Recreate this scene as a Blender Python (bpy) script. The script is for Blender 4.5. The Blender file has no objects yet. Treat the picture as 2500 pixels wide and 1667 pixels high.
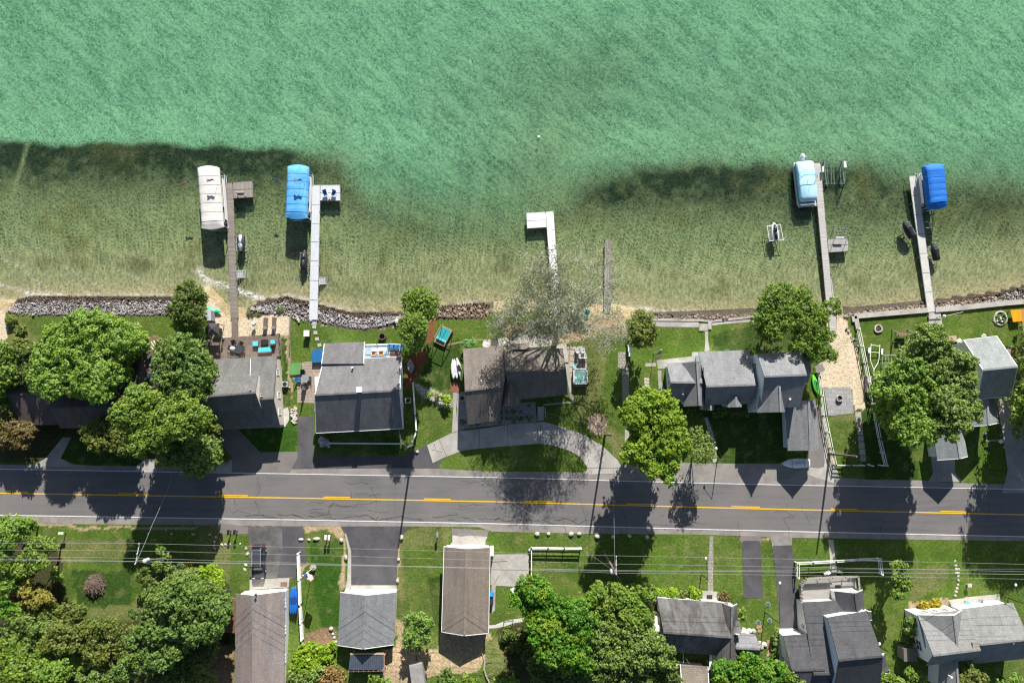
import bpy, math, random
import numpy as np
from mathutils import Vector, Matrix
random.seed(7)
R = math.radians
sc = bpy.context.scene
col = sc.collection
# ------------------------------------------------------------------ camera geometry (drone 112 m up, tipped 5.6 deg)
H = 112.0; F = 1848.0; TILT = math.atan(181.5 / F)
CT, ST = math.cos(TILT), math.sin(TILT)
WZ = -0.5                                     # water level
def G(px, py, z=0.0):                         # photo pixel + height -> point of the place
    dx = (px - 1250) / F; dy = (833.5 - py) / F
    Y = dy * CT + ST; D = dy * ST - CT
    k = (H - z) / (-D)
    return Vector((dx * k, Y * k, z))
def inv(x, y, z):                             # numpy: point -> photo pixel
    X = x; Y = y * CT + (z - H) * ST; Z = -y * ST + (z - H) * CT
    return 1250 + F * X / (-Z), 833.5 - F * Y / (-Z)
ZT = {1:(0,640,.3189),2:(400,380,.3189),3:(480,740,.2551),4:(960,680,.2551),5:(1440,680,.3189),6:(1600,680,.3189),
      7:(2000,680,.3189),8:(1840,340,.2551),9:(0,1240,.2724),10:(520,1260,.2596),11:(980,1260,.2596),12:(1440,1260,.2596),
      13:(1880,1260,.2636),21:(0,1060,.2976),22:(600,1040,.2551),23:(1150,1020,.2551),24:(1900,1060,.2551),25:(0,300,.2976),
      26:(1180,480,.2551),34:(480,400,.12757),35:(680,390,.12757),36:(2300,760,.15302),37:(500,780,.08503),0:(0,0,1.06293),99:(0,0,1.0)}
def S(z, x, y):
    a = ZT[z]; return a[0] + x * a[2], a[1] + y * a[2]
def P(z, x, y, h=0.0):
    return G(*S(z, x, y), h)
MPP = 1 / 16.45                                # metres per photo pixel on the ground
def rm(z, r): return r * ZT[z][2] * MPP
# ------------------------------------------------------------------ objects
def tag(o, label=None, cat=None, group=None, kind=None):
    if label: o['label'] = label
    if cat: o['category'] = cat
    if group: o['group'] = group
    if kind: o['kind'] = kind
    return o
def thing(name, label, cat, loc=(0,0,0), rz=0, group=None):
    o = bpy.data.objects.new(name, None); col.objects.link(o)
    o.empty_display_size = .3
    o.location = loc; o.rotation_euler = (0,0,rz)
    return tag(o, label, cat, group)
def rootloc(p):
    while p.parent: p = p.parent
    return p.get('_o', None)
def dup(root, loc, rz=0, label=None, group=None, scale=None):
    r = root.copy(); col.objects.link(r); r.location = loc; r.rotation_euler = (0,0,rz)
    if scale: r.scale = scale
    if label: r['label'] = label
    if group: r['group'] = group
    for ch in list(root.children):
        c = ch.copy(); col.objects.link(c); c.parent = r
        for g in list(ch.children):
            d = g.copy(); col.objects.link(d); d.parent = c
    return r
class MB:
    def __init__(s): s.v = []; s.f = []; s.m = []; s.mi = 0
    def add(s, vs, fs):
        n = len(s.v); s.v += [tuple(v) for v in vs]; s.f += [tuple(i + n for i in f) for f in fs]; s.m += [s.mi] * len(fs); return s
    def box(s, c, size, rz=0, ang=None):
        cx, cy, cz = c; sx, sy, sz = size[0]/2, size[1]/2, size[2]/2
        ca, sa = math.cos(rz), math.sin(rz); vs = []
        for dz in (-sz, sz):
            for dx, dy in ((-sx,-sy),(sx,-sy),(sx,sy),(-sx,sy)):
                vs.append((cx + dx*ca - dy*sa, cy + dx*sa + dy*ca, cz + dz))
        return s.add(vs, [(0,3,2,1),(4,5,6,7),(0,1,5,4),(1,2,6,5),(2,3,7,6),(3,0,4,7)])
    def prism(s, pts, z0, z1):                 # pts: xy(z) outline, any order
        a = sum(pts[i][0]*pts[(i+1)%len(pts)][1]-pts[(i+1)%len(pts)][0]*pts[i][1] for i in range(len(pts)))
        if a < 0: pts = pts[::-1]
        n = len(pts); vs = [(p[0],p[1],z0) for p in pts] + [(p[0],p[1],z1) for p in pts]
        return s.add(vs, [tuple(range(n-1,-1,-1)), tuple(range(n,2*n))] + [(i,(i+1)%n,(i+1)%n+n,i+n) for i in range(n)])
    def slab(s, pts, th):                      # 3d polygon top, thickness downwards
        n = len(pts); vs = [tuple(p) for p in pts] + [(p[0],p[1],p[2]-th) for p in pts]
        a = sum(pts[i][0]*pts[(i+1)%n][1]-pts[(i+1)%n][0]*pts[i][1] for i in range(n))
        fs = [tuple(range(n)), tuple(range(2*n-1,n-1,-1))] + [(i,i+n,(i+1)%n+n,(i+1)%n) for i in range(n)]
        if a < 0: fs = [f[::-1] for f in fs]
        return s.add(vs, fs)
    def tube(s, p0, p1, r0, r1=None, n=6, cap=True):
        if r1 is None: r1 = r0
        p0 = Vector(p0); p1 = Vector(p1); d = (p1 - p0)
        if d.length < 1e-6: return s
        d.normalize(); u = d.orthogonal().normalized(); w = d.cross(u); vs = []
        for p, r in ((p0,r0),(p1,r1)):
            for i in range(n):
                a = 2*math.pi*i/n; vs.append(p + (u*math.cos(a) + w*math.sin(a))*r)
        fs = [(i,(i+1)%n,(i+1)%n+n,i+n) for i in range(n)]
        if cap: fs += [tuple(range(n-1,-1,-1)), tuple(range(n,2*n))]
        return s.add(vs, fs)
    def path(s, pts, r, n=5):
        for a, b in zip(pts[:-1], pts[1:]): s.tube(a, b, r, r, n)
        return s
    def beam(s, p0, p1, w, h, up=0.0):         # board between points, top at point + up
        p0 = Vector(p0); p1 = Vector(p1); d = p1 - p0; d.z = 0
        if d.length < 1e-6: return s
        d.normalize(); q = Vector((-d.y, d.x, 0)) * (w/2)
        vs = []
        for p in (p0, p1):
            for a, b in ((-1,-h),(1,-h),(1,0),(-1,0)):
                vs.append((p.x + q.x*a, p.y + q.y*a, p.z + b + up))
        return s.add(vs, [(0,1,2,3),(7,6,5,4),(0,4,5,1),(1,5,6,2),(2,6,7,3),(3,7,4,0)])
    def ball(s, c, r, n=10, m=6, jit=0, rnd=random):
        rx, ry, rz = (r,r,r) if not isinstance(r,(tuple,list)) else r
        vs = [(c[0],c[1],c[2]-rz)]
        for j in range(1,m):
            th = math.pi*j/m - math.pi/2
            for i in range(n):
                a = 2*math.pi*i/n; k = 1 + (rnd.random()-.5)*jit
                vs.append((c[0]+rx*k*math.cos(th)*math.cos(a), c[1]+ry*k*math.cos(th)*math.sin(a), c[2]+rz*k*math.sin(th)))
        vs.append((c[0],c[1],c[2]+rz)); t = len(vs)-1
        fs = [(0,1+(i+1)%n,1+i) for i in range(n)]
        for j in range(m-2):
            for i in range(n):
                a = 1+j*n+i; b = 1+j*n+(i+1)%n; fs.append((a,b,b+n,a+n))
        o = 1+(m-2)*n
        fs += [(o+i,o+(i+1)%n,t) for i in range(n)]
        return s.add(vs, fs)
    def loft(s, st, n=12, pw=2.6, c=(0,0,0), rz=0): # st: (y, halfwidth, z0, z1[, xoff])
        vs = []; ca, sa = math.cos(rz), math.sin(rz)
        for q in st:
            y, hw, z0, z1 = q[:4]; xo = q[4] if len(q) > 4 else 0
            for i in range(n):
                a = 2*math.pi*i/n; cx, sx = math.cos(a), math.sin(a)
                X = xo + hw*math.copysign(abs(cx)**(2/pw), cx); Zz = (z0+z1)/2 + (z1-z0)/2*math.copysign(abs(sx)**(2/pw), sx)
                vs.append((c[0]+X*ca - y*sa, c[1]+X*sa + y*ca, c[2]+Zz))
        k = len(st)
        fs = [(j*n+i, j*n+(i+1)%n, (j+1)*n+(i+1)%n, (j+1)*n+i) for j in range(k-1) for i in range(n)]
        if st[0][0] < st[-1][0]: fs = [f[::-1] for f in fs]
        fs += [tuple(range(n)), tuple(range((k-1)*n+n-1,(k-1)*n-1,-1))]
        return s.add(vs, fs)
    def build(s, name, mat, parent=None, origin=None, smooth=False, label=None):
        me = bpy.data.meshes.new(name)
        o = Vector((0,0,0))
        if parent is not None:
            p = parent
            while p.parent: p = p.parent
            o = Vector(p.location)
            if p.rotation_euler.z: o = Vector((0,0,0))
            if p.get('_local'): o = Vector((0,0,0))
        elif origin is not None: o = Vector(origin)
        me.from_pydata([(v[0]-o.x, v[1]-o.y, v[2]-o.z) for v in s.v], [], s.f)
        for mm in (mat if isinstance(mat,(list,tuple)) else [mat]): me.materials.append(mm)
        if isinstance(mat,(list,tuple)): me.polygons.foreach_set('material_index', s.m)
        if smooth: me.polygons.foreach_set('use_smooth', [True]*len(me.polygons))
        me.update()
        ob = bpy.data.objects.new(name, me); col.objects.link(ob)
        if parent is not None: ob.parent = parent
        elif origin is not None: ob.location = o
        if label: ob['label'] = label
        return ob
# ------------------------------------------------------------------ materials
MC = {}
def nodes(name):
    m = bpy.data.materials.new(name); m.use_nodes = True; nt = m.node_tree
    for n in list(nt.nodes): nt.nodes.remove(n)
    return m, nt
def N(nt, typ, **kw):
    n = nt.nodes.new(typ)
    for k, v in kw.items():
        if k.startswith('i_'):
            key = k[2:]; key = int(key) if key.isdigit() else key.replace('_',' ')
            n.inputs[key].default_value = v
        else: setattr(n, k, v)
    return n
def L(nt, a, b): nt.links.new(a, b)
def rgba(c): return (c[0], c[1], c[2], 1)
def ramp(nt, fac, p0, p1, c0=(0,0,0), c1=(1,1,1)):
    r = N(nt, 'ShaderNodeValToRGB'); e = r.color_ramp.elements
    e[0].position = p0; e[1].position = p1; e[0].color = rgba(c0); e[1].color = rgba(c1)
    L(nt, fac, r.inputs[0]); return r.outputs[0]
def mixc(nt, fac, a, b, mode='MIX'):
    m = N(nt, 'ShaderNodeMix'); m.data_type = 'RGBA'; m.blend_type = mode
    if isinstance(fac,(int,float)): m.inputs[0].default_value = fac
    else: L(nt, fac, m.inputs[0])
    for i, q in ((6,a),(7,b)):
        if isinstance(q,(tuple,list)): m.inputs[i].default_value = rgba(q)
        else: L(nt, q, m.inputs[i])
    return m.outputs[2]
def noise(nt, co, scale, detail=3, rough=.6, dist=0.0, sx=None):
    n = N(nt, 'ShaderNodeTexNoise'); n.inputs['Scale'].default_value = scale; n.inputs['Detail'].default_value = detail
    n.inputs['Roughness'].default_value = rough; n.inputs['Distortion'].default_value = dist
    if sx:
        if len(sx) > 3:
            m0 = N(nt, 'ShaderNodeMapping'); m0.inputs['Rotation'].default_value = (0,0,sx[3]); L(nt, co, m0.inputs[0]); co = m0.outputs[0]
        mp = N(nt, 'ShaderNodeMapping'); mp.inputs['Scale'].default_value = sx[:3]
        L(nt, co, mp.inputs[0]); co = mp.outputs[0]
    L(nt, co, n.inputs['Vector']); return n.outputs['Fac']
def mat(name, c1, c2=None, scale=4.0, rough=.8, bump=0.0, metal=0.0, spec=.3, big=None, bigs=.35, sx=None, detail=3, lo=.35, hi=.65):
    if name in MC: return MC[name]
    m, nt = nodes(name); tc = N(nt, 'ShaderNodeTexCoord'); co = tc.outputs['Object']
    b = N(nt, 'ShaderNodeBsdfPrincipled'); out = N(nt, 'ShaderNodeOutputMaterial'); L(nt, b.outputs[0], out.inputs[0])
    b.inputs['Roughness'].default_value = rough; b.inputs['Metallic'].default_value = metal
    b.inputs['Specular IOR Level'].default_value = spec
    if c2 is None: c2 = tuple(x*.86 for x in c1)
    nz = noise(nt, co, scale, detail, .65, 0, sx)
    c = mixc(nt, ramp(nt, nz, lo, hi), c1, c2)
    if big:
        nb = noise(nt, co, bigs, 4, .6, .4)
        c = mixc(nt, ramp(nt, nb, .4, .66), c, big)
    L(nt, c, b.inputs['Base Color'])
    if bump:
        bp = N(nt, 'ShaderNodeBump'); bp.inputs['Strength'].default_value = bump; bp.inputs['Distance'].default_value = .03
        L(nt, nz, bp.inputs['Height']); L(nt, bp.outputs[0], b.inputs['Normal'])
    MC[name] = m; return m
def stripes(name, c1, c2, axis, pitch, rot=0, rough=.85, gap=.12, var=.3, spec=.2):   # boards/ribs across an axis
    if name in MC: return MC[name]
    m, nt = nodes(name); tc = N(nt, 'ShaderNodeTexCoord'); co = tc.outputs['Object']
    mp = N(nt, 'ShaderNodeMapping'); mp.inputs['Rotation'].default_value = (0,0,rot); L(nt, co, mp.inputs[0])
    sp = N(nt, 'ShaderNodeSeparateXYZ'); L(nt, mp.outputs[0], sp.inputs[0])
    dv = N(nt, 'ShaderNodeMath', operation='DIVIDE'); L(nt, sp.outputs[axis], dv.inputs[0]); dv.inputs[1].default_value = pitch
    fr = N(nt, 'ShaderNodeMath', operation='FRACT'); L(nt, dv.outputs[0], fr.inputs[0])
    fl = N(nt, 'ShaderNodeMath', operation='FLOOR'); L(nt, dv.outputs[0], fl.inputs[0])
    wn = N(nt, 'ShaderNodeTexWhiteNoise'); wn.noise_dimensions = '1D'; L(nt, fl.outputs[0], wn.inputs['W'])
    g = N(nt, 'ShaderNodeMath', operation='LESS_THAN'); L(nt, fr.outputs[0], g.inputs[0]); g.inputs[1].default_value = gap
    nz = noise(nt, co, 1.6, 5, .7)
    c = mixc(nt, wn.outputs['Value'], c1, tuple(x*(1-var) for x in c1))
    c = mixc(nt, ramp(nt, nz, .35, .7), c, c2)
    c = mixc(nt, g.outputs[0], c, tuple(x*.3 for x in c1))
    b = N(nt, 'ShaderNodeBsdfPrincipled'); out = N(nt, 'ShaderNodeOutputMaterial'); L(nt, b.outputs[0], out.inputs[0])
    b.inputs['Roughness'].default_value = rough; b.inputs['Specular IOR Level'].default_value = spec
    L(nt, c, b.inputs['Base Color'])
    MC[name] = m; return m
def pavers(name, c1, c2, mortar, w=.5, h=.5, rot=0.0, off=.5, msize=.03):
    if name in MC: return MC[name]
    m, nt = nodes(name); tc = N(nt, 'ShaderNodeTexCoord')
    mp = N(nt, 'ShaderNodeMapping'); mp.inputs['Rotation'].default_value = (0,0,rot); L(nt, tc.outputs['Object'], mp.inputs[0])
    br = N(nt, 'ShaderNodeTexBrick'); L(nt, mp.outputs[0], br.inputs['Vector'])
    br.inputs['Scale'].default_value = 1; br.inputs['Brick Width'].default_value = w; br.inputs['Row Height'].default_value = h
    br.inputs['Mortar Size'].default_value = msize; br.offset = off
    br.inputs['Color1'].default_value = rgba(c1); br.inputs['Color2'].default_value = rgba(c2); br.inputs['Mortar'].default_value = rgba(mortar)
    nz = noise(nt, tc.outputs['Object'], 2.2, 5, .7)
    c = mixc(nt, 1.0, br.outputs['Color'], ramp(nt, nz, .3, .75, (.72,.72,.72), (1.12,1.12,1.12)), 'MULTIPLY')
    b = N(nt, 'ShaderNodeBsdfPrincipled'); out = N(nt, 'ShaderNodeOutputMaterial'); L(nt, b.outputs[0], out.inputs[0])
    b.inputs['Roughness'].default_value = .85; b.inputs['Specular IOR Level'].default_value = .2
    L(nt, c, b.inputs['Base Color']); MC[name] = m; return m
def shingle(name, c1, c2, stain, row=.28, rot=0.0, st=.35):
    if name in MC: return MC[name]
    m, nt = nodes(name); tc = N(nt, 'ShaderNodeTexCoord'); co = tc.outputs['Object']
    mp = N(nt, 'ShaderNodeMapping'); mp.inputs['Rotation'].default_value = (0,0,rot); L(nt, co, mp.inputs[0])
    br = N(nt, 'ShaderNodeTexBrick'); L(nt, mp.outputs[0], br.inputs['Vector'])
    br.inputs['Scale'].default_value = 1; br.inputs['Brick Width'].default_value = .45; br.inputs['Row Height'].default_value = row
    br.inputs['Mortar Size'].default_value = .022; br.inputs['Mortar Smooth'].default_value = .5
    br.inputs['Color1'].default_value = rgba(c1); br.inputs['Color2'].default_value = rgba(c2)
    br.inputs['Mortar'].default_value = rgba(tuple(x*.6 for x in c2))
    n1 = noise(nt, co, 5.5, 2, .7)
    c = mixc(nt, ramp(nt, n1, .35, .68), br.outputs['Color'], tuple(x*.62 for x in c1))
    n5 = noise(nt, mp.outputs[0], 1.1, 3, .6, .2, (1.3,.18,1)); c = mixc(nt, 1, c, ramp(nt, n5, .32, .68, (.84,.84,.84), (1.14,1.14,1.13)), 'MULTIPLY')
    n2 = noise(nt, mp.outputs[0], .5, 5, .65, .6, (1.0,.35,1))
    c = mixc(nt, ramp(nt, n2, .42, .72, (0,0,0), (st,)*3), c, stain)
    n4 = noise(nt, co, 11, 1, .5)
    c = mixc(nt, 1.0, c, ramp(nt, n4, .3, .7, (.86,.86,.86), (1.16,1.16,1.16)), 'MULTIPLY')
    b = N(nt, 'ShaderNodeBsdfPrincipled'); out = N(nt, 'ShaderNodeOutputMaterial'); L(nt, b.outputs[0], out.inputs[0])
    b.inputs['Roughness'].default_value = .9; b.inputs['Specular IOR Level'].default_value = .25
    L(nt, c, b.inputs['Base Color'])
    bp = N(nt, 'ShaderNodeBump'); bp.inputs['Strength'].default_value = .35; bp.inputs['Distance'].default_value = .02
    L(nt, n1, bp.inputs['Height']); L(nt, bp.outputs[0], b.inputs['Normal'])
    MC[name] = m; return m
def leafmat(name, ca, cb, cc=None, trans=.25):
    if name in MC: return MC[name]
    ca, cb, cc = [c and tuple(x*k for x,k in zip(c,(1.16,1.13,1.05))) for c in (ca, cb, cc)]
    m, nt = nodes(name); at = N(nt, 'ShaderNodeAttribute'); at.attribute_name = 'tone'
    tc = N(nt, 'ShaderNodeTexCoord'); nz = noise(nt, tc.outputs['Object'], .45, 3, .6)
    c = mixc(nt, at.outputs['Fac'], ca, cb)
    if cc: c = mixc(nt, ramp(nt, nz, .48, .68, (0,0,0), (.8,.8,.8)), c, cc)
    b = N(nt, 'ShaderNodeBsdfPrincipled'); b.inputs['Roughness'].default_value = .55; b.inputs['Specular IOR Level'].default_value = .35
    t = N(nt, 'ShaderNodeBsdfTranslucent'); mx = N(nt, 'ShaderNodeMixShader'); mx.inputs[0].default_value = trans
    out = N(nt, 'ShaderNodeOutputMaterial')
    L(nt, c, b.inputs['Base Color']); L(nt, c, t.inputs['Color'])
    L(nt, b.outputs[0], mx.inputs[1]); L(nt, t.outputs[0], mx.inputs[2]); L(nt, mx.outputs[0], out.inputs[0])
    MC[name] = m; return m
WHITE = mat('white_paint', (.82,.82,.80), (.74,.74,.72), 3, .5)
ALU = mat('aluminium', (.62,.64,.66), (.5,.52,.54), 6, .4, metal=.5)
DARK = mat('dark_metal', (.03,.03,.035), (.02,.02,.022), 6, .5)
GLASS = mat('window_glass', (.03,.045,.06), (.05,.07,.09), .8, .08, spec=.8)
WOODG = mat('weathered_wood', (.22,.20,.18), (.14,.125,.11), 5, .9, .3)
WOODB = mat('brown_wood', (.16,.09,.05), (.10,.055,.03), 5, .8, .3)
CONC = mat('concrete', (.42,.40,.37), (.33,.315,.29), 3, .9, .1, big=(.25,.235,.21), bigs=.5, detail=6)
BARK = mat('bark', (.13,.105,.085), (.07,.055,.045), 5, .9, .5)
STONE = mat('pale_stone', (.42,.395,.395), (.19,.175,.18), 1.6, .85, .4, detail=5)
STONEW = mat('white_stone', (.58,.55,.50), (.30,.28,.25), 2.2, .85, .4, detail=5)
STONED = mat('wet_dark_stone', (.11,.075,.05), (.05,.038,.03), 2.5, .6, .4)
STONEB = mat('brown_stone', (.34,.25,.18), (.17,.12,.09), 2.5, .8, .4)
BLACK = mat('black_plastic', (.018,.018,.02), (.03,.03,.032), 3, .45)
TEAL = mat('teal_fabric', (.10,.55,.62), (.08,.46,.53), 5, .8)
# ------------------------------------------------------------------ roofs and houses
def quadlerp(a, b, t): return Vector(a).lerp(Vector(b), t)
def gable(par, z, c4, he, hr, ax='x', t=.5, rm_=None, wm=None, inset=.35, base=-.3, th=.16, trim=None, cap=True, t2=None, eave=False, wn='wall'):
    c = [P(z, x, y, he) for x, y in c4]; NW, NE, SE, SW = c
    t2 = t if t2 is None else t2
    if ax == 'x':
        A = quadlerp(NW, SW, t); B = quadlerp(NE, SE, t2)
        planes = [(NW, NE, B, A), (A, B, SE, SW)]
    else:
        A = quadlerp(NW, NE, t); B = quadlerp(SW, SE, t2)
        planes = [(NW, A, B, SW), (A, NE, SE, B)]
    A.z = B.z = hr
    m = MB()
    for p in planes: m.slab([tuple(q) for q in p], th)
    # drop doubled inner faces: they are inside the roof body
    roof = m.build('roof', rm_, par)
    if cap:
        MB().beam(A, B, .26, .05, .03).build('ridge_cap', rm_, par)
    if trim:
        tm = MB()
        ed = [(NW,A),(A,SW),(NE,B),(B,SE)] if ax == 'x' else [(NW,A),(A,NE),(SW,B),(B,SE)]
        if eave: ed += [(NW,NE),(SW,SE)] if ax == 'x' else [(NW,SW),(NE,SE)]
        if eave:
            for a, b in ed: tm.beam(a, b, .09, .2, .012)
            tm.build('trim', trim, par)
        else:
            for pr in (ed[:2], ed[2:]):
                tm = MB()
                for a, b in pr: tm.beam(a, b, .09, .2, .012)
                tm.build('trim', trim, par)
    # walls
    def ins(p, q, r):      # move corner p inwards along edges to q and r
        return p + (q-p).normalized()*inset + (r-p).normalized()*inset
    n, e, s_, w = ins(NW,NE,SW), ins(NE,NW,SE), ins(SE,SW,NE), ins(SW,SE,NW)
    if ax == 'x':
        sN = (hr-he)/max(.1,(A-NW).to_2d().length); sS = (hr-he)/max(.1,(SW-A).to_2d().length)
        a = quadlerp(n, w, ((A-NW).to_2d().length-inset)/max(.1,(w-n).to_2d().length)); b = quadlerp(e, s_, ((B-NE).to_2d().length-inset)/max(.1,(s_-e).to_2d().length))
        zn, zs = he+sN*inset-th-.01, he+sS*inset-th-.01
        tops = [(n,zn),(e,zn),(b,hr-th-.01),(s_,zs),(w,zs),(a,hr-th-.01)]
    else:
        sN = (hr-he)/max(.1,(A-NW).to_2d().length); sS = (hr-he)/max(.1,(NE-A).to_2d().length)
        a = quadlerp(n, e, ((A-NW).to_2d().length-inset)/max(.1,(e-n).to_2d().length)); b = quadlerp(w, s_, ((B-SW).to_2d().length-inset)/max(.1,(s_-w).to_2d().length))
        zn, zs = he+sN*inset-th-.01, he+sS*inset-th-.01
        tops = [(n,zn),(a,hr-th-.01),(e,zs),(s_,zs),(b,hr-th-.01),(w,zn)]
    k = len(tops); vs = [(p.x,p.y,zz) for p, zz in tops] + [(p.x,p.y,base) for p, zz in tops]
    fs = [(i,(i+1)%k,(i+1)%k+k,i+k) for i in range(k)]
    mb = MB(); mb.add(vs, fs); mb.build(wn, wm, par)
    return dict(NW=n, NE=e, SE=s_, SW=w, A=a, B=b, he=he, hr=hr, c=c, RA=A, RB=B)
def window(par, a, b, fr, zc, w=1.1, h=1.1, frame=None, name='window'):
    """on the wall running a->b whose outside is on the left of a->b"""
    a = Vector(a); b = Vector(b); d = b-a; d.z = 0; Ln = d.length; d.normalize(); n = Vector((-d.y, d.x, 0))
    c = a + d*Ln*fr; c.z = zc
    rz = math.atan2(d.y, d.x)
    f = MB(); 
    for dx, dz, sx, sz in ((0,h/2,w+.16,.1),(0,-h/2,w+.16,.1),(-w/2,0,.1,h),(w/2,0,.1,h),(0,0,.05,h),(0,0,w,.05)):
        f.box((c.x+d.x*dx+n.x*.03, c.y+d.y*dx+n.y*.03, c.z+dz), (sx,.08,sz), rz)
    fo = f.build(name, frame or WHITE, par)
    MB().box((c.x+n.x*.012, c.y+n.y*.012, c.z), (w,.03,h), rz).build('pane', GLASS, fo)
    return fo
def door(par, a, b, fr, w, h, m, name='door'):
    a = Vector(a); b = Vector(b); d = b-a; d.z = 0; Ln = d.length; d.normalize(); n = Vector((-d.y, d.x, 0))
    c = a + d*Ln*fr; rz = math.atan2(d.y, d.x)
    o = MB().box((c.x+n.x*.02, c.y+n.y*.02, h/2), (w,.05,h), rz).build(name, m, par)
    hb = MB().box((c.x+n.x*.06+d.x*w*.35, c.y+n.y*.06+d.y*w*.35, 1.0), (.15,.05,.06), rz).build('handle', DARK, o)
    return o
def vent(par, z, x, y, h, r=.07, hh=.4, m=None, name='roof_vent'):
    p = P(z, x, y, h); b = MB().tube((p.x,p.y,h-.4),(p.x,p.y,h+hh*.5),r,r,8).tube((p.x,p.y,h+hh*.5),(p.x,p.y,h+hh),r*1.5,r*1.5,8)
    return b.build(name, m or ALU, par)
def sheet(name, pts, m, zz, mats=None, kind='structure', th=None):
    w = [P(*p) if len(p) == 3 else P(*p) for p in pts]
    b = MB()
    if th: b.prism([(q.x,q.y) for q in w], zz-th, zz)
    else:
        n = len(w); a = sum(w[i].x*w[(i+1)%n].y-w[(i+1)%n].x*w[i].y for i in range(n))
        if a < 0: w = w[::-1]
        b.add([(q.x,q.y,zz) for q in w], [tuple(range(n))])
    o = b.build(name, m)
    if kind: o['kind'] = kind
    return o
def zz(z, pts): return [(z, x, y) for x, y in pts]
# ------------------------------------------------------------------ foliage
def raw_mesh(name, V, quads, tone=None):
    me = bpy.data.meshes.new(name); nv = len(V); nf = len(quads)
    me.vertices.add(nv); me.vertices.foreach_set('co', V.astype(np.float32).ravel())
    me.loops.add(nf*4); me.loops.foreach_set('vertex_index', quads.astype(np.int32).ravel())
    me.polygons.add(nf); me.polygons.foreach_set('loop_start', np.arange(0,nf*4,4,dtype=np.int32))
    me.polygons.foreach_set('loop_total', np.full(nf,4,dtype=np.int32))
    me.update(calc_edges=True); me.validate()
    if tone is not None:
        a = me.attributes.new('tone','FLOAT','POINT'); a.data.foreach_set('value', tone.astype(np.float32))
    return me
def unit(v): return v/np.maximum(1e-6, np.linalg.norm(v, axis=1, keepdims=True))
def leaf_arrays(blobs, size, dens, rng, clump=1.0, gaps=.12, fill=.25):
    Vs=[]; T=[]
    for (cx,cy,cz,r,rz_) in blobs:
        rc0 = clump*np.clip(.22+.12*r, .2, .62)
        nc = int(max(5, 1.15*(r/rc0)**2*4))
        d = rng.normal(size=(nc,3)); d = unit(d); d[:,2] = np.where(d[:,2]<-.35, -d[:,2], d[:,2])
        keep = rng.random(nc) > gaps; d = d[keep]; nc = len(d)
        rc = rc0*rng.uniform(.6,1.25,nc)
        rad = np.maximum(.05, r - rc*.55)*rng.uniform(.60,1.16,nc)
        C = np.stack([cx+d[:,0]*rad, cy+d[:,1]*rad, cz+d[:,2]*rad*rz_/r],1)
        tn = rng.uniform(0,1,nc)
        for k in range(nc):
            n = max(6, int(dens*4*rc[k]**2*rng.uniform(.8,1.2)))
            q = unit(rng.normal(size=(n,3)) + d[k]*.75 + np.array([0,0,.35]))
            pos = C[k] + q*rc[k]*rng.uniform(.25,1.3,(n,1))**.8*np.array([1,1,.8])
            nr = unit(q + rng.normal(size=(n,3))*.55 + np.array([0,0,.5]))
            Vs.append((pos, nr)); T.append(np.clip(tn[k]*.6 + rng.uniform(0,.4,n),0,1))
        nfl = int(fill*dens*3*r*r)
        if nfl:
            q = unit(rng.normal(size=(nfl,3))); pos = np.array([cx,cy,cz]) + q*(rng.random((nfl,1))**.4)*np.array([r*.85,r*.85,rz_*.8])
            Vs.append((pos, unit(rng.normal(size=(nfl,3))+np.array([0,0,.8])))); T.append(rng.uniform(0,.6,nfl))
    pos = np.concatenate([a for a,_ in Vs]); nr = np.concatenate([b for _,b in Vs]); tone = np.concatenate(T)
    n = len(pos); t = unit(np.cross(nr, rng.normal(size=(n,3)))); b = np.cross(nr, t)
    s = size*rng.uniform(.6,1.35,(n,1))
    V = np.stack([pos-t*s, pos-b*s*.62, pos+t*s, pos+b*s*.62],1).reshape(-1,3)
    Q = np.arange(n*4).reshape(-1,4)
    return V, Q, np.repeat(tone,4)
LEAFCOUNT = [0]
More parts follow.
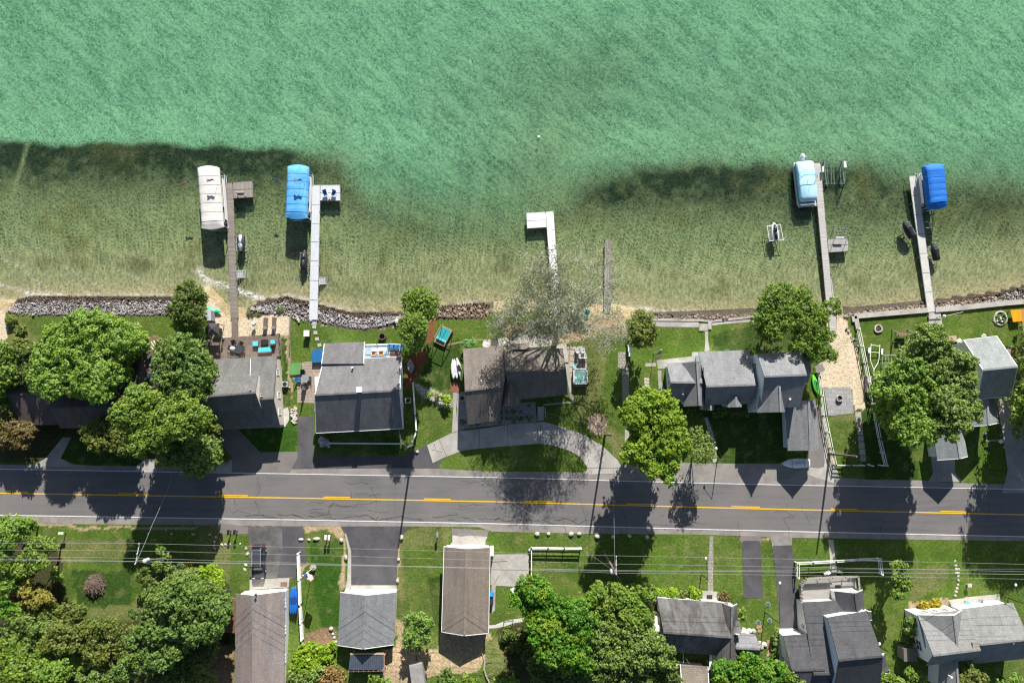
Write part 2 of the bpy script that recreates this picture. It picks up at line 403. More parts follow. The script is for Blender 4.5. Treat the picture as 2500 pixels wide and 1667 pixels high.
def tree(name, label, z, bl, h, m, size=.17, dens=26, seed=0, clump=1.0, base=None, trunk=.16, group=None, cat='tree', bottom=.35, gaps=.12, flat=.75, gz=0.0, trunkmat=None, zr=.12):
    """bl: (x, y, r) discs as the crown shows in the photo; h: tree height"""
    rng = np.random.default_rng(seed+11); blobs = []
    for q in bl:
        x, y, r = q[:3]; zc = q[3] if len(q) > 3 else None
        R0 = rm(z, r)*1.03
        if zc is None: zc = h - R0*flat - h*zr*rng.random()
        zc = max(zc, R0*flat*.6)
        R0 *= (H-zc)/H
        p = P(z, x, y, zc); blobs.append((p.x,p.y,zc+gz,R0,R0*flat))
    top_n = len(blobs)
    wsum = sum(b[3]**2 for b in blobs); bx = sum(b[0]*b[3]**2 for b in blobs)/wsum; by = sum(b[1]*b[3]**2 for b in blobs)/wsum
    if base: bp = P(base[0], base[1], base[2], 0); bx, by = bp.x, bp.y
    t = thing(name, label, cat, (bx,by,gz), 0, group)
    V, Q, tone = leaf_arrays(blobs, size, dens, rng, clump, gaps)
    if cat == 'tree' and h > 6.5:                # the lower limbs' foliage
        low = []
        for fz, fr in (((.66,.92),(.40,.75)) if h > 9 else ((.6,.88),)):
            low += [(b[0]*.85+bx*.15 if fz>.5 else b[0]*.65+bx*.35, b[1]*.85+by*.15 if fz>.5 else b[1]*.65+by*.35, gz+(b[2]-gz)*fz, b[3]*fr, b[4]*fr) for b in blobs if b[2]-gz > 2.5]
        if low:
            V2, Q2, t2 = leaf_arrays(low, size*1.35, dens*.30, rng, clump*1.2, .1, .1)
            Q = np.concatenate([Q, Q2+len(V)]); V = np.concatenate([V, V2]); tone = np.concatenate([tone, t2])
    V = V - np.array([bx,by,gz])
    me = raw_mesh('crown', V, Q, tone); me.materials.append(m)
    o = bpy.data.objects.new('crown' if cat=='tree' else 'foliage', me); col.objects.link(o); o.parent = t
    LEAFCOUNT[0] += len(Q)
    tb = MB(); top = Vector((sum(b[0] for b in blobs)/len(blobs), sum(b[1] for b in blobs)/len(blobs), gz+h*.42))
    b0 = Vector((bx,by,gz-.2)); mid = b0.lerp(top,.5) + Vector((.1,.1,0))
    tb.tube(b0, mid, trunk, trunk*.75, 7); tb.tube(mid, top, trunk*.75, trunk*.5, 7)
    for q in blobs[:14]:
        st = mid.lerp(top, random.random()); e = Vector((q[0],q[1],q[2]))
        k = st.lerp(e,.5)+Vector((0,0,-.2)); tb.tube(st,k,trunk*.4,trunk*.28,5,False); tb.tube(k,e,trunk*.28,trunk*.08,5,False)
    tb.build('trunk' if cat=='tree' else 'stem', trunkmat or BARK, t)
    return t
# ================================================================== camera, light
cam = bpy.data.cameras.new('camera'); cam.lens = F*36/2500; cam.sensor_width = 36; cam.clip_end = 8000; cam.clip_start = 1
co_ = bpy.data.objects.new('camera', cam); col.objects.link(co_); co_.location = (0,0,H); co_.rotation_euler = (TILT,0,0); sc.camera = co_
EL, AZ = R(31.5), math.atan(.165)
sl = bpy.data.lights.new('sun','SUN'); sl.energy = 5.0; sl.angle = R(.53); sl.color = (1,.955,.88)
so = bpy.data.objects.new('sun', sl); col.objects.link(so)
sd = Vector((math.sin(AZ)*math.cos(EL), math.cos(AZ)*math.cos(EL), math.sin(EL)))
so.rotation_euler = sd.to_track_quat('Z','Y').to_euler(); so.location = sd*200
w = bpy.data.worlds.new('World'); sc.world = w; w.use_nodes = True; wn = w.node_tree
for n in list(wn.nodes): wn.nodes.remove(n)
sk = N(wn,'ShaderNodeTexSky'); sk.sky_type = 'NISHITA'; sk.sun_disc = False; sk.sun_elevation = EL; sk.sun_rotation = AZ
bg = N(wn,'ShaderNodeBackground'); bg.inputs[1].default_value = .058; wo = N(wn,'ShaderNodeOutputWorld')
L(wn, sk.outputs[0], bg.inputs[0]); L(wn, bg.outputs[0], wo.inputs[0])
sc.view_settings.view_transform = 'Standard'; sc.view_settings.look = 'None'; sc.view_settings.exposure = .87; sc.view_settings.gamma = 1
sc.cycles.filter_width = 1.2; sc.cycles.max_bounces = 6; sc.cycles.transparent_max_bounces = 12; sc.cycles.diffuse_bounces = 3
# ================================================================== shore profile
Epts = [(-3000,770),(-300,760),(0,757),(60,764),(130,769),(420,769),(480,760),(512,724),(530,745),(560,775),(620,775),(650,768),(700,762),(720,775),(776,786),
 (837,800),(888,806),(965,795),(1075,775),(1177,776),(1205,760),(1300,758),(1440,765),(1500,772),(1560,780),(1593,787),(1840,778),(1990,772),(2010,775),
 (2060,772),(2086,775),(2265,757),(2297,756),(2500,737),(2800,715),(5500,650)]
Wpts = [(-3000,740),(-300,738),(0,735),(60,728),(80,722),(420,724),(480,715),(510,695),(520,715),(535,735),(560,760),(590,764),(615,752),(630,735),(700,724),
 (755,736),(780,745),(863,763),(965,765),(1070,750),(1190,740),(1205,745),(1440,750),(1490,740),(1570,757),(1593,763),(1840,764),(2000,755),(2046,755),
 (2064,762),(2255,736),(2437,711),(2500,698),(2800,670),(5500,600)]
def prof(pts, z):
    a = np.array([tuple(G(x,y,z))[:2] for x,y in pts]); o = np.argsort(a[:,0]); return a[o,0], a[o,1]
ex, ey = prof(Epts, 0); wx, wy = prof(Wpts, WZ)
Ey = lambda x: np.interp(x, ex, ey); Wy = lambda x: np.interp(x, wx, wy)
def sstep(a,b,x): t = np.clip((x-a)/(b-a),0,1); return t*t*(3-2*t)
def bedz(x, y):
    d = y - Wy(x)
    return np.where(d<0, WZ+np.minimum(.36,-d*.17), WZ-.036*np.minimum(d,21)-1.5*sstep(22,32,d)-.0*d)
rngn = np.random.default_rng(5)
def vnoise(x, y, s, seed=0):                   # cheap smooth value noise
    r = np.random.default_rng(seed); T = r.random((64,64)); X = x/s; Y = y/s
    i = np.floor(X).astype(int); j = np.floor(Y).astype(int); u = X-i; v = Y-j; u = u*u*(3-2*u); v = v*v*(3-2*v)
    g = lambda a,b: T[a%64, b%64]
    return (g(i,j)*(1-u)+g(i+1,j)*u)*(1-v)+(g(i,j+1)*(1-u)+g(i+1,j+1)*u)*v
def fbm(x, y, s, seed=0): return .5*vnoise(x,y,s,seed)+.3*vnoise(x,y,s/2.1,seed+1)+.2*vnoise(x,y,s/4.3,seed+2)
def inpoly(px, py, poly):
    c = np.zeros(px.shape, bool); n = len(poly); j = n-1
    for i in range(n):
        xi, yi = poly[i]; xj, yj = poly[j]
        if yi != yj: c ^= ((yi>py)!=(yj>py)) & (px < (xj-xi)*(py-yi)/(yj-yi)+xi)
        j = i
    return c
def gzf(x, y):                                 # the hill rising behind the southern garages
    px, py = inv(np.asarray(x,float), np.asarray(y,float), 0.0)
    return 1.25*sstep(1535,1640,py)*sstep(470,540,px)*(1-sstep(1400,1480,px))
def gz(v): return float(gzf(v[0], v[1]))
def grid(xs, ys, zf, name, m, colf=None, keep=None, extra=None):
    X, Y = np.meshgrid(xs, ys); Z = zf(X, Y); nx, ny = len(xs), len(ys)
    V = np.stack([X.ravel(),Y.ravel(),Z.ravel()],1)
    I = np.arange(nx*ny).reshape(ny,nx); Q = np.stack([I[:-1,:-1].ravel(),I[:-1,1:].ravel(),I[1:,1:].ravel(),I[1:,:-1].ravel()],1)
    if keep is not None:
        k = keep(X,Y); kk = k[:-1,:-1]|k[:-1,1:]|k[1:,1:]|k[1:,:-1]; Q = Q[kk.ravel()]
    me = raw_mesh(name, V, Q); me.materials.append(m)
    if colf is not None:
        c = colf(X.ravel(), Y.ravel(), Z.ravel()); a = me.color_attributes.new('Col','FLOAT_COLOR','POINT')
        a.data.foreach_set('color', np.concatenate([c, np.ones((len(c),1))],1).astype(np.float32).ravel())
    if extra:
        for nm, f in extra.items():
            a = me.attributes.new(nm,'FLOAT','POINT'); a.data.foreach_set('value', f(X.ravel(),Y.ravel()).astype(np.float32))
    me.polygons.foreach_set('use_smooth', [True]*len(me.polygons))
    o = bpy.data.objects.new(name, me); col.objects.link(o); o['kind'] = 'structure'; return o
def ax_(a, b, st, far): 
    c = list(np.arange(a, b, st)); lo = [a-far, a-far*.4, a-far*.12, a-far*.03, a-8]; hi = [b+8, b+far*.03, b+far*.12, b+far*.4, b+far]
    return np.array(lo+c+hi)
# ------------------------------------------------------------------ land
def Sz(z, pts): return [S(z,x,y) for x,y in pts]
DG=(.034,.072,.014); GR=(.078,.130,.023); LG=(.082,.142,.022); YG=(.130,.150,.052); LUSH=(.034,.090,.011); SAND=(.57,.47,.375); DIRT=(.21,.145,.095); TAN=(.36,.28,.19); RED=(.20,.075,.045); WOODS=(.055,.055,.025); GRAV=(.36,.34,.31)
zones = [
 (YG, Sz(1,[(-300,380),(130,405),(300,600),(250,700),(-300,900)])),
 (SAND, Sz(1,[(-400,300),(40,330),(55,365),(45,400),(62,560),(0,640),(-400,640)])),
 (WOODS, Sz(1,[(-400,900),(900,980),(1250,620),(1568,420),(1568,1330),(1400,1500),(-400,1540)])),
 (SAND, Sz(1,[(-400,640),(60,560),(0,500),(-400,500)])),
 (DG, Sz(1,[(460,1350),(1180,1350),(1060,1560),(560,1545),(480,1500)])),
 (GR, Sz(1,[(900,408),(1340,405),(1320,600),(1150,560),(900,480)])),
 (DIRT, Sz(1,[(1130,560),(1330,600),(1330,760),(1130,760)])),
 (DIRT, Sz(3,[(50,420),(120,420),(110,720),(40,720)])),
 (SAND, Sz(2,[(330,980),(380,1080),(500,1190),(560,1215),(680,1170),(850,1150),(950,1210),(970,1230),(960,1375),(880,1385),(345,1400),(325,1150)])),
 (TAN, Sz(2,[(880,1370),(955,1370),(955,1568),(930,1568),(925,1420),(900,1420)])),
 (TAN, Sz(3,[(845,320),(880,320),(885,760),(920,760),(915,1000),(965,960),(965,1010),(900,1010),(870,760),(850,700)])),
 (LUSH, Sz(3,[(330,1180),(820,1180),(900,990),(965,1150),(965,1440),(600,1440),(560,1400)])),
 (DG, Sz(3,[(810,320),(850,320),(860,700),(910,830),(915,990),(830,990),(815,760)])),
 (TAN, Sz(3,[(1180,200),(1960,180),(1960,240),(1800,250),(1500,240),(1180,215)])),
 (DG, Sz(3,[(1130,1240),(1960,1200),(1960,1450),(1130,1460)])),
 (RED, Sz(4,[(300,370),(380,390),(392,600),(345,700),(300,800),(240,860),(200,1000),(120,1100),(120,760),(270,700),(335,600),(322,450)])),
 (TAN, Sz(4,[(1060,480),(1130,430),(1300,450),(1330,620),(1090,620)])),
 (DG, Sz(4,[(270,640),(640,600),(650,760),(550,960),(540,1080),(430,1070),(280,1000),(240,880),(330,780)])),
 (GRAV, Sz(4,[(200,980),(250,990),(300,1040),(420,1080),(530,1110),(570,1230),(440,1240),(330,1150),(230,1080)])),
 (TAN, Sz(4,[(1540,330),(1700,350),(1960,500),(1960,560),(1600,640),(1540,560)])),
 (TAN, Sz(5,[(-200,100),(290,260),(290,440),(150,440),(-200,300)])),
 (YG, Sz(5,[(0,440),(150,500),(130,640),(60,1000),(160,1150),(270,1200),(240,1400),(130,1250),(-100,1050),(-100,500)])),
 ((.44,.33,.27), Sz(5,[(20+75*1.05*math.cos(a)+40, 1110+85*math.sin(a)) for a in np.linspace(0,6.2,14)])),
 (LG, Sz(5,[(380,500),(400,380),(840,380),(880,400),(880,550),(780,600),(520,615),(420,650)])),
 (GR, Sz(5,[(300,680),(520,680),(525,880),(300,900)])),
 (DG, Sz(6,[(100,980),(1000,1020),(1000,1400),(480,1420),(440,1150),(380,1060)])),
 (DG, Sz(6,[(440,430),(760,350),(1100,400),(1050,560),(440,550)])),
 (SAND, Sz(7,[(75,480),(60,330),(120,270),(190,270),(240,420),(300,560),(350,800),(360,1000),(275,1035),(250,840),(20,840),(-20,680),(0,640),(150,600)])),
 (TAN, Sz(7,[(-60,980),(10,980),(60,1200),(110,1420),(80,1480),(20,1440),(-20,1200)])),
 (GR, Sz(7,[(300,280),(1440,180),(1568,200),(1568,520),(1000,480),(500,620),(330,420)])),
 (YG, Sz(7,[(75,1050),(270,1045),(260,1130),(200,1100),(90,1110)])),
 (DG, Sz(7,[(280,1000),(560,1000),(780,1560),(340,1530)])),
 (LG, Sz(7,[(1050,1240),(1400,1240),(1440,1500),(1380,1565),(1090,1560),(1045,1480)])),
 (TAN, [(0,1268),(75,1272),(210,1285),(500,1284),(700,1284),(700,1288),(500,1288),(200,1292),(70,1280),(0,1276)]),
 (YG, Sz(9,[(520,260),(1180,300),(1160,440),(900,460),(500,500)])),
 (DG, Sz(9,[(640,560),(1180,560),(1180,860),(1000,880),(700,880)])),
 (YG, Sz(9,[(780,900),(1300,850),(1200,1000),(820,980)])),
 (WOODS, Sz(9,[(-400,250),(520,300),(560,560),(600,980),(1150,1020),(1300,900),(1260,700),(1450,620),(2056,650),(2056,1568),(2056,2200),(-400,2200)])),
 (YG, Sz(9,[(1780,100),(1940,150),(2056,300),(2056,700),(1900,550),(1780,420)])),
 (DIRT, Sz(10,[(-60,1200),(210,1200),(210,1900),(-60,1900)])),
 (TAN, Sz(10,[(820,460),(900,450),(850,1100),(830,1150)])),
 (GR, Sz(10,[(870,120),(1220,120),(1290,330),(1260,700),(1180,1040),(860,1100),(800,700),(890,450)])),
 (LUSH, Sz(10,[(900,230),(1215,230),(1240,450),(1200,1000),(1010,1080),(960,700)])),
 (TAN, Sz(10,[(850,90),(1210,90),(1245,170),(1240,260),(1200,220),(1050,130),(870,160)])),
 (DIRT, Sz(10,[(860,1100),(1130,1030),(1160,1200),(960,1230),(850,1180)])),
 (YG, Sz(10,[(1740,220),(1850,110),(1926,120),(1926,1100),(1750,950)])),
 (TAN, Sz(10,[(1235,220),(1250,650),(1185,700),(1200,600),(1215,300)])),
 (TAN, Sz(10,[(1735,250),(1770,200),(1760,420),(1745,640),(1725,660)])),
 (TAN, Sz(10,[(1700,960),(1800,1000),(1780,1200),(1600,1240),(1600,1700),(1300,1700),(1926,1700),(1926,1300),(1750,1150)])),
 (YG, Sz(11,[(30,110),(450,110),(480,180),(430,290),(60,260)])),
 (GR, Sz(11,[(30,300),(390,300),(370,1000),(360,1560),(250,1560),(200,1100),(20,950)])),
 (DG, Sz(11,[(230,560),(380,560),(370,1100),(300,1000)])),
 (TAN, Sz(11,[(360,1100),(820,1090),(900,1200),(780,1350),(700,1450),(400,1460),(240,1500),(-50,1900),(-50,1260),(0,1000),(30,1200),(120,1250),(360,1240)])),
 (YG, Sz(11,[(780,1150),(900,1130),(1000,1400),(1080,1568),(820,1568)])),
 (WOODS, Sz(11,[(880,1080),(1150,1000),(2400,640),(2400,2000),(1080,1900),(1000,1400)])),
 (LG, Sz(11,[(800,150),(1240,160),(1220,290),(880,340),(800,260)])),
 (LG, Sz(12,[(560,180),(1120,190),(1110,680),(560,650)])),
 (LG, Sz(12,[(1165,190),(1410,200),(1440,760),(1380,830),(1210,700),(1160,690)])),
 (GR, Sz(12,[(1610,200),(1700,210),(1760,800),(1780,1060),(1560,1060),(1440,820),(1630,790)])),
 (TAN, Sz(12,[(1410,190),(1610,190),(1720,195),(1720,215),(1630,200),(1420,215)])),
 (LG, Sz(13,[(200,205),(540,210),(560,510),(240,540)])),
 (GR, Sz(13,[(600,210),(1060,225),(1060,540),(610,520)])),
 (LG, Sz(13,[(1310,230),(2352,240),(2352,560),(2100,700),(1640,760),(1300,780),(1270,480)])),
 (YG, Sz(13,[(1300,480),(1640,460),(1640,640),(1300,780)])),
 (LG, Sz(13,[(880,660),(1280,760),(1220,1000),(1200,1300),(1240,1440),(1100,1440),(1030,1150),(940,900)])),
 (TAN, Sz(13,[(1295,790),(1640,770),(1650,840),(1370,880),(1290,860)])),
]
zpix = [(np.array(c), p) for c, p in zones]
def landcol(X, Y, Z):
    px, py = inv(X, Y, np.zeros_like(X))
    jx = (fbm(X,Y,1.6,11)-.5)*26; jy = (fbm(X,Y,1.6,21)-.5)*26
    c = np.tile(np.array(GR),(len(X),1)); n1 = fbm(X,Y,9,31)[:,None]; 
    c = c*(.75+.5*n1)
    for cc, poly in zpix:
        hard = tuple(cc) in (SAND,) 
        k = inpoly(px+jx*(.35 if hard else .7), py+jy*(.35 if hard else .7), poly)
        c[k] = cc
    # dry wisps, clover and worn spots inside lawns
    g = (c[:,1] > c[:,0]*1.12)[:,None]
    d1 = np.clip((fbm(X,Y,5.5,41)-.52)*5,0,1)[:,None]; c = np.where(g, c*(1-.34*d1)+np.array(YG)*.34*d1, c)
    d2 = np.clip((fbm(X,Y,2.2,51)-.5)*4,0,1)[:,None]; c = np.where(g, c*(1-.34*d2)+np.array(DG)*.34*d2, c)
    d3 = np.clip((fbm(X,Y,.9,61)-.56)*5,0,1)[:,None]; c = np.where(g, c*(1-.35*d3)+np.array((.22,.20,.09))*.35*d3, c)
    lakeside = (Y > Ey(X)-.15)
    bank = lakeside & (((px<450)&(px>40))|((px>600)&(px<985))|((px>1065)&(px<1205))|(px>1555)&(px<1870)|(px>2058))
    c[lakeside] = np.array((.34,.27,.18)); c[bank] = np.array((.085,.075,.065))
    return np.clip(c,0,1)
def groundmat():
    m, nt = nodes('ground_cover'); va = N(nt,'ShaderNodeVertexColor'); va.layer_name = 'Col'
    tc = N(nt,'ShaderNodeTexCoord'); co = tc.outputs['Object']
    n1 = noise(nt, co, 2.6, 6, .75); n2 = noise(nt, co, 9, 2, .6, 0, (1,.7,1,.3)); n3 = noise(nt, co, .35, 4, .6, .5)
    c = mixc(nt, 1, va.outputs[0], ramp(nt,n1,.25,.75,(.45,.45,.45),(1.5,1.5,1.45)),'MULTIPLY')
    c = mixc(nt, 1, c, ramp(nt,n2,.3,.7,(.62,.64,.6),(1.38,1.36,1.3)),'MULTIPLY')
    c = mixc(nt, 1, c, ramp(nt,n3,.3,.7,(.82,.86,.8),(1.15,1.1,1.1)),'MULTIPLY')
    b = N(nt,'ShaderNodeBsdfPrincipled'); b.inputs['Roughness'].default_value = .95; b.inputs['Specular IOR Level'].default_value = .1
    L(nt,c,b.inputs['Base Color']); bp = N(nt,'ShaderNodeBump'); bp.inputs['Strength'].default_value = .55; bp.inputs['Distance'].default_value = .12
    mx = N(nt,'ShaderNodeMath',operation='ADD'); L(nt,n1,mx.inputs[0]); L(nt,n2,mx.inputs[1]); L(nt,mx.outputs[0],bp.inputs['Height']); L(nt,bp.outputs[0],b.inputs['Normal'])
    o = N(nt,'ShaderNodeOutputMaterial'); L(nt,b.outputs[0],o.inputs[0]); return m
def landz(X, Y):
    d = Y - Ey(X); z = gzf(X,Y); return np.where(d>0, -d*.32, z)
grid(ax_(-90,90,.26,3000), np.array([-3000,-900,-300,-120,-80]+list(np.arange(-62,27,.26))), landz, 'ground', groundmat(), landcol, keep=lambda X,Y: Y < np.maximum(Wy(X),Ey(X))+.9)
# ------------------------------------------------------------------ lake bed
Tp = [(-900,352),(0,352),(300,355),(700,368),(820,400),(900,500),(1050,545),(1250,555),(1380,490),(1450,455),(1560,425),(1700,412),(1900,408),(2050,415),(2200,440),(2300,462),(2500,470),(3400,470)]
Bp = [(-900,540),(0,560),(300,560),(700,570),(900,630),(1050,640),(1250,640),(1380,610),(1560,610),(1900,630),(2200,640),(2500,640),(3400,640)]
Sp = [(-900,1),(0,1),(450,1),(700,.9),(820,.55),(900,.42),(1100,.34),(1300,.2),(1380,.5),(1500,.97),(1900,.92),(2100,.8),(2250,.6),(2400,.65),(2500,.6),(3400,.5)]
def ip(p, x): a = np.array(p,float); return np.interp(x,a[:,0],a[:,1])
def lakefields(X, Y, Z):
    px, py = inv(X, Y, Z); n = fbm(X,Y,3.2,71)-.5; n2 = fbm(X,Y,9,81)-.5
    T = ip(Tp,px)+n*26+n2*14; B = ip(Bp,px)+n2*50
    sharp = np.interp(px,[0,700,860,1000,1350,1480,1600,2050,2250],[9,11,50,110,110,45,22,24,50]); up = sstep(-1.2*sharp, .8*sharp, py-T)
    dn = 1-sstep(0,1,(py-T)/(B-T)); dark = ip(Sp,px)*up*dn**1.15
    dark = np.clip(dark*(1.12+ (fbm(X,Y,1.5,91)-.5)*1.0+(fbm(X,Y,.7,95)-.5)*.7),0,1)
    # pale scratch through the weed at far left
    sx = 68-(py-352)*.30; scr = np.exp(-((px-sx)/5)**2)*(py<520)*(py>350)*.8; dark = dark*(1-scr)
    return px, py, T, up, dark, n, n2
def tongf(px, py, T, X, Y):                    # weedier, greyer stretch of the deep bottom
    t = np.exp(-((px-1330-(py-330)*-.5)/230)**2)*sstep(0,220,py)*.95
    t = np.maximum(t, sstep(210,10,T-py)*np.interp(px,[700,850,2500],[.15,.8,.85]))
    t = np.maximum(t, .65*np.exp(-((px-1850+(330-py)*.5)/520)**2)*sstep(60,330,py))
    return np.clip(t*(.6+.6*fbm(X,Y,8,151)),0,1)
def bedcol(X, Y, Z):
    px, py, T, up, dark, n, n2 = lakefields(X,Y,Z)
    d = Y - Wy(X)
    deep = np.array((.15,.35,.19)); mid = np.array((.19,.23,.11)); shal = np.array((.30,.305,.17)); sand = np.array((.44,.375,.23)); weed = np.array((.012,.015,.004))
    a = sstep(0,1,np.clip((d-2.5)/9,0,1))[:,None]; b = sstep(.3,3.2,d)[:,None]
    c = sand*(1-b)+(shal*(1-a)+mid*a)*b
    tongue = tongf(px,py,T,X,Y)
    dc = deep[None,:]*(1-tongue[:,None])+np.array((.125,.20,.10))*tongue[:,None]
    dc = dc*(1+(fbm(X,Y,14,101)-.5)[:,None]*.35)
    dc = dc*(1+ .12*sstep(1800,2500,px)*sstep(300,0,py))[:,None]
    c = dc*(1-up[:,None])+c*up[:,None]
    c = c*(1-dark[:,None])+weed*dark[:,None]
    pk = np.clip((fbm(X,Y,6,111)-.56)*5,0,1)*sstep(1,4,d)*up; c = c*(1-.5*pk[:,None])+np.array((.12,.115,.035))*.5*pk[:,None]
    for (sx_,sy_,rx,ry,k) in ((335,650,34,18,.8),(1235,650,24,24,.6),(2420,505,60,36,.6),(2450,560,24,16,.6),(1150,400,30,12,.25),(1065,300,6,14,.7),(1062,262,4,26,.6),(1540,100,18,6,.25),(2035,22,14,10,.7),(80,260,10,18,.5),(150,640,120,12,.3),(700,600,60,60,.15),(545,640,12,10,.6)):
        e = np.exp(-(((px-sx_)/rx)**2+((py-sy_)/ry)**2))*k*(1+n*1.5); e = np.clip(e,0,1)[:,None]; c = c*(1-e)+np.array((.06,.055,.018))*e
    bank = ((px<450)&(px>40))|((px>608)&(px<985))|((px>1065)&(px<1205))|(px>1555)&(px<1870)|(px>2058)
    c[bank&(d<.1)] = np.array((.07,.058,.045))
    return np.clip(c,0,1)
def bedmat():
    m, nt = nodes('lake_bed'); va = N(nt,'ShaderNodeVertexColor'); va.layer_name = 'Col'
    tc = N(nt,'ShaderNodeTexCoord'); co = tc.outputs['Object']; n1 = noise(nt, co, 1.8, 5, .75)
    c = mixc(nt, 1, va.outputs[0], ramp(nt,n1,.25,.75,(.62,.64,.62),(1.35,1.33,1.35)),'MULTIPLY')
    b = N(nt,'ShaderNodeBsdfDiffuse'); L(nt,c,b.inputs[0]); o = N(nt,'ShaderNodeOutputMaterial'); L(nt,b.outputs[0],o.inputs[0]); return m
lx = ax_(-95,95,.34,3000)
grid(lx, np.array(list(np.arange(-4,84,.34))+[95,150,400,1200,3000]), bedz, 'lake_bed', bedmat(), bedcol)
# ------------------------------------------------------------------ water
def watermat():
    m, nt = nodes('lake_water'); tc = N(nt,'ShaderNodeTexCoord'); co = tc.outputs['Object']
    sc_ = N(nt,'ShaderNodeAttribute'); sc_.attribute_name = 'scat'; fo = N(nt,'ShaderNodeAttribute'); fo.attribute_name = 'foam'; sz = N(nt,'ShaderNodeAttribute'); sz.attribute_name = 'ripple'
    # warp
    wv = N(nt,'ShaderNodeTexNoise'); wv.inputs['Scale'].default_value = .35; wv.inputs['Detail'].default_value = 2; L(nt,co,wv.inputs['Vector'])
    wa = N(nt,'ShaderNodeVectorMath',operation='MULTIPLY_ADD'); L(nt,wv.outputs['Color'],wa.inputs[0]); wa.inputs[1].default_value = (1.0,1.0,0); L(nt,co,wa.inputs[2]); wc = wa.outputs[0]
    swell = noise(nt, wc, .50, 1, .5, .0, (.5,1.5,1,R(42)))     # long crests
    chop = noise(nt, wc, 1.9, 2, .55, .0, (.85,1.15,1,R(46)))
    fine = noise(nt, wc, 4.2, 1, .5)
    def edge(scale, ang, sx):
        m0 = N(nt,'ShaderNodeMapping'); m0.inputs['Rotation'].default_value = (0,0,ang); L(nt,wc,m0.inputs[0]); mp = N(nt,'ShaderNodeMapping'); mp.inputs['Scale'].default_value = sx; L(nt,m0.outputs[0],mp.inputs[0])
        w2 = N(nt,'ShaderNodeTexNoise'); w2.inputs['Scale'].default_value = scale*1.3; w2.inputs['Detail'].default_value = 1; L(nt,mp.outputs[0],w2.inputs['Vector'])
        w3 = N(nt,'ShaderNodeVectorMath',operation='MULTIPLY_ADD'); L(nt,w2.outputs['Color'],w3.inputs[0]); w3.inputs[1].default_value = (.55/scale,.55/scale,0); L(nt,mp.outputs[0],w3.inputs[2])
        v = N(nt,'ShaderNodeTexVoronoi',feature='DISTANCE_TO_EDGE'); v.inputs['Scale'].default_value = scale; L(nt,w3.outputs[0],v.inputs['Vector']); return v.outputs['Distance']
    e1 = ramp(nt, edge(1.8,R(45),(.85,1.15,1)), .0, .22, (1,1,1),(0,0,0)); e2 = ramp(nt, edge(3.1,R(-40),(1,1.0,1)), .0, .28, (1,1,1),(0,0,0))
    ec = mixc(nt, .5, e1, e2)
    f1 = mixc(nt, .42, ramp(nt,chop,.28,.72), ramp(nt,fine,.30,.70))
    f1 = mixc(nt, .24, f1, ramp(nt,swell,.34,.68))
    k = N(nt,'ShaderNodeMath',operation='MULTIPLY'); L(nt,sz.outputs['Fac'],k.inputs[0]); k.inputs[1].default_value = .62
    pat = mixc(nt, k.outputs[0], f1, ec)
    cm = N(nt,'ShaderNodeAttribute'); cm.attribute_name = 'calm'; pat = mixc(nt, cm.outputs['Fac'], pat, (.42,.42,.42))
    tint = ramp(nt, pat, .10, .62, (.26,.34,.30), (1.0,1.0,.96))  # net of caustic light put into the surface tint
    tr = N(nt,'ShaderNodeBsdfTransparent'); L(nt,tint,tr.inputs[0])
    df = N(nt,'ShaderNodeBsdfDiffuse'); dcol = ramp(nt, pat, .12, .72, (.02,.135,.085),(.24,.50,.31)); L(nt,dcol,df.inputs[0])  # light and dark of the waves put into the scatter colour too
    ad = N(nt,'ShaderNodeMath',operation='ADD'); L(nt,chop,ad.inputs[0]); 
    m1 = N(nt,'ShaderNodeMath',operation='MULTIPLY'); L(nt,swell,m1.inputs[0]); m1.inputs[1].default_value = 1.6; L(nt,m1.outputs[0],ad.inputs[1])
    a2 = N(nt,'ShaderNodeMath',operation='MULTIPLY_ADD'); L(nt,fine,a2.inputs[0]); a2.inputs[1].default_value = .35; L(nt,ad.outputs[0],a2.inputs[2])
    bp = N(nt,'ShaderNodeBump'); bp.inputs['Strength'].default_value = .55; bp.inputs['Distance'].default_value = .14; L(nt,a2.outputs[0],bp.inputs['Height'])
    L(nt,bp.outputs[0],df.inputs['Normal'])
    mx = N(nt,'ShaderNodeMixShader'); L(nt,sc_.outputs['Fac'],mx.inputs[0]); L(nt,tr.outputs[0],mx.inputs[1]); L(nt,df.outputs[0],mx.inputs[2])
    b2 = N(nt,'ShaderNodeBump'); b2.inputs['Strength'].default_value = .52; b2.inputs['Distance'].default_value = .13; L(nt,a2.outputs[0],b2.inputs['Height'])
    gl = N(nt,'ShaderNodeBsdfGlossy'); gl.inputs['Roughness'].default_value = .10; L(nt,b2.outputs[0],gl.inputs['Normal'])
    fr = N(nt,'ShaderNodeFresnel'); fr.inputs['IOR'].default_value = 1.33; L(nt,b2.outputs[0],fr.inputs['Normal']); ge = N(nt,'ShaderNodeNewGeometry'); iv = N(nt,'ShaderNodeMath',operation='MULTIPLY_ADD'); L(nt,ge.outputs['Backfacing'],iv.inputs[0]); iv.inputs[1].default_value = -1; iv.inputs[2].default_value = 1; ff = N(nt,'ShaderNodeMath',operation='MULTIPLY'); L(nt,fr.outputs[0],ff.inputs[0]); L(nt,iv.outputs[0],ff.inputs[1])
    m2 = N(nt,'ShaderNodeMixShader'); L(nt,ff.outputs[0],m2.inputs[0]); L(nt,mx.outputs[0],m2.inputs[1]); L(nt,gl.outputs[0],m2.inputs[2])
    fd = N(nt,'ShaderNodeBsdfDiffuse'); fd.inputs[0].default_value = (.78,.77,.74,1)
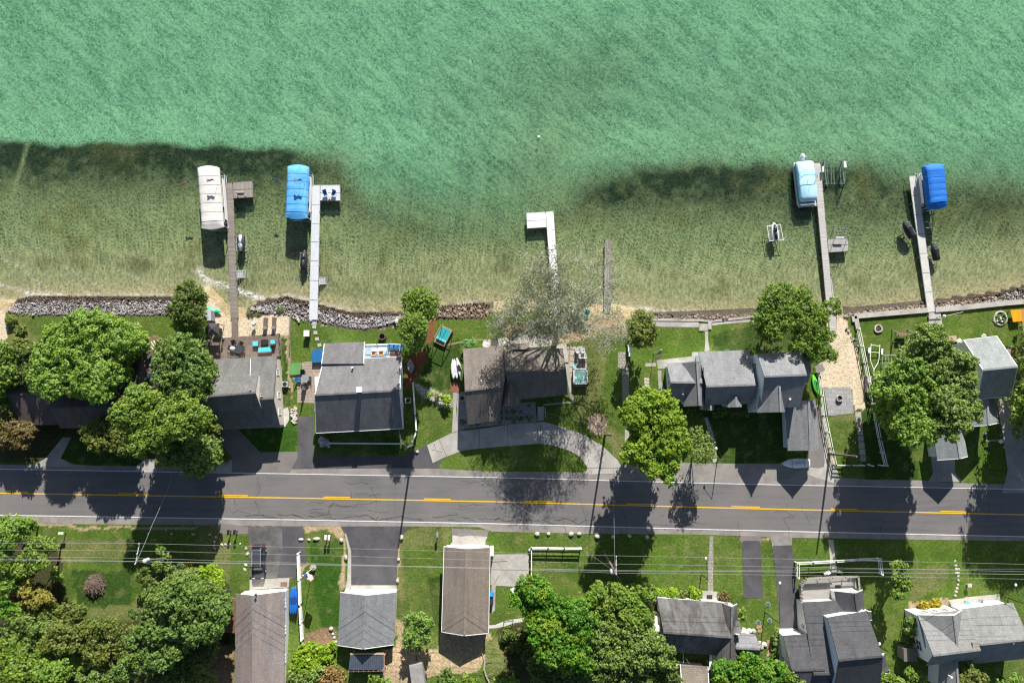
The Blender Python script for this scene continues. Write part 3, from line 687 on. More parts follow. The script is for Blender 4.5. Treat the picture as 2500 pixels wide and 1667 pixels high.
    fn = noise(nt, co, 3.0, 5, .75); fm = N(nt,'ShaderNodeMath',operation='MULTIPLY'); L(nt,fo.outputs['Fac'],fm.inputs[0]); L(nt,ramp(nt,fn,.42,.6),fm.inputs[1])
    m3 = N(nt,'ShaderNodeMixShader'); L(nt,fm.outputs[0],m3.inputs[0]); L(nt,m2.outputs[0],m3.inputs[1]); L(nt,fd.outputs[0],m3.inputs[2])
    o = N(nt,'ShaderNodeOutputMaterial'); L(nt,m3.outputs[0],o.inputs[0]); return m
def scat(X,Y):
    px, py = inv(X,Y,np.full_like(X,WZ)); T = ip(Tp,px)+(fbm(X,Y,3.2,71)-.5)*26+(fbm(X,Y,9,81)-.5)*14
    d = Y-Wy(X); sh = np.interp(px,[0,700,860,1000,1350,1480,1600,2050,2250],[10,14,70,130,130,55,24,26,70]); return np.clip(.02+.035*sstep(2,18,d)+.33*sstep(.6*sh,-1.6*sh,py-T)*(1-.45*tongf(px,py,T,X,Y)),0,1)
def rip(X,Y):
    px, py = inv(X,Y,np.full_like(X,WZ)); T = ip(Tp,px); return .28+.72*sstep(-120,30,py-T)
def foam(X,Y):
    px, py = inv(X,Y,np.full_like(X,WZ)); d = Y-Wy(X)
    e = np.exp(-((d-.15)/.30)**2)*np.clip((fbm(X,Y,3.5,131)-.36)*4,0,1)*(px<1700)*.75
    for pts,wd,k in (([(486,662),(500,680),(520,690),(553,699),(575,708),(600,715),(640,730)],7,1.0),([(60,713),(90,722),(105,726)],5,1),([(0,737),(30,742),(60,736)],5,1),([(205,723),(260,726),(330,722),(400,727)],4,.9),([(1560,750),(1590,755),(1620,762)],4,.8),
        ([(0,632),(48,652),(90,688),(125,717)],1.6,.45),([(150,645),(208,684),(290,714),(322,722)],1.6,.4),([(268,650),(342,684),(400,715)],1.6,.35),([(0,693),(60,712)],2,.5),([(-50,690),(0,697),(40,705),(75,717)],2.2,.5),([(420,720),(440,735),(455,742)],3,.5),([(1120,745),(1150,748),(1180,744)],4,.4)):
        for (x0,y0),(x1,y1) in zip(pts[:-1],pts[1:]):
            t = np.clip(((px-x0)*(x1-x0)+(py-y0)*(y1-y0))/((x1-x0)**2+(y1-y0)**2),0,1)
            dd = np.hypot(px-x0-t*(x1-x0), py-y0-t*(y1-y0)); e = np.maximum(e, k*np.exp(-(dd/wd)**2))
    return e
grid(lx, np.array(list(np.arange(-3,84,.34))+[95,150,400,1200,3000]), lambda X,Y: np.full_like(X,WZ), 'lake_water', watermat(), None, None, {'scat':scat,'foam':foam,'ripple':rip,'calm':lambda X,Y: .6*sstep(9,1,Y-Wy(X))})
# ================================================================== road
ASPH = mat('asphalt_road', (.156,.150,.148), (.112,.109,.109), 1.2, .9, .15, big=(.170,.155,.150), bigs=.12, detail=7, spec=.2, sx=(.10,1.5,1))
ASPD = mat('asphalt_dark', (.078,.076,.084), (.058,.056,.062), 2.0, .9, .15, big=(.100,.096,.102), bigs=.3, detail=7, spec=.2)
ASPB = mat('asphalt_worn', (.18,.166,.158), (.14,.128,.122), 1.5, .9, .15, big=(.19,.17,.16), bigs=.4, detail=7, spec=.2)
SHLD = mat('road_shoulder', (.235,.215,.20), (.185,.170,.158), 1.6, .95, .2, big=(.285,.258,.235), bigs=.4, detail=7, spec=.1)
LINEW = mat('road_paint_white', (.70,.70,.70), (.52,.52,.52), 3, .7, detail=5)
LINEY = mat('road_paint_yellow', (.78,.47,.04), (.62,.37,.04), 3, .7, detail=5)
edgeT = [(-1500,1105),(-300,1128),(0,1134),(500,1139),(700,1140),(1060,1143),(1180,1150),(1420,1152),(1500,1135),(1644,1129),(1770,1131),(1960,1132),(2030,1152),(2060,1166),(2130,1171),(2250,1172),(2300,1178),(2440,1181),(2500,1183),(2800,1190),(4000,1215)]
edgeB = [(4000,1355),(2800,1326),(2500,1320),(2200,1316),(1940,1312),(1700,1304),(1430,1302),(1200,1297),(1170,1286),(1000,1284),(700,1284),(500,1281),(200,1279),(100,1276),(0,1274),(-300,1268),(-1500,1240)]
sheet('road_shoulder', [(99,x,y) for x,y in edgeT+edgeB], SHLD, .012)
lt = [(-1500,1115),(0,1144.5),(350,1150.5),(700,1156),(1200,1165),(1750,1179.5),(1900,1183),(2500,1194),(4000,1222)]
lb = [(-1500,1232),(0,1257),(350,1262.5),(700,1268),(1200,1277.5),(1750,1292.5),(1900,1296),(2500,1309.5),(4000,1343)]
ly = [(-1500,1175),(0,1203.5),(350,1209.3),(700,1215),(1200,1224),(1750,1239),(1900,1242.5),(2500,1256),(4000,1290)]
sheet('road', [(99,x,y-2.0) for x,y in lt]+[(99,x,y+2.0) for x,y in lb[::-1]], ASPH, .02)
# south lane's own pavement of slightly different age
def ribbon(name, pts, wpx, m, zq, kind='structure'):
    b = MB()
    P0 = [G(x,y,zq) for x,y in pts]; q = wpx*MPP/2
    for a, c in zip(P0[:-1],P0[1:]):
        d = (c-a).normalized(); n = Vector((-d.y,d.x,0))*q
        b.add([a+n,a-n,c-n,c+n],[(0,1,2,3)])
    o = b.build(name, m); o['kind'] = kind; return o
ribbon('road_edge_line', lt, 2.0, LINEW, .044); ribbon('road_edge_line', lb, 2.3, LINEW, .044)
ribbon('road_centre_line', ly, 2.8, LINEY, .044)
def iy(pts,x): return float(np.interp(x,[p[0] for p in pts],[p[1] for p in pts]))
for a_, b_ in ((32,68),(289,353),(533,605),(790,855),(1035,1100),(1281,1349),(1529,1598),(1785,1855),(2028,2094),(2296,2360)):
    ribbon('road_centre_dash', [(a_,iy(ly,a_)-3.9),(b_,iy(ly,b_)-3.9)], 2.4, LINEY, .044)
crack = MB(); rr = random.Random(3); CRK = mat('crack_sealer', (.045,.044,.046), None, 3, .6)
def crk(x, y, L_, ang, w_=.9, wob=3.0):
    pts = [(x,y)]; a = ang
    for i in range(int(L_/6)):
        a = ang + rr.uniform(-.7,.7); x += 6*math.cos(a); y += 6*math.sin(a) ; y += rr.uniform(-wob,wob)*.25; pts.append((x,y))
    for p,q in zip(pts[:-1],pts[1:]):
        A = G(p[0],p[1],.03); B = G(q[0],q[1],.03); d = (B-A).normalized(); n = Vector((-d.y,d.x,0))*w_*rr.uniform(.5,1.1)*MPP*.5
        crack.add([A+n,A-n,B-n,B+n],[(0,1,2,3)])
for x0 in range(600,1440,38): crk(x0, iy(lb,x0)-rr.uniform(5,14), rr.uniform(30,70), rr.uniform(-.05,.08), 1.3)
for i in range(46):
    x0 = rr.uniform(520,2450); y0 = rr.uniform(iy(ly,x0)+6, iy(lb,x0)-6) if rr.random()<.7 else rr.uniform(iy(lt,x0)+6, iy(ly,x0)-8)
    crk(x0,y0,rr.uniform(15,80),rr.choice((.02,.05,1.5)) if rr.random()<.8 else 1.2,.8)
for x0,y0,l_ in ((628,1165,60),(624,1222,40),(630,1175,26),(815,1222,50),(857,1200,20)): crk(x0,y0,l_,1.55,.9)
crack.build('road_cracks', CRK)['kind'] = 'structure'
# ================================================================== driveways, paths, patios
CONCL = mat('concrete_light', (.44,.415,.38), (.36,.34,.31), 2.2, .9, .1, big=(.28,.265,.24), bigs=.4, detail=7)
CONCG = mat('concrete_grey', (.30,.285,.265), (.24,.228,.21), 2.2, .9, .1, big=(.36,.34,.31), bigs=.3, detail=7)
sheet('driveway', zz(1,[(230,1568),(350,1500),(480,1340),(545,1340),(465,1500),(560,1548),(700,1556)]), CONCG, .016)
sheet('driveway', zz(21,[(1105,320),(1120,262),(1190,203),(1280,200),(1262,235),(1300,325)]), CONCL, .016)
sheet('driveway', zz(3,[(250,1190),(395,1200),(610,1425),(965,1420),(965,1480),(890,1622),(850,1624),(340,1615),(340,1480),(230,1330)]), ASPB, .03)
sheet('driveway', zz(3,[(130,1612),(200,1500),(338,1496),(338,1614)]), CONCL, .016)
sheet('driveway', zz(22,[(495,-92),(650,-92),(655,150),(655,296),(1530,284),(1600,240),(1730,180),(1790,352),(1870,330),(1845,395),(1640,398),(435,408),(495,310)]), ASPD, .034)
sheet('driveway', zz(22,[(1735,180),(1960,70),(2010,52),(2352,12)])+zz(23,[(350,62),(700,38),(840,75),(1060,150),(1250,260),(1400,400),(1440,470),(1436,530),(1085,540),(1115,478),(1050,380),(960,320),(780,262),(640,246),(350,268),(0,300)])+zz(22,[(2060,240),(1900,300),(1790,352)]), CONCL, .03)
for a,b in ((350,62,350,268),(700,38,700,38),(1900,0,0,0)) if False else (): pass
jb = MB()
def joint(z,x0,y0,x1,y1,w_=.05,zq=.036):
    A = P(z,x0,y0,zq); B = P(z,x1,y1,zq); d=(B-A).normalized(); n=Vector((-d.y,d.x,0))*w_*.5; jb.add([A+n,A-n,B-n,B+n],[(0,1,2,3)])
for q in ((23,75,95,85,285),(23,350,66,352,264),(23,668,50,660,245),(23,668,150,780,175),(23,780,175,765,245),(23,950,165,905,300),(22,1850,128,1925,290),(22,1800,165,1820,225),(22,1775,225,1880,248),(23,1200,420,1290,330),(11,850,500,1190,505),(11,850,430,1000,420),(11,870,640,915,560),(23,1090,478,1435,478)): joint(*q)
jb.build('concrete_joints', CRK)['kind'] = 'structure'
sheet('driveway', zz(6,[(1170,1440),(1175,1300),(1250,1310),(1228,985),(1262,985),(1296,1400),(1290,1440),(1250,1450)]), ASPB, .03)
sheet('pavement', zz(6,[(1228,985),(1285,980),(1330,1400),(1400,1480),(1370,1568),(1170,1500),(1170,1440),(1250,1450),(1290,1440)]), CONCL, .022)
sheet('driveway', zz(24,[(1450,130),(1700,130),(1690,235),(1688,350),(1720,410),(1770,455),(1430,455),(1480,375)]), CONCG, .03)
sheet('driveway', zz(7,[(1360,950),(1375,925),(1470,905),(1500,740),(1568,700),(1900,700),(1900,1640),(1400,1640),(1420,1565),(1442,1460),(1410,1230)]), CONCG, .026)
sheet('path', zz(7,[(1262,1236),(1405,1226),(1405,1242),(1270,1246)]), CONCG, .032)
sheet('driveway', zz(10,[(330,95),(850,95),(862,200),(885,450),(780,462),(785,572),(345,592),(338,200)]), ASPD, .03)
sheet('driveway', zz(10,[(333,95),(650,95),(655,300),(600,575),(346,590),(340,200)]), mat('asphalt_patched',(.095,.09,.092),(.065,.063,.068),1.2,.9,.1,big=(.15,.14,.135),bigs=.5,detail=7), .036)
sheet('driveway', zz(10,[(345,592),(785,572),(720,580),(712,665),(345,690)]), CONCL, .024)
sheet('pavement', zz(10,[(20,60),(340,95),(336,165),(250,168),(110,168),(60,160)]), ASPB, .018)
sheet('driveway', zz(10,[(1200,96),(1860,96),(1835,120),(1775,170),(1745,240),(1726,646),(1296,646),(1296,330),(1255,190)]), ASPD, .03)
sheet('driveway', zz(10,[(1296,646),(1726,646),(1728,716),(1290,712)]), CONCL, .024)
sheet('kerb_strip', zz(10,[(1238,150),(1256,170),(1300,330),(1300,650),(1282,690),(1240,700),(1262,600),(1272,330)]), CONCL, .04)
sheet('driveway', zz(11,[(470,110),(825,130),(790,238),(480,236)]), ASPB, .03)
sheet('driveway', zz(11,[(480,175),(560,190),(640,180),(810,190),(790,240),(792,292),(440,288),(480,236)]), CONCL, .036)
sheet('patio', zz(11,[(838,357),(1180,353),(1198,375),(1200,645),(1100,660),(860,650),(838,640)]), CONCL, .026)
sheet('path', zz(11,[(848,650),(887,650),(880,880),(848,915)]), CONCG, .03)
sheet('path', zz(11,[(820,1022),(880,1020),(950,990),(1060,965),(1165,952),(1165,985),(1070,1000),(960,1035),(880,1050),(820,1052)]), mat('white_gravel',(.62,.61,.60),(.38,.37,.36),5,.9,.3), .02)
PAVE = pavers('paver_path', (.36,.33,.29), (.29,.27,.24), (.16,.17,.10), .45,.45,0,.5,.03)
sheet('path', zz(12,[(1128,186),(1160,186),(1162,420),(1158,705),(1110,705),(1114,420)]), PAVE, .022)
sheet('path', zz(12,[(1058,698),(1209,708),(1207,800),(1055,785)]), CONCL, .15, th=.3)
sheet('driveway', zz(12,[(1432,240),(1450,228),(1590,230),(1603,250),(1615,500),(1630,765),(1447,765),(1440,500)]), ASPD, .03)
sheet('pavement', zz(12,[(1410,185),(1610,185),(1606,262),(1432,262)]), ASPB, .018)
sheet('driveway', zz(12,[(1722,275),(1900,270),(1908,330),(1926,500)])+zz(13,[(265,780),(290,1035),(92,1035),(60,620),(25,285)]), ASPD, .03)
sheet('pavement', zz(13,[(5,180),(205,185),(200,290),(22,290)]), SHLD, .018)
sheet('driveway', zz(13,[(92,1035),(290,1035),(322,1110),(100,1110)]), CONCL, .024)
sheet('path', zz(13,[(540,215),(588,215),(606,400),(625,535),(560,540),(556,400)]), CONCL, .022)
sheet('patio', zz(13,[(1645,772),(1800,755),(1800,748),(2122,718),(2140,835),(1720,880)]), CONCL, .022)
PATIO = pavers('tan_pavers', (.40,.32,.26), (.33,.27,.225), (.22,.18,.14), .5,.42,R(2),.5,.03)
sheet('patio', zz(3,[(960,570),(1110,555),(1215,560),(1212,960),(965,950),(960,760),(900,700),(900,620)]), PATIO, .022)
sheet('patio', zz(4,[(860,588),(1110,565),(1300,470),(1560,560),(1570,640),(1290,660),(860,665)]), CONCL, .022)
sheet('path', zz(4,[(500,632),(620,602),(860,575),(862,590),(640,618),(500,648)]), mat('worn_path',(.26,.19,.11),(.2,.16,.09),3,.95), .016)
sheet('patio', zz(4,[(1560,630),(1655,625),(1678,800),(1640,800),(1615,670),(1560,672)]), CONCL, .2, th=.3)
PAVL = pavers('large_pavers', (.48,.42,.34), (.40,.34,.28), (.22,.19,.16), 1.0,.85,R(3),0,.10)
sheet('patio', zz(4,[(1665,655),(1832,645),(1870,1000),(1760,1005),(1700,1000),(1675,830)]), PAVL, .024)
sheet('path', zz(4,[(1640,800),(1678,800),(1732,1190),(1440,1215),(1430,1200),(1700,1175)]), CONCG, .04)
sheet('patio', zz(4,[(548,990),(640,990),(650,1090),(590,1100),(590,1082),(550,1082)]), pavers('red_bricks',(.34,.14,.08),(.26,.10,.06),(.12,.08,.06),.3,.15,0,.5,.02), .022)
sheet('gravel_bed', zz(4,[(600,1090),(700,1080),(720,1380),(1010,1350),(1000,1200),(1360,1180),(1375,1370),(1010,1400),(700,1435),(620,1455)]), mat('bed_gravel',(.36,.355,.37),(.16,.16,.17),5,.95,.4), .022)
sheet('path', zz(4,[(570,1090),(612,1090),(600,1250),(625,1460),(560,1480),(575,1250)]), CONCG, .03)
sheet('path', zz(5,[(215,560),(275,560),(290,680),(300,690),(300,930),(250,960),(245,690),(215,680)]), PAVE, .022)
sheet('path', zz(5,[(268,1150),(305,1150),(290,1300),(268,1300)]), CONCL, .022)
sheet('path', zz(5,[(512,625),(780,595),(785,562),(835,562),(840,630),(560,690),(520,690)]), CONCL, .022)
sheet('path', zz(5,[(425,648),(505,645),(505,672),(425,674)]), CONCG, .022)
sheet('path', zz(5,[(518,700),(548,705),(548,780),(570,860),(565,890),(530,890)]), CONCG, .022)
sheet('path', zz(5,[(880,400),(905,400),(905,470),(918,555),(878,558),(884,470)]), CONCG, .022)
sheet('path', zz(6,[(370,1062),(400,1062),(440,1180),(465,1280),(470,1400),(440,1410),(440,1300),(410,1180)]), mat('stone_path',(.50,.47,.43),(.2,.19,.17),3.5,.95,.3), .022)
GPAV = pavers('grey_pavers', (.36,.355,.36), (.30,.30,.31), (.22,.215,.21), .9,.6,R(4),.5,.03)
sheet('patio', zz(6,[(1290,840),(1495,828),(1520,1030),(1325,1050)]), GPAV, .024)
for k,(a,b) in enumerate(((1020,1060),(1062,1100),(1102,1150),(1155,1195),(1200,1245),(1250,1300),(1305,1350),(1355,1400))):
    x0 = 275+ (a-1020)*.11; sheet('path', zz(7,[(x0,a),(x0+45,a),(x0+47,b),(x0+2,b)]), (CONCL,GPAV,mat('tan_stone',(.42,.34,.26),None,3))[k%3], .024)
sheet('patio', zz(36,[(1095,-20),(1420,-40),(1420,320),(1290,330),(1270,160)]), stripes('deck_gold',(.50,.27,.09),(.4,.2,.06),1,.16), .12, th=.2)
# ================================================================== houses
SH_GREY = shingle('grey_shingle', (0.185,0.182,0.177), (0.143,0.143,0.143), (0.064,0.064,0.067))
SH_DARK = shingle('dark_shingle', (0.183,0.178,0.186), (0.139,0.137,0.146), (0.246,0.246,0.246), st=.3)
SH_TAN = shingle('tan_shingle', (0.214,0.187,0.164), (0.169,0.146,0.131), (0.079,0.069,0.061))
SH_BRN = shingle('brown_shingle', (0.149,0.121,0.109), (0.115,0.092,0.086), (.20,.15,.12))
SH_SLATE = shingle('slate_shingle', (0.247,0.253,0.267), (0.187,0.193,0.207), (0.239,0.239,0.239), st=.5)
SH_CHAR = shingle('charcoal_shingle', (0.093,0.094,0.104), (0.069,0.071,0.079), (0.090,0.090,0.090))
SH_BLUE = shingle('pale_blue_shingle', (0.281,0.304,0.309), (0.225,0.248,0.253), (0.281,0.289,0.289))
SH_LG = shingle('light_grey_shingle', (0.256,0.260,0.256), (0.211,0.215,0.215), (0.244,0.244,0.238))
SH_STK = shingle('streaked_shingle', (0.106,0.100,0.100), (0.081,0.076,0.078), (0.204,0.204,0.201), st=.95)
SH_TAUPE = shingle('taupe_shingle', (0.238,0.199,0.168), (0.190,0.161,0.135), (0.222,0.190,0.157))
SH_MAUVE = shingle('mauve_shingle', (.27,.242,.232), (.21,.188,.182), (0.270,0.157,0.121), st=.4)
W_CREAM = mat('cream_wall', (.66,.60,.52), (.58,.53,.46), 2, .7)
W_WHITE = mat('white_wall', (.80,.80,.79), (.72,.72,.72), 2, .6)
W_BROWN = mat('brown_wall', (.14,.095,.07), (.10,.07,.05), 2, .8)
W_SKYLIT = mat('skylit_wall', (.66,.74,.80), (.60,.68,.75), 2, .7)  # shaded white walls: the blue of skylight is put into the colour
def house(name, label, cat, z, x, y, group=None):
    p = P(z, x, y, 0); return thing(name, label, cat, (p.x,p.y,0), 0, group)
# --- A brown house under the trees at far left
h = house('house', 'long brown cottage with dark roof mostly hidden under trees at the left edge', 'house', 1, 480, 1000)
gable(h, 1, [(60,860),(450,850),(470,1245),(135,1245)], 3.0, 4.8, 'x', .40, SH_BRN, W_BROWN)
gable(h, 1, [(440,780),(1000,770),(860,1268),(462,1270)], 3.3, 5.6, 'x', .68, SH_BRN, W_BROWN)
b = gable(h, 1, [(985,690),(1290,690),(1240,1010),(920,1010)], 3.6, 5.2, 'y', .5, SH_BRN, W_BROWN)
for x, y, zc in ((1145,760,4.75),(1137,880,4.75)):
    p = P(1,x,y,zc); s_ = MB().box((p.x,p.y,zc),(.9,1.0,.12)).build('skylight', DARK, h); MB().box((p.x,p.y,zc+.07),(.7,.8,.02)).build('pane', GLASS, s_)
bb = MB()
for k in range(3): bb.beam(P(1,1130+k*22,612-k*6,2.9),P(1,1190+k*18,690-k*5,2.9),.1,.12)
bb.build('roof_boards', W_WHITE, h)
# --- B grey shingle house behind the wooden deck
h = house('house', 'grey shingled two level house with cream gable wall behind the brown sun deck', 'house', 3, 450, 850)
m1 = gable(h, 3, [(112,542),(766,503),(800,1188),(190,1212)], 3.2, 5.7, 'x', .62, SH_GREY, W_CREAM, t2=.60)
m2 = gable(h, 3, [(45,712),(586,690),(617,1008),(95,1050)], 5.4, 7.2, 'x', .56, SH_GREY, W_CREAM, t2=.53, inset=.04)
for f_ in (.2,.55,.8): window(h, m1['NE'], m1['SE'], f_, 1.9, .8, 1.1)
vent(h, 3, 520, 826, 6.9); vent(h, 3, 622, 868, 5.6); vent(h, 3, 628, 890, 5.7, .05, .7, WHITE)
cb = MB(); cb.beam(P(3,517,530,3.5),P(3,513,695,5.2),.05,.05,.05); cb.build('cable', WHITE, h)
# --- C dark grey house with blue deck
h = house('house', 'large dark grey roofed house with white vent box on its ridge and pale blue deck', 'house', 3, 1560, 880)
gable(h, 3, [(1222,386),(1606,370),(1612,600),(1212,600)], 2.9, 3.9, 'x', .93, SH_DARK, W_SKYLIT, trim=WHITE, cap=False, inset=.2)
m1 = gable(h, 3, [(1212,548),(1962,512),(1976,1199),(1141,1242)], 3.2, 5.9, 'x', .485, SH_DARK, W_SKYLIT, trim=WHITE, eave=True, t2=.48)
for f_ in (.15,.4,.65,.85): window(h, m1['NE'], m1['SE'], f_, 1.9, .8, 1.0)
p = P(3,1565,828,5.9); MB().box((p.x,p.y,6.0),(.6,.6,1.3)).box((p.x,p.y,6.7),(.75,.75,.12)).build('chimney', WHITE, h)
p = P(3,1493,617,4.3); MB().tube((p.x,p.y,4.0),(p.x,p.y,4.7),.12,.12,10).build('roof_vent', WHITE, h)
gable(h, 3, [(1128,1000),(1205,995),(1205,1062),(1130,1062)], 2.6, 3.0, 'x', .5, SH_GREY, W_SKYLIT, inset=.12)
BLD = mat('blue_deck_boards', (.33,.42,.50), (.28,.36,.44), 3, .7)
dk = house('balcony_deck', 'pale blue raised deck with white railing beside the dark grey house', 'deck', 3, 1730, 455)
q = [P(3,1618,402,1.2),P(3,1850,395,1.2),P(3,1958,400,1.2),P(3,1960,515,1.2),P(3,1612,530,1.2)]
MB().prism([(v.x,v.y) for v in q],1.05,1.2).build('floor', BLD, dk)
rb = MB()
def rail(b_, pts, h0, h1, every=1.4, r=.035):
    for a, c in zip(pts[:-1],pts[1:]):
        a = Vector(a); c = Vector(c); n_ = max(1,int((c-a).length/every))
        A = a.copy(); A.z = h1; C = c.copy(); C.z = h1; b_.beam(A,C,.1,.06); A2=A.copy(); A2.z=h0+.15; C2=C.copy(); C2.z=h0+.15; b_.beam(A2,C2,.06,.05)
        for i in range(n_+1):
            v = a.lerp(c,i/n_); b_.box((v.x,v.y,(h0+h1)/2),(.1,.1,h1-h0))
rail(rb, [q[4],q[0],q[1],q[2]], 1.2, 2.15); rb.build('railing', WHITE, dk)
for v in q: MB().box((v.x*.985,v.y*.985+.0,.5),(.14,.14,1.05)).build('post', WOODG, dk)
# --- D tan house
h = house('house', 'tan roofed bungalow under the bare silver tree with gravel bed in front', 'house', 4, 1150, 950)
TW = W_CREAM
m1 = gable(h, 4, [(668,672),(1120,636),(1014,1352),(716,1402)], 2.9, 5.2, 'x', .56, SH_TAN, TW, t2=.56)
m2 = gable(h, 4, [(1050,655),(1622,668),(1670,1112),(1110,1165)], 3.1, 5.2, 'x', .50, SH_TAN, TW, t2=.48)
gable(h, 4, [(990,950),(1260,950),(1215,1212),(1000,1232)], 2.9, 4.6, 'y', .5, SH_TAN, TW)
gable(h, 4, [(858,1200),(990,1200),(988,1364),(872,1368)], 2.8, 4.0, 'y', .5, SH_TAN, TW, inset=.2)
gable(h, 4, [(1120,625),(1300,612),(1300,700),(1120,710)], 2.9, 3.4, 'x', .85, SH_TAN, TW, cap=False)
vent(h, 4, 842, 978, 4.3, .09, .5, WHITE); vent(h, 4, 1538, 712, 3.7, .09, .4)
window(h, m1['SW'], m1['NW'], .65, 1.7, 1.2, 1.0); window(h, m2['NE'], m2['SE'], .4, 1.7, 1.2, 1.0)
st = house('steps', 'concrete entry steps beside the gravel bed of the tan bungalow', 'steps', 4, 1415, 1290)
sb = MB()
for i in range(4):
    a = [P(4,1380,1225+i*34,0),P(4,1444,1222+i*34,0),P(4,1446,1256+i*34,0),P(4,1382,1259+i*34,0)]; sb.prism([(v.x,v.y) for v in a],0,.68-.16*i)
sb.build('tread', CONC, st); MB().box((P(4,1455,1285).x,P(4,1455,1285).y,.35),(.14,1.5,.9)).build('side_wall', CONC, st)
# --- E many gabled grey cottage
h = house('house', 'sprawling grey cottage with many gables and a tall white upper wall', 'house', 6, 560, 800)
a1 = gable(h, 6, [(86,648),(335,632),(335,950),(106,932)], 2.8, 4.7, 'x', .53, SH_SLATE, W_SKYLIT)
for f_ in (.12,.3,.5,.7,.88): window(h, a1['SW'], a1['NW'], f_, 1.7, .6, .9)
gable(h, 6, [(205,646),(378,634),(382,972),(216,978)], 3.0, 5.0, 'y', .5, SH_SLATE, W_SKYLIT, t2=.58)
a2 = gable(h, 6, [(328,562),(718,546),(742,958),(378,968)], 3.3, 5.5, 'x', .66, SH_SLATE, W_SKYLIT, t2=.66)
gable(h, 6, [(372,900),(446,898),(450,1008),(366,1010)], 2.8, 3.9, 'y', .52, SH_SLATE, WHITE, inset=.15)
gable(h, 6, [(560,905),(655,900),(662,982),(552,986)], 3.9, 4.6, 'y', .5, SH_SLATE, W_SKYLIT, inset=.12)
tt = gable(h, 6, [(778,577),(1112,556),(1108,985),(812,985)], 5.6, 8.0, 'x', .44, SH_SLATE, W_SKYLIT, t2=.44, inset=.04)
gable(h, 6, [(1040,566),(1180,572),(1168,800),(1040,800)], 4.4, 5.4, 'x', .6, SH_SLATE, W_SKYLIT, cap=False)
tg = gable(h, 6, [(812,830),(978,826),(992,1021),(778,1026)], 5.3, 7.6, 'y', .58, SH_SLATE, W_SKYLIT, t2=.64, inset=.04)
for f_, zc in ((.78,4.2),(.42,4.6)): window(h, tt['SW'], tt['NW'], f_, zc, .9, 1.3)
window(h, tg['SW'], tg['NW'], .2, 4.2, .7, 1.0)
gw = gable(h, 6, [(1000,948),(1225,925),(1254,1308),(1014,1317)], 2.8, 4.4, 'y', .62, SH_SLATE, W_SKYLIT, t2=.58)
window(h, gw['SW'], gw['NW'], .75, 1.7, .7, .9)
door(h, gw['SE'], gw['SW'], .5, 2.6, 2.1, WHITE, 'garage_door')
vent(h, 6, 370, 682, 4.6, .07, .6); vent(h, 6, 1027, 922, 6.3, .09, .3, WHITE); vent(h, 6, 205, 885, 3.6, .07, .6)
# --- F pale house right
h = house('house', 'pale blue grey two storey house with attached wing at the right edge', 'house', 7, 1310, 700)
f1 = gable(h, 36, [(345,455),(872,392),(1105,1357),(560,1400)], 5.6, 8.4, 'x', .53, SH_BLUE, W_WHITE, trim=WHITE, t2=.53, eave=True)
f2 = gable(h, 7, [(1130,860),(1335,860),(1374,1104),(1112,1137)], 3.6, 5.2, 'y', .5, SH_BLUE, W_WHITE, trim=WHITE, t2=.5)
window(h, f1['SE'], f1['SW'], .3, 4.2)
h = house('garage', 'grey roofed garage at the roadside partly under the big leafy tree', 'garage', 7, 1010, 1270)
g1 = gable(h, 7, [(872,1178),(1100,1145),(1138,1361),(904,1389)], 2.8, 4.2, 'y', .58, SH_BLUE, W_WHITE, trim=WHITE, t2=.56)
door(h, g1['SE'], g1['SW'], .5, 2.8, 2.1, WHITE, 'garage_door')
# --- shed between fence and tree
h = house('shed', 'small grey storage shed under the big leafy tree beside the white fence', 'shed', 7, 470, 800)
gable(h, 7, [(430,738),(620,728),(625,795),(440,802)], 2.2, 2.6, 'x', .5, mat('shed_roof',(.40,.42,.44),None,3,.6), mat('shed_wall',(.30,.28,.25),None,3), inset=.08, cap=False)
MB().beam(P(7,400,745,.9),P(7,400,870,.9),1.2,.9).build('bin', mat('grey_bin',(.33,.31,.29),None,2), h)
h = house('house', 'dark roofed house barely entering the picture at the right edge', 'house', 99, 2560, 920)
nb = gable(h, 99, [(2508,838),(2660,832),(2664,1012),(2512,1016)], 4.2, 6.2, 'y', .5, SH_CHAR, W_BROWN)
window(h, nb['SW'], nb['NW'], .5, 2.0)
# ================= south side
h = house('garage', 'long mauve grey shingled garage with white walls at the bottom edge', 'garage', 10, 440, 1200)
g = gable(h, 10, [(213,728),(671,704),(672,1720),(202,1720)], 3.0, 4.7, 'y', .44, SH_MAUVE, W_WHITE, t2=.46, inset=.28)
for f_ in (.12,.38,.66): window(h, g['NE'], g['SE'], f_, 1.9, 1.0, .7)
door(h, g['NW'], g['NE'], .3, 2.6, 2.1, WHITE, 'garage_door'); door(h, g['NW'], g['NE'], .75, 2.6, 2.1, WHITE, 'garage_door')
p = P(10,408,730,4.7); MB().box((p.x,p.y,4.75),(.12,.12,.5)).ball((p.x,p.y,5.1),.16,8,5).build('finial', DARK, h)
h = house('shed', 'low brown roofed lean-to shed beside the long mauve garage', 'shed', 10, 160, 930)
gable(h, 10, [(120,790),(232,780),(232,1092),(104,1094)], 2.0, 2.3, 'y', .85, mat('rust_brown_roof',(.19,.095,.05),(.13,.07,.04),3,.9,.3), W_BROWN, inset=.1, cap=False)
h = house('garage', 'square slate grey garage with white front at the end of the dark driveway', 'garage', 10, 1450, 960)
g = gable(h, 10, [(1197,714),(1723,712),(1701,1206),(1172,1212)], 2.8, 4.6, 'y', .5, SH_SLATE, W_WHITE, trim=WHITE, t2=.5, inset=.25)
door(h, g['NW'], g['NE'], .5, 4.6, 2.1, W_WHITE, 'garage_door')
for s_ in (.1,.9): window(h, g['NW'], g['NE'], s_, 1.9, .5, .6)
h = house('shed', 'small lean-to with dark ribbed metal roof on pink timber frame', 'shed', 10, 1440, 1400)
z0 = 1.0
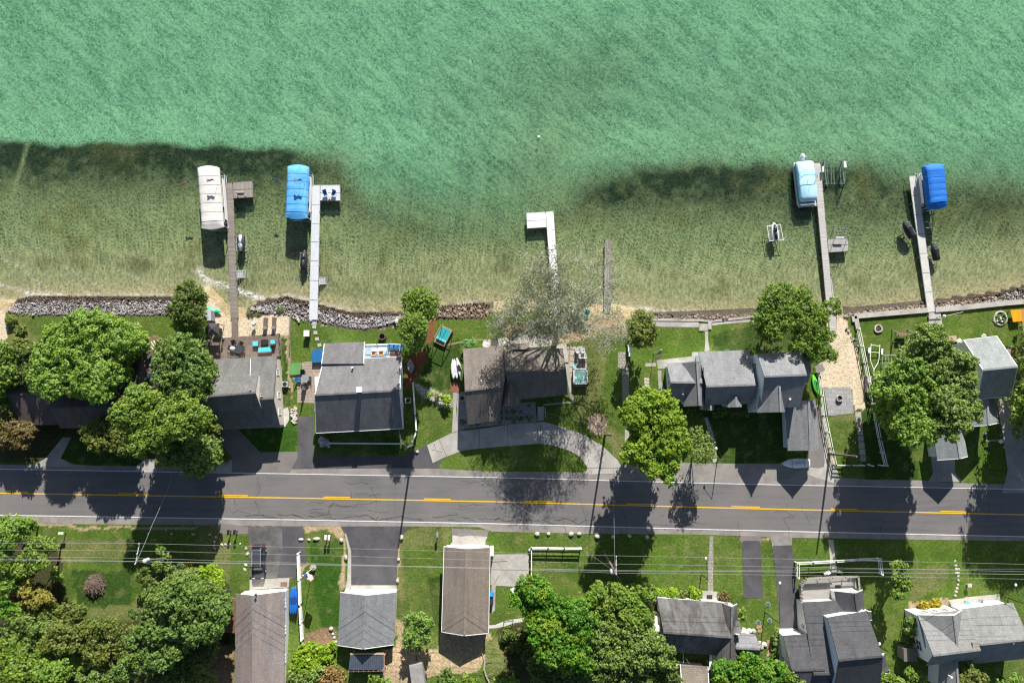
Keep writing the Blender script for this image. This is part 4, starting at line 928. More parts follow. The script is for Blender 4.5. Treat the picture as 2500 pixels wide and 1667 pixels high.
q = [P(10,1290,1312,z0+2.3),P(10,1605,1308,z0+2.3),P(10,1598,1440,z0+1.9),P(10,1274,1444,z0+1.9)]
RIB = stripes('ribbed_metal', (.115,.13,.165), (.085,.095,.12), 0, .30, R(-2), .35, .18, .1, .5)
MB().slab([tuple(v) for v in q], .06).build('roof', RIB, h)
PINK = mat('raw_timber', (.50,.33,.24), (.40,.26,.19), 3, .8)
fb = MB()
for i in range(8):
    a = Vector(q[3]).lerp(q[2], i/7); fb.beam(a+Vector((0,.0,-.07)), a+Vector((0,-.28,-.07)), .06, .1)
fb.beam(Vector(q[3])+Vector((0,-.25,-.17)), Vector(q[2])+Vector((0,-.25,-.17)), .08,.1); fb.beam(Vector(q[1])+Vector((.05,.3,0)), Vector(q[2])+Vector((.15,-1.6,-.3)), .12,.14); fb.beam(Vector(q[0])+Vector((0,.25,0)), Vector(q[1])+Vector((0,.25,0)), .25,.12)
for v in q: fb.box((v.x*.995,v.y,(v.z-.1)/2),(.12,.12,v.z-.15))
fb.build('timber_frame', PINK, h)
h = house('garage', 'long taupe roofed garage with white gutters between driveway and patio', 'garage', 11, 610, 690)
g = gable(h, 11, [(401,284),(835,290),(819,1098),(378,1086)], 2.8, 4.3, 'y', .5, SH_TAUPE, W_WHITE, trim=WHITE, t2=.5, eave=True, inset=.22)
door(h, g['NW'], g['NE'], .5, 4.4, 2.1, W_WHITE, 'garage_door')
MB().box((P(11,852,312).x,P(11,852,312).y,1.0),(.55,1.1,2.0)).build('side_porch', WHITE, h)
# --- J streaked roof cottage
h = house('house', 'cottage with dark streaky weather stained roof and sunken rear courtyard', 'house', 12, 950, 1050)
j1 = gable(h, 12, [(634,765),(1300,815),(1300,1312),(690,1268)], 3.0, 5.0, 'x', .57, SH_STK, W_WHITE, eave=True, t2=.57)
j2 = gable(h, 12, [(1238,812),(1386,824),(1404,1350),(1165,1440)], 3.0, 4.9, 'y', .40, SH_STK, W_WHITE, trim=WHITE, t2=.55)
gable(h, 12, [(1330,985),(1408,985),(1412,1118),(1330,1110)], 3.6, 4.3, 'x', .9, SH_STK, W_WHITE, cap=False)
j3 = gable(h, 12, [(1405,1088),(1558,1112),(1586,1310),(1312,1290)], 2.8, 4.0, 'x', .62, SH_SLATE, W_WHITE, t2=.56)
gable(h, 12, [(850,1392),(1112,1412),(1104,1640),(856,1640)], 2.6, 3.6, 'x', .9, SH_TAUPE, W_WHITE, trim=WHITE, cap=False)
p = P(12,630,1010,2.6); MB().box((p.x,p.y,1.6),(.8,2.2,3.0)).build('chimney_base', W_CREAM, h); p = P(12,632,1055,4.6); MB().box((p.x,p.y,3.5),(.6,.7,2.4)).build('chimney', W_WHITE, h)
for k in (.25,.5,.8): window(h, j1['NW'], j1['NE'], k, 1.7, 1.2, 1.0)
for a_,b_,w_,h_ in (((878,1280),(880,1372),.07,2.4),((1140,1300),(1134,1440),.35,2.6),((905,1335),(935,1380),.08,1.5),((1100,1355),(1135,1400),.08,1.5)): MB().beam(P(12,*a_,h_),P(12,*b_,h_),w_,.09).build('courtyard_rail', WHITE, h)
vent(h, 12, 1462, 1245, 3.6, .07, .5, DARK)
# --- K charcoal house
h = house('house', 'large charcoal roofed white house behind the grey timber sun deck', 'house', 13, 600, 1150)
k1 = gable(h, 13, [(303,795),(700,776),(700,1640),(345,1640)], 3.4, 6.0, 'x', .72, SH_CHAR, W_WHITE, t2=.72)
window(h, k1['SW'], k1['NW'], .72, 2.2, .6, 1.1)
k0 = gable(h, 13, [(121,1105),(345,1092),(600,1700),(205,1700)], 4.3, 5.95, 'x', .48, SH_CHAR, W_WHITE, t2=.48)
window(h, k0['SW'], k0['NW'], .55, 1.7, .8, 1.0)
k2 = gable(h, 13, [(531,937),(896,878),(1018,1600),(590,1620)], 5.4, 8.0, 'x', .50, SH_CHAR, W_SKYLIT, t2=.50, inset=.05)
k3 = gable(h, 13, [(598,690),(858,681),(884,940),(640,950)], 3.4, 5.0, 'y', .55, SH_CHAR, W_WHITE, trim=WHITE, t2=.55)
for f_ in (.3,.55,.78): window(h, k3['NW'], k3['NE'], f_, 2.1, .9, 1.0)
gable(h, 13, [(1015,1270),(1058,1268),(1110,1445),(1000,1445)], 3.0, 3.9, 'y', .05, SH_CHAR, W_WHITE, trim=WHITE, cap=False, inset=.12)
gable(h, 13, [(892,872),(938,880),(945,960),(905,955)], 4.4, 4.7, 'y', .1, SH_CHAR, W_WHITE, trim=WHITE, cap=False, inset=.1)
dk = house('sun_deck', 'weathered grey timber deck with railing in front of the charcoal roofed house', 'deck', 13, 450, 660)
DKG = stripes('deck_boards_grey', (.36,.34,.31), (.27,.255,.235), 1, .16, R(-2))
q = [P(13,x,y,.9) for x,y in ((268,640),(312,572),(790,545),(802,665),(560,690),(560,775),(280,778))]
MB().prism([(v.x,v.y) for v in q],.75,.9).build('floor', DKG, dk)
rb = MB()
for a,c in zip(([q[6]]+q[:3])[:-1],([q[6]]+q[:3])[1:]):
    for hh,ww in ((1.9,.22),(1.4,.06),(1.1,.06)): A=a.copy();A.z=hh;C=c.copy();C.z=hh; rb.beam(A,C,ww,.06)
    for i in range(5): v=a.lerp(c,i/4); rb.box((v.x,v.y,1.35),(.12,.12,1.1))
A=q[2].copy();C=q[3].copy();A.z=C.z=1.9; rb.beam(A,C,.25,.06)
rb.build('railing', DKG, dk)
MB().box((P(13,628,650,.9).x,P(13,628,650,.9).y,.91),(.8,.45,.03)).build('door_mat', DARK, dk)
bn = MB().box((P(13,440,615,1.3).x,P(13,440,615,1.3).y,1.3),(4.1,.5,.06)).build('bench', DKG, dk)
# --- L light grey house
h = house('house', 'light grey shingled house with white west gable and brick chimney at bottom right', 'house', 13, 1850, 1100)
l1 = gable(h, 13, [(1366,911),(1800,866),(1880,1325),(1450,1382)], 4.3, 6.6, 'x', .70, SH_LG, W_WHITE, t2=.70)
l2 = gable(h, 13, [(1368,911),(1780,868),(1800,1180),(1440,1220)], 4.3, 6.2, 'y', .63, SH_LG, W_WHITE, trim=WHITE, t2=.62)
l3 = gable(h, 13, [(1770,860),(2250,798),(2346,1320),(1858,1366)], 3.2, 5.4, 'x', .57, SH_LG, W_WHITE, t2=.57)
l4 = gable(h, 13, [(1575,1290),(1740,1290),(1762,1620),(1560,1620)], 3.4, 5.0, 'y', .55, SH_LG, W_WHITE, trim=WHITE, t2=.62)
for f_ in (.25,.5,.78): window(h, l2['NW'], l2['NE'], f_, 2.4, 1.1, 1.3)
for f_ in (.82,.3): window(h, l1['SW'], l1['NW'], f_, 2.5, 1.4, 1.4)
p = P(13,1895,1195,6.2); MB().box((p.x,p.y,5.4),(.85,.85,2.2)).build('chimney', pavers('chimney_stone',(.44,.37,.30),(.3,.25,.21),(.2,.18,.15),.3,.2), h)
vent(h, 13, 2234, 1165, 4.8, .07, .5); vent(h, 13, 1668, 1480, 4.9, .1, .4, WHITE); vent(h, 13, 1885, 1120, 5.2, .08, .4)
h = house('shed', 'small flat grey brown shed against the white gable wall', 'shed', 13, 1298, 1280)
gable(h, 13, [(1236,1222),(1356,1218),(1362,1340),(1242,1342)], 2.0, 2.15, 'y', .5, mat('brown_grey_roof',(.17,.145,.125),None,3), WOODG, inset=.08, cap=False)
# ================================================================== docks and boats
PLK = stripes('dock_planks', (.30,.265,.235), (.20,.175,.155), 1, .20, R(-3), gap=.16, var=.4)
PLKX = stripes('dock_planks_cross', (.33,.295,.27), (.24,.21,.195), 0, .20, R(-3), gap=.14, var=.3)
PLKP = stripes('dock_planks_pale', (.50,.485,.46), (.40,.385,.365), 1, .22, R(-4), gap=.10, var=.25)
PLKPX = stripes('dock_planks_pale_cross', (.42,.41,.39), (.33,.32,.30), 0, .18, R(-4), gap=.12, var=.25)
DGREY = mat('grey_vinyl_deck', (.52,.54,.57), (.46,.48,.51), 1.5, .6)
DWHITE = mat('white_vinyl_deck', (.74,.74,.73), (.66,.66,.655), 1.5, .6)
DBEIGE = mat('beige_vinyl_deck', (.52,.51,.475), (.45,.44,.41), 1.2, .7)
DZ = .22
def dock(label, sections, mts, seams=(), edge=ALU, dz=DZ, steps=None, ladder=None, bottom=-1.2):
    w0 = P(*sections[0][0], dz); t = thing('dock', label, 'dock', (w0.x,w0.y,WZ))
    for pts, m in zip(sections, mts):
        q = [P(*p, dz) for p in pts]; MB().prism([(v.x,v.y) for v in q], dz-.16, dz).build('deck', m, t)
    for (z,x0,y0,x1,y1) in seams: MB().beam(P(z,x0,y0,dz), P(z,x1,y1,dz), .05, .02, .012).build('panel_seam', DARK, t)
    eb = MB()
    for pts in sections:
        q = [P(*p, dz) for p in pts]
        for a,b in zip(q, q[1:]+q[:1]): eb.beam(a,b,.07,.17,.008)
    eb.build('edge_rail', edge, t)
    lb = MB()
    for pts in sections:
        q = [P(*p, dz) for p in pts]; a0,b0 = (q[0],q[3]) ; a1,b1 = (q[1],q[2])
        n_ = max(1,int((b0-a0).length/4))
        for i in range(n_+1):
            for v in (a0.lerp(b0,i/n_), a1.lerp(b1,i/n_)): lb.tube((v.x,v.y,bottom),(v.x,v.y,dz+.12),.05,.05,6)
    lb.build('post', edge, t)
    if steps:
        z,x0,y0,x1,y1,n_,inb = steps; s_ = MB()
        for i in range(n_):
            f_ = (i+.5)/n_; a = P(z, x0+(x1-x0)*f_, y0, dz-.05-.17*i); b = P(z, x0+(x1-x0)*f_, y1, dz-.05-.17*i); s_.beam(a,b,.2,.04)
        for yy in (y0,y1): s_.tube(P(z,x0,yy,dz+.05), P(z,x1,yy,dz-.17*n_), .04,.04,5)
        for yy in (y0,y1):
            s_.tube(P(z,x0,yy,dz), P(z,x0,yy,dz+.9), .025,.025,5); s_.tube(P(z,x0,yy,dz+.9), P(z,x1,yy,dz-.17*n_+.7), .025,.025,5); s_.tube(P(z,x1,yy,dz-.17*n_-.3), P(z,x1,yy,dz-.17*n_+.7), .025,.025,5)
        s_.build('dock_steps', ALU, t)
    return t
dock('L-shaped weathered brown plank dock running from the sandy beach', [[(2,475,215),(524,205) if 0 else (2,527,208),(2,568,1242),(2,514,1242)],[(2,527,207),(2,678,196),(2,684,316),(2,535,326)]], [PLK,PLKX], [(2,525,265,680,255)], WOODG, steps=(2,552,884,632,934,6,1))
dock('L-shaped light grey vinyl dock with two blue chairs at its end', [[(2,1137,228),(2,1197,227),(2,1176,1256),(2,1113,1252)],[(2,1197,228),(2,1348,226),(2,1349,343),(2,1197,343)]], [DGREY,DGREY],
     [(2,1135,375,1195,375),(2,1130,520,1193,520),(2,1128,660,1191,662),(2,1124,805,1187,808),(2,1120,955,1183,958),(2,1116,1103,1179,1107),(2,1197,284,1348,286)], ALU, steps=(2,1186,932,1258,985,6,1))
dock('bright white L-shaped vinyl dock beside the bare silver tree', [[(26,598,148),(26,670,141),(26,740,1130),(26,672,1135)],[(26,413,158),(26,598,148),(26,606,291),(26,422,303)]], [DWHITE,DWHITE],
     [(26,604,325,684,320),(26,616,508,694,503),(26,632,700,706,695),(26,415,232,600,225)], ALU)
dock('narrow old grey plank dock standing alone right of the bare tree', [[(26,1166,410),(26,1225,405),(26,1214,1110),(26,1154,1125)]], [stripes('old_dock_planks',(.29,.27,.25),(.19,.175,.16),0,.22,R(-1),gap=.12,var=.4)], [(26,1160,998,1218,998)], WOODG, dz=.02)
dock('long pale plank dock with light blue pontoon boat alongside', [[(8,574,228),(8,640,226),(8,758,1560),(8,694,1562)],[(8,706,957),(8,902,950),(8,907,1069),(8,718,1082)]], [PLKP,PLKPX], [(8,712,1015,905,1010)], WOODG)
MB_ = dock('plank walkway section of the pale dock reaching the sand under the trees', [[(6,1299,-2),(6,1352,-2),(6,1388,300),(6,1380,440),(6,1335,400)]], [PLKP], (), WOODG, dz=.12, bottom=-.6)
bpts = [(8,1489,355),(8,1563,352),(8,1722,1568),(8,1645,1568)]
d6 = dock('long beige vinyl dock reaching the sea wall at the right', [[(8,1489,355),(8,1563,352),(7,885,252),(7,832,256)]], [DBEIGE], [(8,1514,540,1588,536),(8,1541,725,1612,720),(8,1565,910,1637,905),(8,1590,1095,1660,1090),(8,1616,1280,1688,1275),(8,1640,1465,1710,1460)], ALU)
CSEAM={'white_canvas':(.66,.64,.61),'light_blue_canvas':(.095,.36,.70),'royal_blue_canvas':(.012,.17,.60)}
def canopy(par, z, c4, ze, zt, m, skirt=.3, nu=14, nv=20, bow=1.0):
    C = [P(z,x,y,ze) for x,y in c4]; NW,NE,SE,SW = C; vs=[]
    for j in range(nv+1):
        v = j/nv
        for i in range(nu+1):
            u = i/nu; p = NW.lerp(NE,u).lerp(SW.lerp(SE,u),v)
            e = min(1,(min(v,1-v)*nv/2.2))**.5 if 0<v<1 else 0
            hgt = (1-abs(2*u-1)**3.2)**.5*(.35+.65*e) + .012*math.sin(v*38)*e
            rn = (NW-SW).normalized()*math.sin(math.pi*u)*.28*(1 if v==0 else (-1 if v==1 else 0))
            vs.append((p.x+rn.x, p.y+rn.y, ze+(zt-ze)*hgt))
    W_ = nu+1; fs=[(j*W_+i,(j+1)*W_+i,(j+1)*W_+i+1,j*W_+i+1) for j in range(nv) for i in range(nu)]
    rim = [i for i in range(W_)]+[j*W_+nu for j in range(1,nv+1)]+[nv*W_+i for i in range(nu-1,-1,-1)]+[j*W_ for j in range(nv-1,0,-1)]
    n0 = len(vs); 
    for r_ in rim: v=vs[r_]; vs.append((v[0],v[1],ze-skirt))
    k=len(rim); fs += [(rim[i],rim[(i+1)%k],n0+(i+1)%k,n0+i) for i in range(k)]
    b = MB(); b.add(vs,fs); b.build('canopy', m, par, smooth=False)
    for j in range(3,nv-1,3): MB().path([(vs[j*W_+i][0],vs[j*W_+i][1],vs[j*W_+i][2]+.012) for i in range(W_)],.022,4).build('canopy_seam', mat(m.name+'_seam', tuple(x*.72 for x in CSEAM[m.name])), par)
    return C
def lift(label, z, c4, ze, zt, m, group=None, boat=None, skirt=.3, boatlabel=None, rails=True):
    p = P(z, sum(c[0] for c in c4)/4, sum(c[1] for c in c4)/4, ze); t = thing('boat_lift', label, 'boat lift', (p.x,p.y,WZ-1), 0, group)
    C = canopy(t, z, c4, ze, zt, m, skirt)
    cx = sum((c for c in C), Vector())/4
    fb = MB(); Q = [cx.lerp(c,.93) for c in C]
    for c in Q: fb.tube((c.x,c.y,-1.6),(c.x,c.y,ze),.05,.05,6)
    for a,b_ in ((0,3),(1,2)):
        for zq in (.3,-.4): A=Q[a].copy();B=Q[b_].copy();A.z=B.z=zq; fb.tube(A,B,.06,.06,6)
    for a,b_ in ((0,1),(3,2)): A=Q[a].copy();B=Q[b_].copy();A.z=B.z=-.6; fb.tube(A,B,.06,.06,6)
    fb.build('frame', ALU, t)
    if boat:
        ln = (Q[0]-Q[3]).length*boat[0]; wd = (Q[0]-Q[1]).length*boat[1]; d = (Q[0]-Q[3]).normalized(); rz = math.atan2(d.y,d.x)-math.pi/2
        bt = thing('pontoon_boat', boatlabel, 'boat', (cx.x,cx.y,WZ))
        o = (cx.x+boat[2],cx.y,0)
        hb = MB()
        for sx in (-.36,.36): hb.loft([(-ln*.5,.05,-.1,.1),(-ln*.44,.3,-.35,.25),(ln*.4,.3,-.35,.25),(ln*.5,.12,-.05,.2)],10,2,( o[0]+sx*wd*math.cos(rz), o[1]+sx*wd*math.sin(rz), .25),rz)
        hb.build('pontoon', ALU, bt)
        MB().box((o[0],o[1],.6),(wd,ln*.9,.12),rz).build('deck', mat('boat_floor',(.35,.34,.33),None,3), bt)
        rb=MB()
        for sx in (-.5,.5):
            q = Vector((o[0]+sx*wd*math.cos(rz), o[1]+sx*wd*math.sin(rz), 0)); dd = Vector((-math.sin(rz),math.cos(rz),0))*ln*.43
            rb.box((q.x,q.y,1.0),(.06,ln*.86,.7),rz)
        rb.build('side_panel', WHITE, bt)
        MB().box((o[0]+.2,o[1]-.3,.95),(wd*.7,1.6,.5),rz).build('seat', mat('boat_seat',(.55,.52,.48),None,3), bt)
    return t, Q
def wind_flag(label, z, x, y, ztop, px2, c1, c2, base):
    p = P(z,x,y,ztop); b = thing('pennant_flag', label, 'flag', (p.x,p.y,base)); MB().tube((p.x,p.y,base),(p.x,p.y,ztop),.02,.015,5).build('pole', ALU, b)
    fl = MB(); L_ = px2; d = Vector((-1,.08,0)) 
    def strip(off, ww, l0, l1, mi):
        fl.mi = mi; pts=[]
        n=6
        for i in range(n+1):
            t_=l0+(l1-l0)*i/n; zc=ztop-.15+.05*math.sin(t_*9+off*5); pts.append((p.x-t_, p.y+off+.06*math.sin(t_*6+off*9), zc))
        vs=[];
        for q_ in pts: vs += [(q_[0],q_[1]-ww/2,q_[2]),(q_[0],q_[1]+ww/2,q_[2]+.04),(q_[0],q_[1],q_[2]-.25)]
        fl.add(vs,[(i*3,(i+1)*3,(i+1)*3+1,i*3+1) for i in range(n)]+[(i*3,i*3+2,(i+1)*3+2,(i+1)*3) for i in range(n)])
    strip(0,.22,0,L_*.45,0); strip(.1,.08,L_*.45,L_,1); strip(-.02,.08,L_*.45,L_*.9,2); strip(-.12,.08,L_*.45,L_*.95,1)
    fl.build('streamer', [c1,c2,WHITE], b)
    return b
CW = mat('white_canvas', (.66,.64,.61), (.56,.54,.51), 1.1, .8, 1.0, sx=(.5,2.2,1), big=(.50,.47,.43), bigs=.5); CB = mat('light_blue_canvas', (.095,.36,.70), (.06,.27,.60), 1.1, .75, 1.0, sx=(.5,2.2,1), big=(.14,.42,.72), bigs=.6); CD = mat('royal_blue_canvas', (.012,.17,.60), (.01,.12,.46), 1.0, .7, 1.0, sx=(.6,2.2,1))
REDC = mat('red_cloth',(.45,.05,.06)); NAVY = mat('navy_cloth',(.02,.04,.18)); BLUC = mat('blue_cloth',(.03,.18,.42))
t1,Q1 = lift('boat lift with long white canvas canopy beside the weathered plank dock', 2, [(257,96),(424,92),(458,546),(290,556)], 2.5, 3.0, CW, None, (.85,.8,.35), boatlabel='pontoon boat parked under the white canvas canopy')
t2,Q2 = lift('boat lift with sky blue canopy beside the light grey vinyl dock', 2, [(946,84),(1112,88),(1098,478),(932,470)], 2.5, 3.0, CB, None, (.85,.8,.35), boatlabel='pontoon boat parked under the sky blue canopy')
t3,Q3 = lift('boat lift with deep royal blue canopy beside the beige dock', 8, [(1622,262),(1818,250),(1852,640),(1668,660)], 2.3, 3.1, CD, None, (.85,.85,-.2), .5, boatlabel='covered motorboat under the deep royal blue canopy')
wind_flag('red and white windsock flag left of the white canopy', 2, 195, 200, 4.0, 1.1, NAVY, REDC, -1); wind_flag('red windsock flag above the white canopy', 2, 378, 186, 4.6, 1.1, mat('brown_cloth',(.12,.05,.04)), REDC, 2.9)
wind_flag('pale pink and navy windsock flag above the sky blue canopy', 2, 1054, 186, 4.6, 1.2, NAVY, mat('pink_cloth',(.6,.4,.42)), 2.9); wind_flag('dark navy windsock flag left of the sky blue canopy', 2, 875, 176, 4.0, .7, NAVY, NAVY, -1)
# --- pontoon boat with light blue fitted cover
p = P(8,500,420,.6); rzb = math.atan2(*( (lambda a,b:(a.y-b.y,a.x-b.x))(P(8,480,205,0),P(8,525,600,0)) ))-math.pi/2
t = thing('pontoon_boat', 'pontoon boat under a fitted light blue cover with white outboard motor', 'boat', (p.x,p.y,WZ), rzb); t['_local'] = 1
b = MB()
for sx in (-1,1): b.loft([(-6.6*.5*1.05,.08,.0,.3),(-3.0,.32,-.15,.5),(3.0,.32,-.15,.5),(3.5,.2,.1,.4)],10,2,(sx*1.0,0,-.1),0)
b.build('pontoon', ALU, t)
MB().box((0,-.05,.75-.1),(2.75,7.0,.14)).build('deck', mat('boat_deck_silver',(.45,.46,.48),None,3), t)
cv = MB(); st_=[]
LBC = mat('pale_blue_cover', (.42,.66,.80), (.28,.55,.72), .9, .7, 1.0, sx=(1,.6,1), big=(.50,.72,.82), bigs=.5); LBD = mat('blue_cover_side', (.04,.33,.55), None, 2, .7)
prof_=[(-2.9,.9,.75,1.3),(-2.75,1.2,.72,1.7),(-2.2,1.3,.72,1.8),(-1.2,1.3,.72,2.1),(0,1.3,.72,1.85),(1.2,1.3,.72,2.1),(2.2,1.3,.72,1.85),(3.0,1.27,.72,1.9),(3.25,1.15,.75,1.6)]
cv.loft(prof_,16,5); cv.build('cover', LBC, t, smooth=True)
cs = MB().loft([(y,hw+.035,z0-.04,z0+.5) for y,hw,z0,z1 in prof_],16,6); cs.build('cover_skirt', LBD, t)
b = MB(); b.tube((-1.3,.3,1.0),(-1.15,.55,2.6),.035,.035,6); b.tube((1.4,.3,1.0),(1.25,.55,2.6),.035,.035,6); b.path([(-1.15,.55,2.6),(-.7,.75,2.75),(0,.8,2.8),(.8,.75,2.75),(1.25,.55,2.6)],.05); b.tube((-1.3,1.4,1.6),(-1.15,.6,2.6),.03,.03,5); b.tube((1.3,1.4,1.6),(1.2,.6,2.6),.03,.03,5)
b.build('bimini_frame', LBD, t)
b = MB()
for y_ in (2.3,.2,-1.0): b.tube((0,y_,1.7),(0,y_,2.35),.03,.02,6)
b.build('cover_pole', DARK, t)
b = MB(); b.box((0,-3.25,.8),(2.5,.5,.06)); b.tube((-1.25,-3.4,.8),(-1.25,-3.4,1.5),.03,.03,5); b.tube((1.25,-3.4,.8),(1.25,-3.4,1.5),.03,.03,5); b.tube((-1.25,-3.4,1.5),(1.25,-3.4,1.5),.03,.03,5); b.build('bow_rail', ALU, t)
b = MB().loft([(3.6,.18,.5,1.2),(3.9,.28,.3,1.5),(4.35,.24,.3,1.55),(4.6,.1,.5,1.2)],12,2.6); b.build('outboard_motor', WHITE, t, smooth=True)
b = MB(); b.path([(-.6,3.5,1.0),(-.5,4.1,1.1),(0,4.3,1.0),(.5,4.1,1.1),(.6,3.5,1.0)],.03); b.build('stern_rail', ALU, t)
# --- empty lift right of it
p = P(8,770,290,0); t = thing('boat_lift', 'empty aluminium boat lift with bunk rails right of the pale dock', 'boat lift', (p.x,p.y,WZ-1)); b = MB()
for x0,y0,x1,y1,r_ in ((672,195,698,440,.06),(658,150,672,195,.05),(845,195,868,430,.06),(856,135,845,195,.05),(876,215,872,400,.05)): b.tube(P(8,x0,y0,.7),P(8,x1,y1,.7),r_,r_,6)
for x0,x1 in ((698,712),(740,742),(760,770),(800,808),(820,836)): b.tube(P(8,x0,195,-.75),P(8,x1,430,-.75),.07,.07,6)
for y_ in (232,425): b.tube(P(8,680,y_,-.85),P(8,872,y_,-.85),.07,.07,6)
for x_,y_ in ((675,200),(697,435),(848,200),(868,425)): b.tube(P(8,x_,y_,-1.5),P(8,x_,y_,.8),.07,.07,6)
b.build('frame', mat('lift_steel',(.20,.24,.24),None,4,.5), t); MB().tube(P(8,870,215,.9),P(8,875,275,.9),.22,.22,12).build('winch_box', WHITE, t); MB().tube(P(8,662,262,.8),P(8,664,315,.8),.16,.16,10).build('float', WHITE, t)
# --- personal watercraft
def pwc(label, z, x, y, ang, L_, W_, hull, seat, covered=False, group='personal watercraft on small lifts', lf=True):
    p = P(z,x,y,.6); t = thing('jet_ski', label, 'jet ski', (p.x,p.y,.25), ang, group); t['_local'] = 1; l=L_/2; w_=W_/2
    MB().loft([(-l,w_*.75,0,.3),(-l*.8,w_*.95,-.05,.42),(-l*.1,w_,-.08,.5),(l*.45,w_*.85,-.05,.55),(l*.8,w_*.5,.05,.5),(l,w_*.12,.2,.42)],14,3).build('hull', hull, t, smooth=True)
    if covered:
        MB().loft([(-l*.92,w_*.6,.2,.5),(-l*.7,w_*.8,.2,.7),(-l*.2,w_*.75,.2,.85),(l*.15,w_*.8,.2,1.05),(l*.35,w_*.85,.2,1.0),(l*.7,w_*.5,.2,.65),(l*.95,w_*.15,.25,.5)],12,2.2).build('cover', seat, t, smooth=True)
        MB().path([(-w_*.6,l*.2,.9),(0,l*.25,1.08),(w_*.6,l*.2,.9)],.03).build('cover_strap', ALU, t)
    else:
        MB().loft([(-l*.85,w_*.35,.35,.75),(-l*.5,w_*.38,.35,.85),(l*.05,w_*.34,.35,.9)],12,3).build('seat', seat, t, smooth=True)
        MB().loft([(l*.08,w_*.4,.4,1.0),(l*.3,w_*.5,.4,.95),(l*.75,w_*.3,.4,.62)],12,2.4).build('hood', seat, t, smooth=True)
        hb = MB(); hb.tube((-w_*.7,l*.12,1.05),(w_*.7,l*.12,1.05),.035,.035,6); hb.build('handlebar', DARK, t)
    if lf:
        f_ = MB()
        for sx in (-1,1):
            f_.tube((sx*w_*1.35,-l*.8,0),(sx*w_*1.35,l*.7,0),.035,.035,5)
            for yy in (-l*.8,l*.7): f_.tube((sx*w_*1.35,yy,-1.6),(sx*w_*1.35,yy,.35),.035,.035,5)
        for yy in (-l*.8,l*.7): f_.tube((-w_*1.35,yy,-.1),(w_*1.35,yy,-.1),.04,.04,5)
        for yy in (-l*.4,l*.3): f_.box((0,yy,-.1),(w_*2.2,.1,.08))
        f_.build('lift_frame', ALU, t)
    return t
WHITC = mat('white_cover',(.72,.73,.76),(.62,.64,.68),2,.6)
j = pwc('black jet ski with white seat cover beside the weathered plank dock', 2, 590, 675, R(183), 3.0, 1.15, BLACK, WHITC)
pwc('plain black jet ski beside the light grey dock', 2, 1073, 795, R(-2), 3.0, 1.05, BLACK, mat('dark_grey_seat',(.05,.05,.055),None,3,.4))
pwc('black covered jet ski moored on the left side of the beige dock', 8, 1482, 862, R(26), 2.9, 1.25, BLACK, mat('black_cover',(.022,.022,.026),(.035,.035,.04),2,.8), True)
pwc('smaller black covered jet ski on the right side of the beige dock', 8, 1738, 1075, R(12), 2.7, 1.1, BLACK, mat('black_cover',(0,0,0)), True)
pwc('white and black jet ski on white lift frame standing alone', 8, 205, 885, R(5), 2.8, 1.1, WHITC, BLACK)
p = P(8,200,880,.3); t = thing('lift_stand', 'white square tube stand around the lone white and black jet ski', 'boat lift', (p.x,p.y,WZ)); b = MB()
cc = [P(8,130,830,.5),P(8,255,815,.5),P(8,285,965,.5),P(8,150,975,.5)]
for a,c in zip(cc,cc[1:]+cc[:1]): b.tube(a,c,.045,.045,6)
for a in cc: b.tube((a.x,a.y,-1.4),a,.04,.04,6)
b.tube(P(8,285,965,.5),P(8,312,930,.8),.05,.05,6); b.build('frame', WHITE, t)
# rack on side platform, bench, ladder, chairs
def chair(label, z, x, y, h0, ang, m, frame=WHITE, group=None, w_=.6, cat='chair', name='chair'):
    p = P(z,x,y,h0); t = thing(name, label, cat, (p.x,p.y,h0), ang, group); t['_local'] = 1
    MB().box((0,0,.42),(w_,.55,.06)).build('seat', m, t)
    b = MB(); vs=[(-w_/2,-.27,.42),(w_/2,-.27,.42),(w_/2,-.45,1.0),(-w_/2,-.45,1.0)]; b.add([*vs,*[(a,c-.04,d) for a,c,d in vs]],[(0,1,2,3),(7,6,5,4),(0,4,5,1),(1,5,6,2),(2,6,7,3),(3,7,4,0)]); b.build('backrest', m, t)
    for sx in (-1,1):
        for sy in (-1,1): MB().tube((sx*w_*.45,sy*.25,0),(sx*w_*.45,sy*.25,.42),.025,.025,5).build('leg', frame, t)
        MB().box((sx*w_*.52,0,.62),(.07,.6,.04)).build('armrest', frame, t)
    return t
chair('left blue deck chair on the end of the light grey dock', 2, 1243, 298, DZ, R(200), BLUC, WHITE, 'blue dock chairs'); chair('right blue deck chair on the end of the light grey dock', 2, 1304, 298, DZ, R(160), BLUC, WHITE, 'blue dock chairs')
p = P(2,1274,310,DZ); t = thing('side_table', 'tiny white table between the two blue dock chairs', 'table', (p.x,p.y,DZ)); MB().tube((p.x,p.y,DZ+.4),(p.x,p.y,DZ+.45),.2,.2,12).build('tabletop', WHITE, t); MB().tube((p.x,p.y,DZ),(p.x,p.y,DZ+.4),.03,.03,6).build('leg', WHITE, t)
p = P(2,598,300,DZ); t = thing('bench', 'white bench on the end platform of the weathered dock', 'bench', (p.x,p.y,DZ)); t['_local']=1
MB().box((0,0,.45),(1.3,.4,.05)).build('seat', WOODG, t); MB().box((0,.22,.75),(1.3,.05,.35)).build('backrest', WHITE, t)
for sx in (-.55,.55): MB().box((sx,0,.35),(.08,.5,.7)).build('leg', WHITE, t)
p = P(8,825,880,.2); t = thing('boat_rack', 'open aluminium rack behind the small platform of the pale dock', 'rack', (p.x,p.y,WZ)); b = MB()
for y_ in (832,850,880,908,935): b.tube(P(8,765,y_,.3),P(8,895,y_,.3),.035,.035,5)
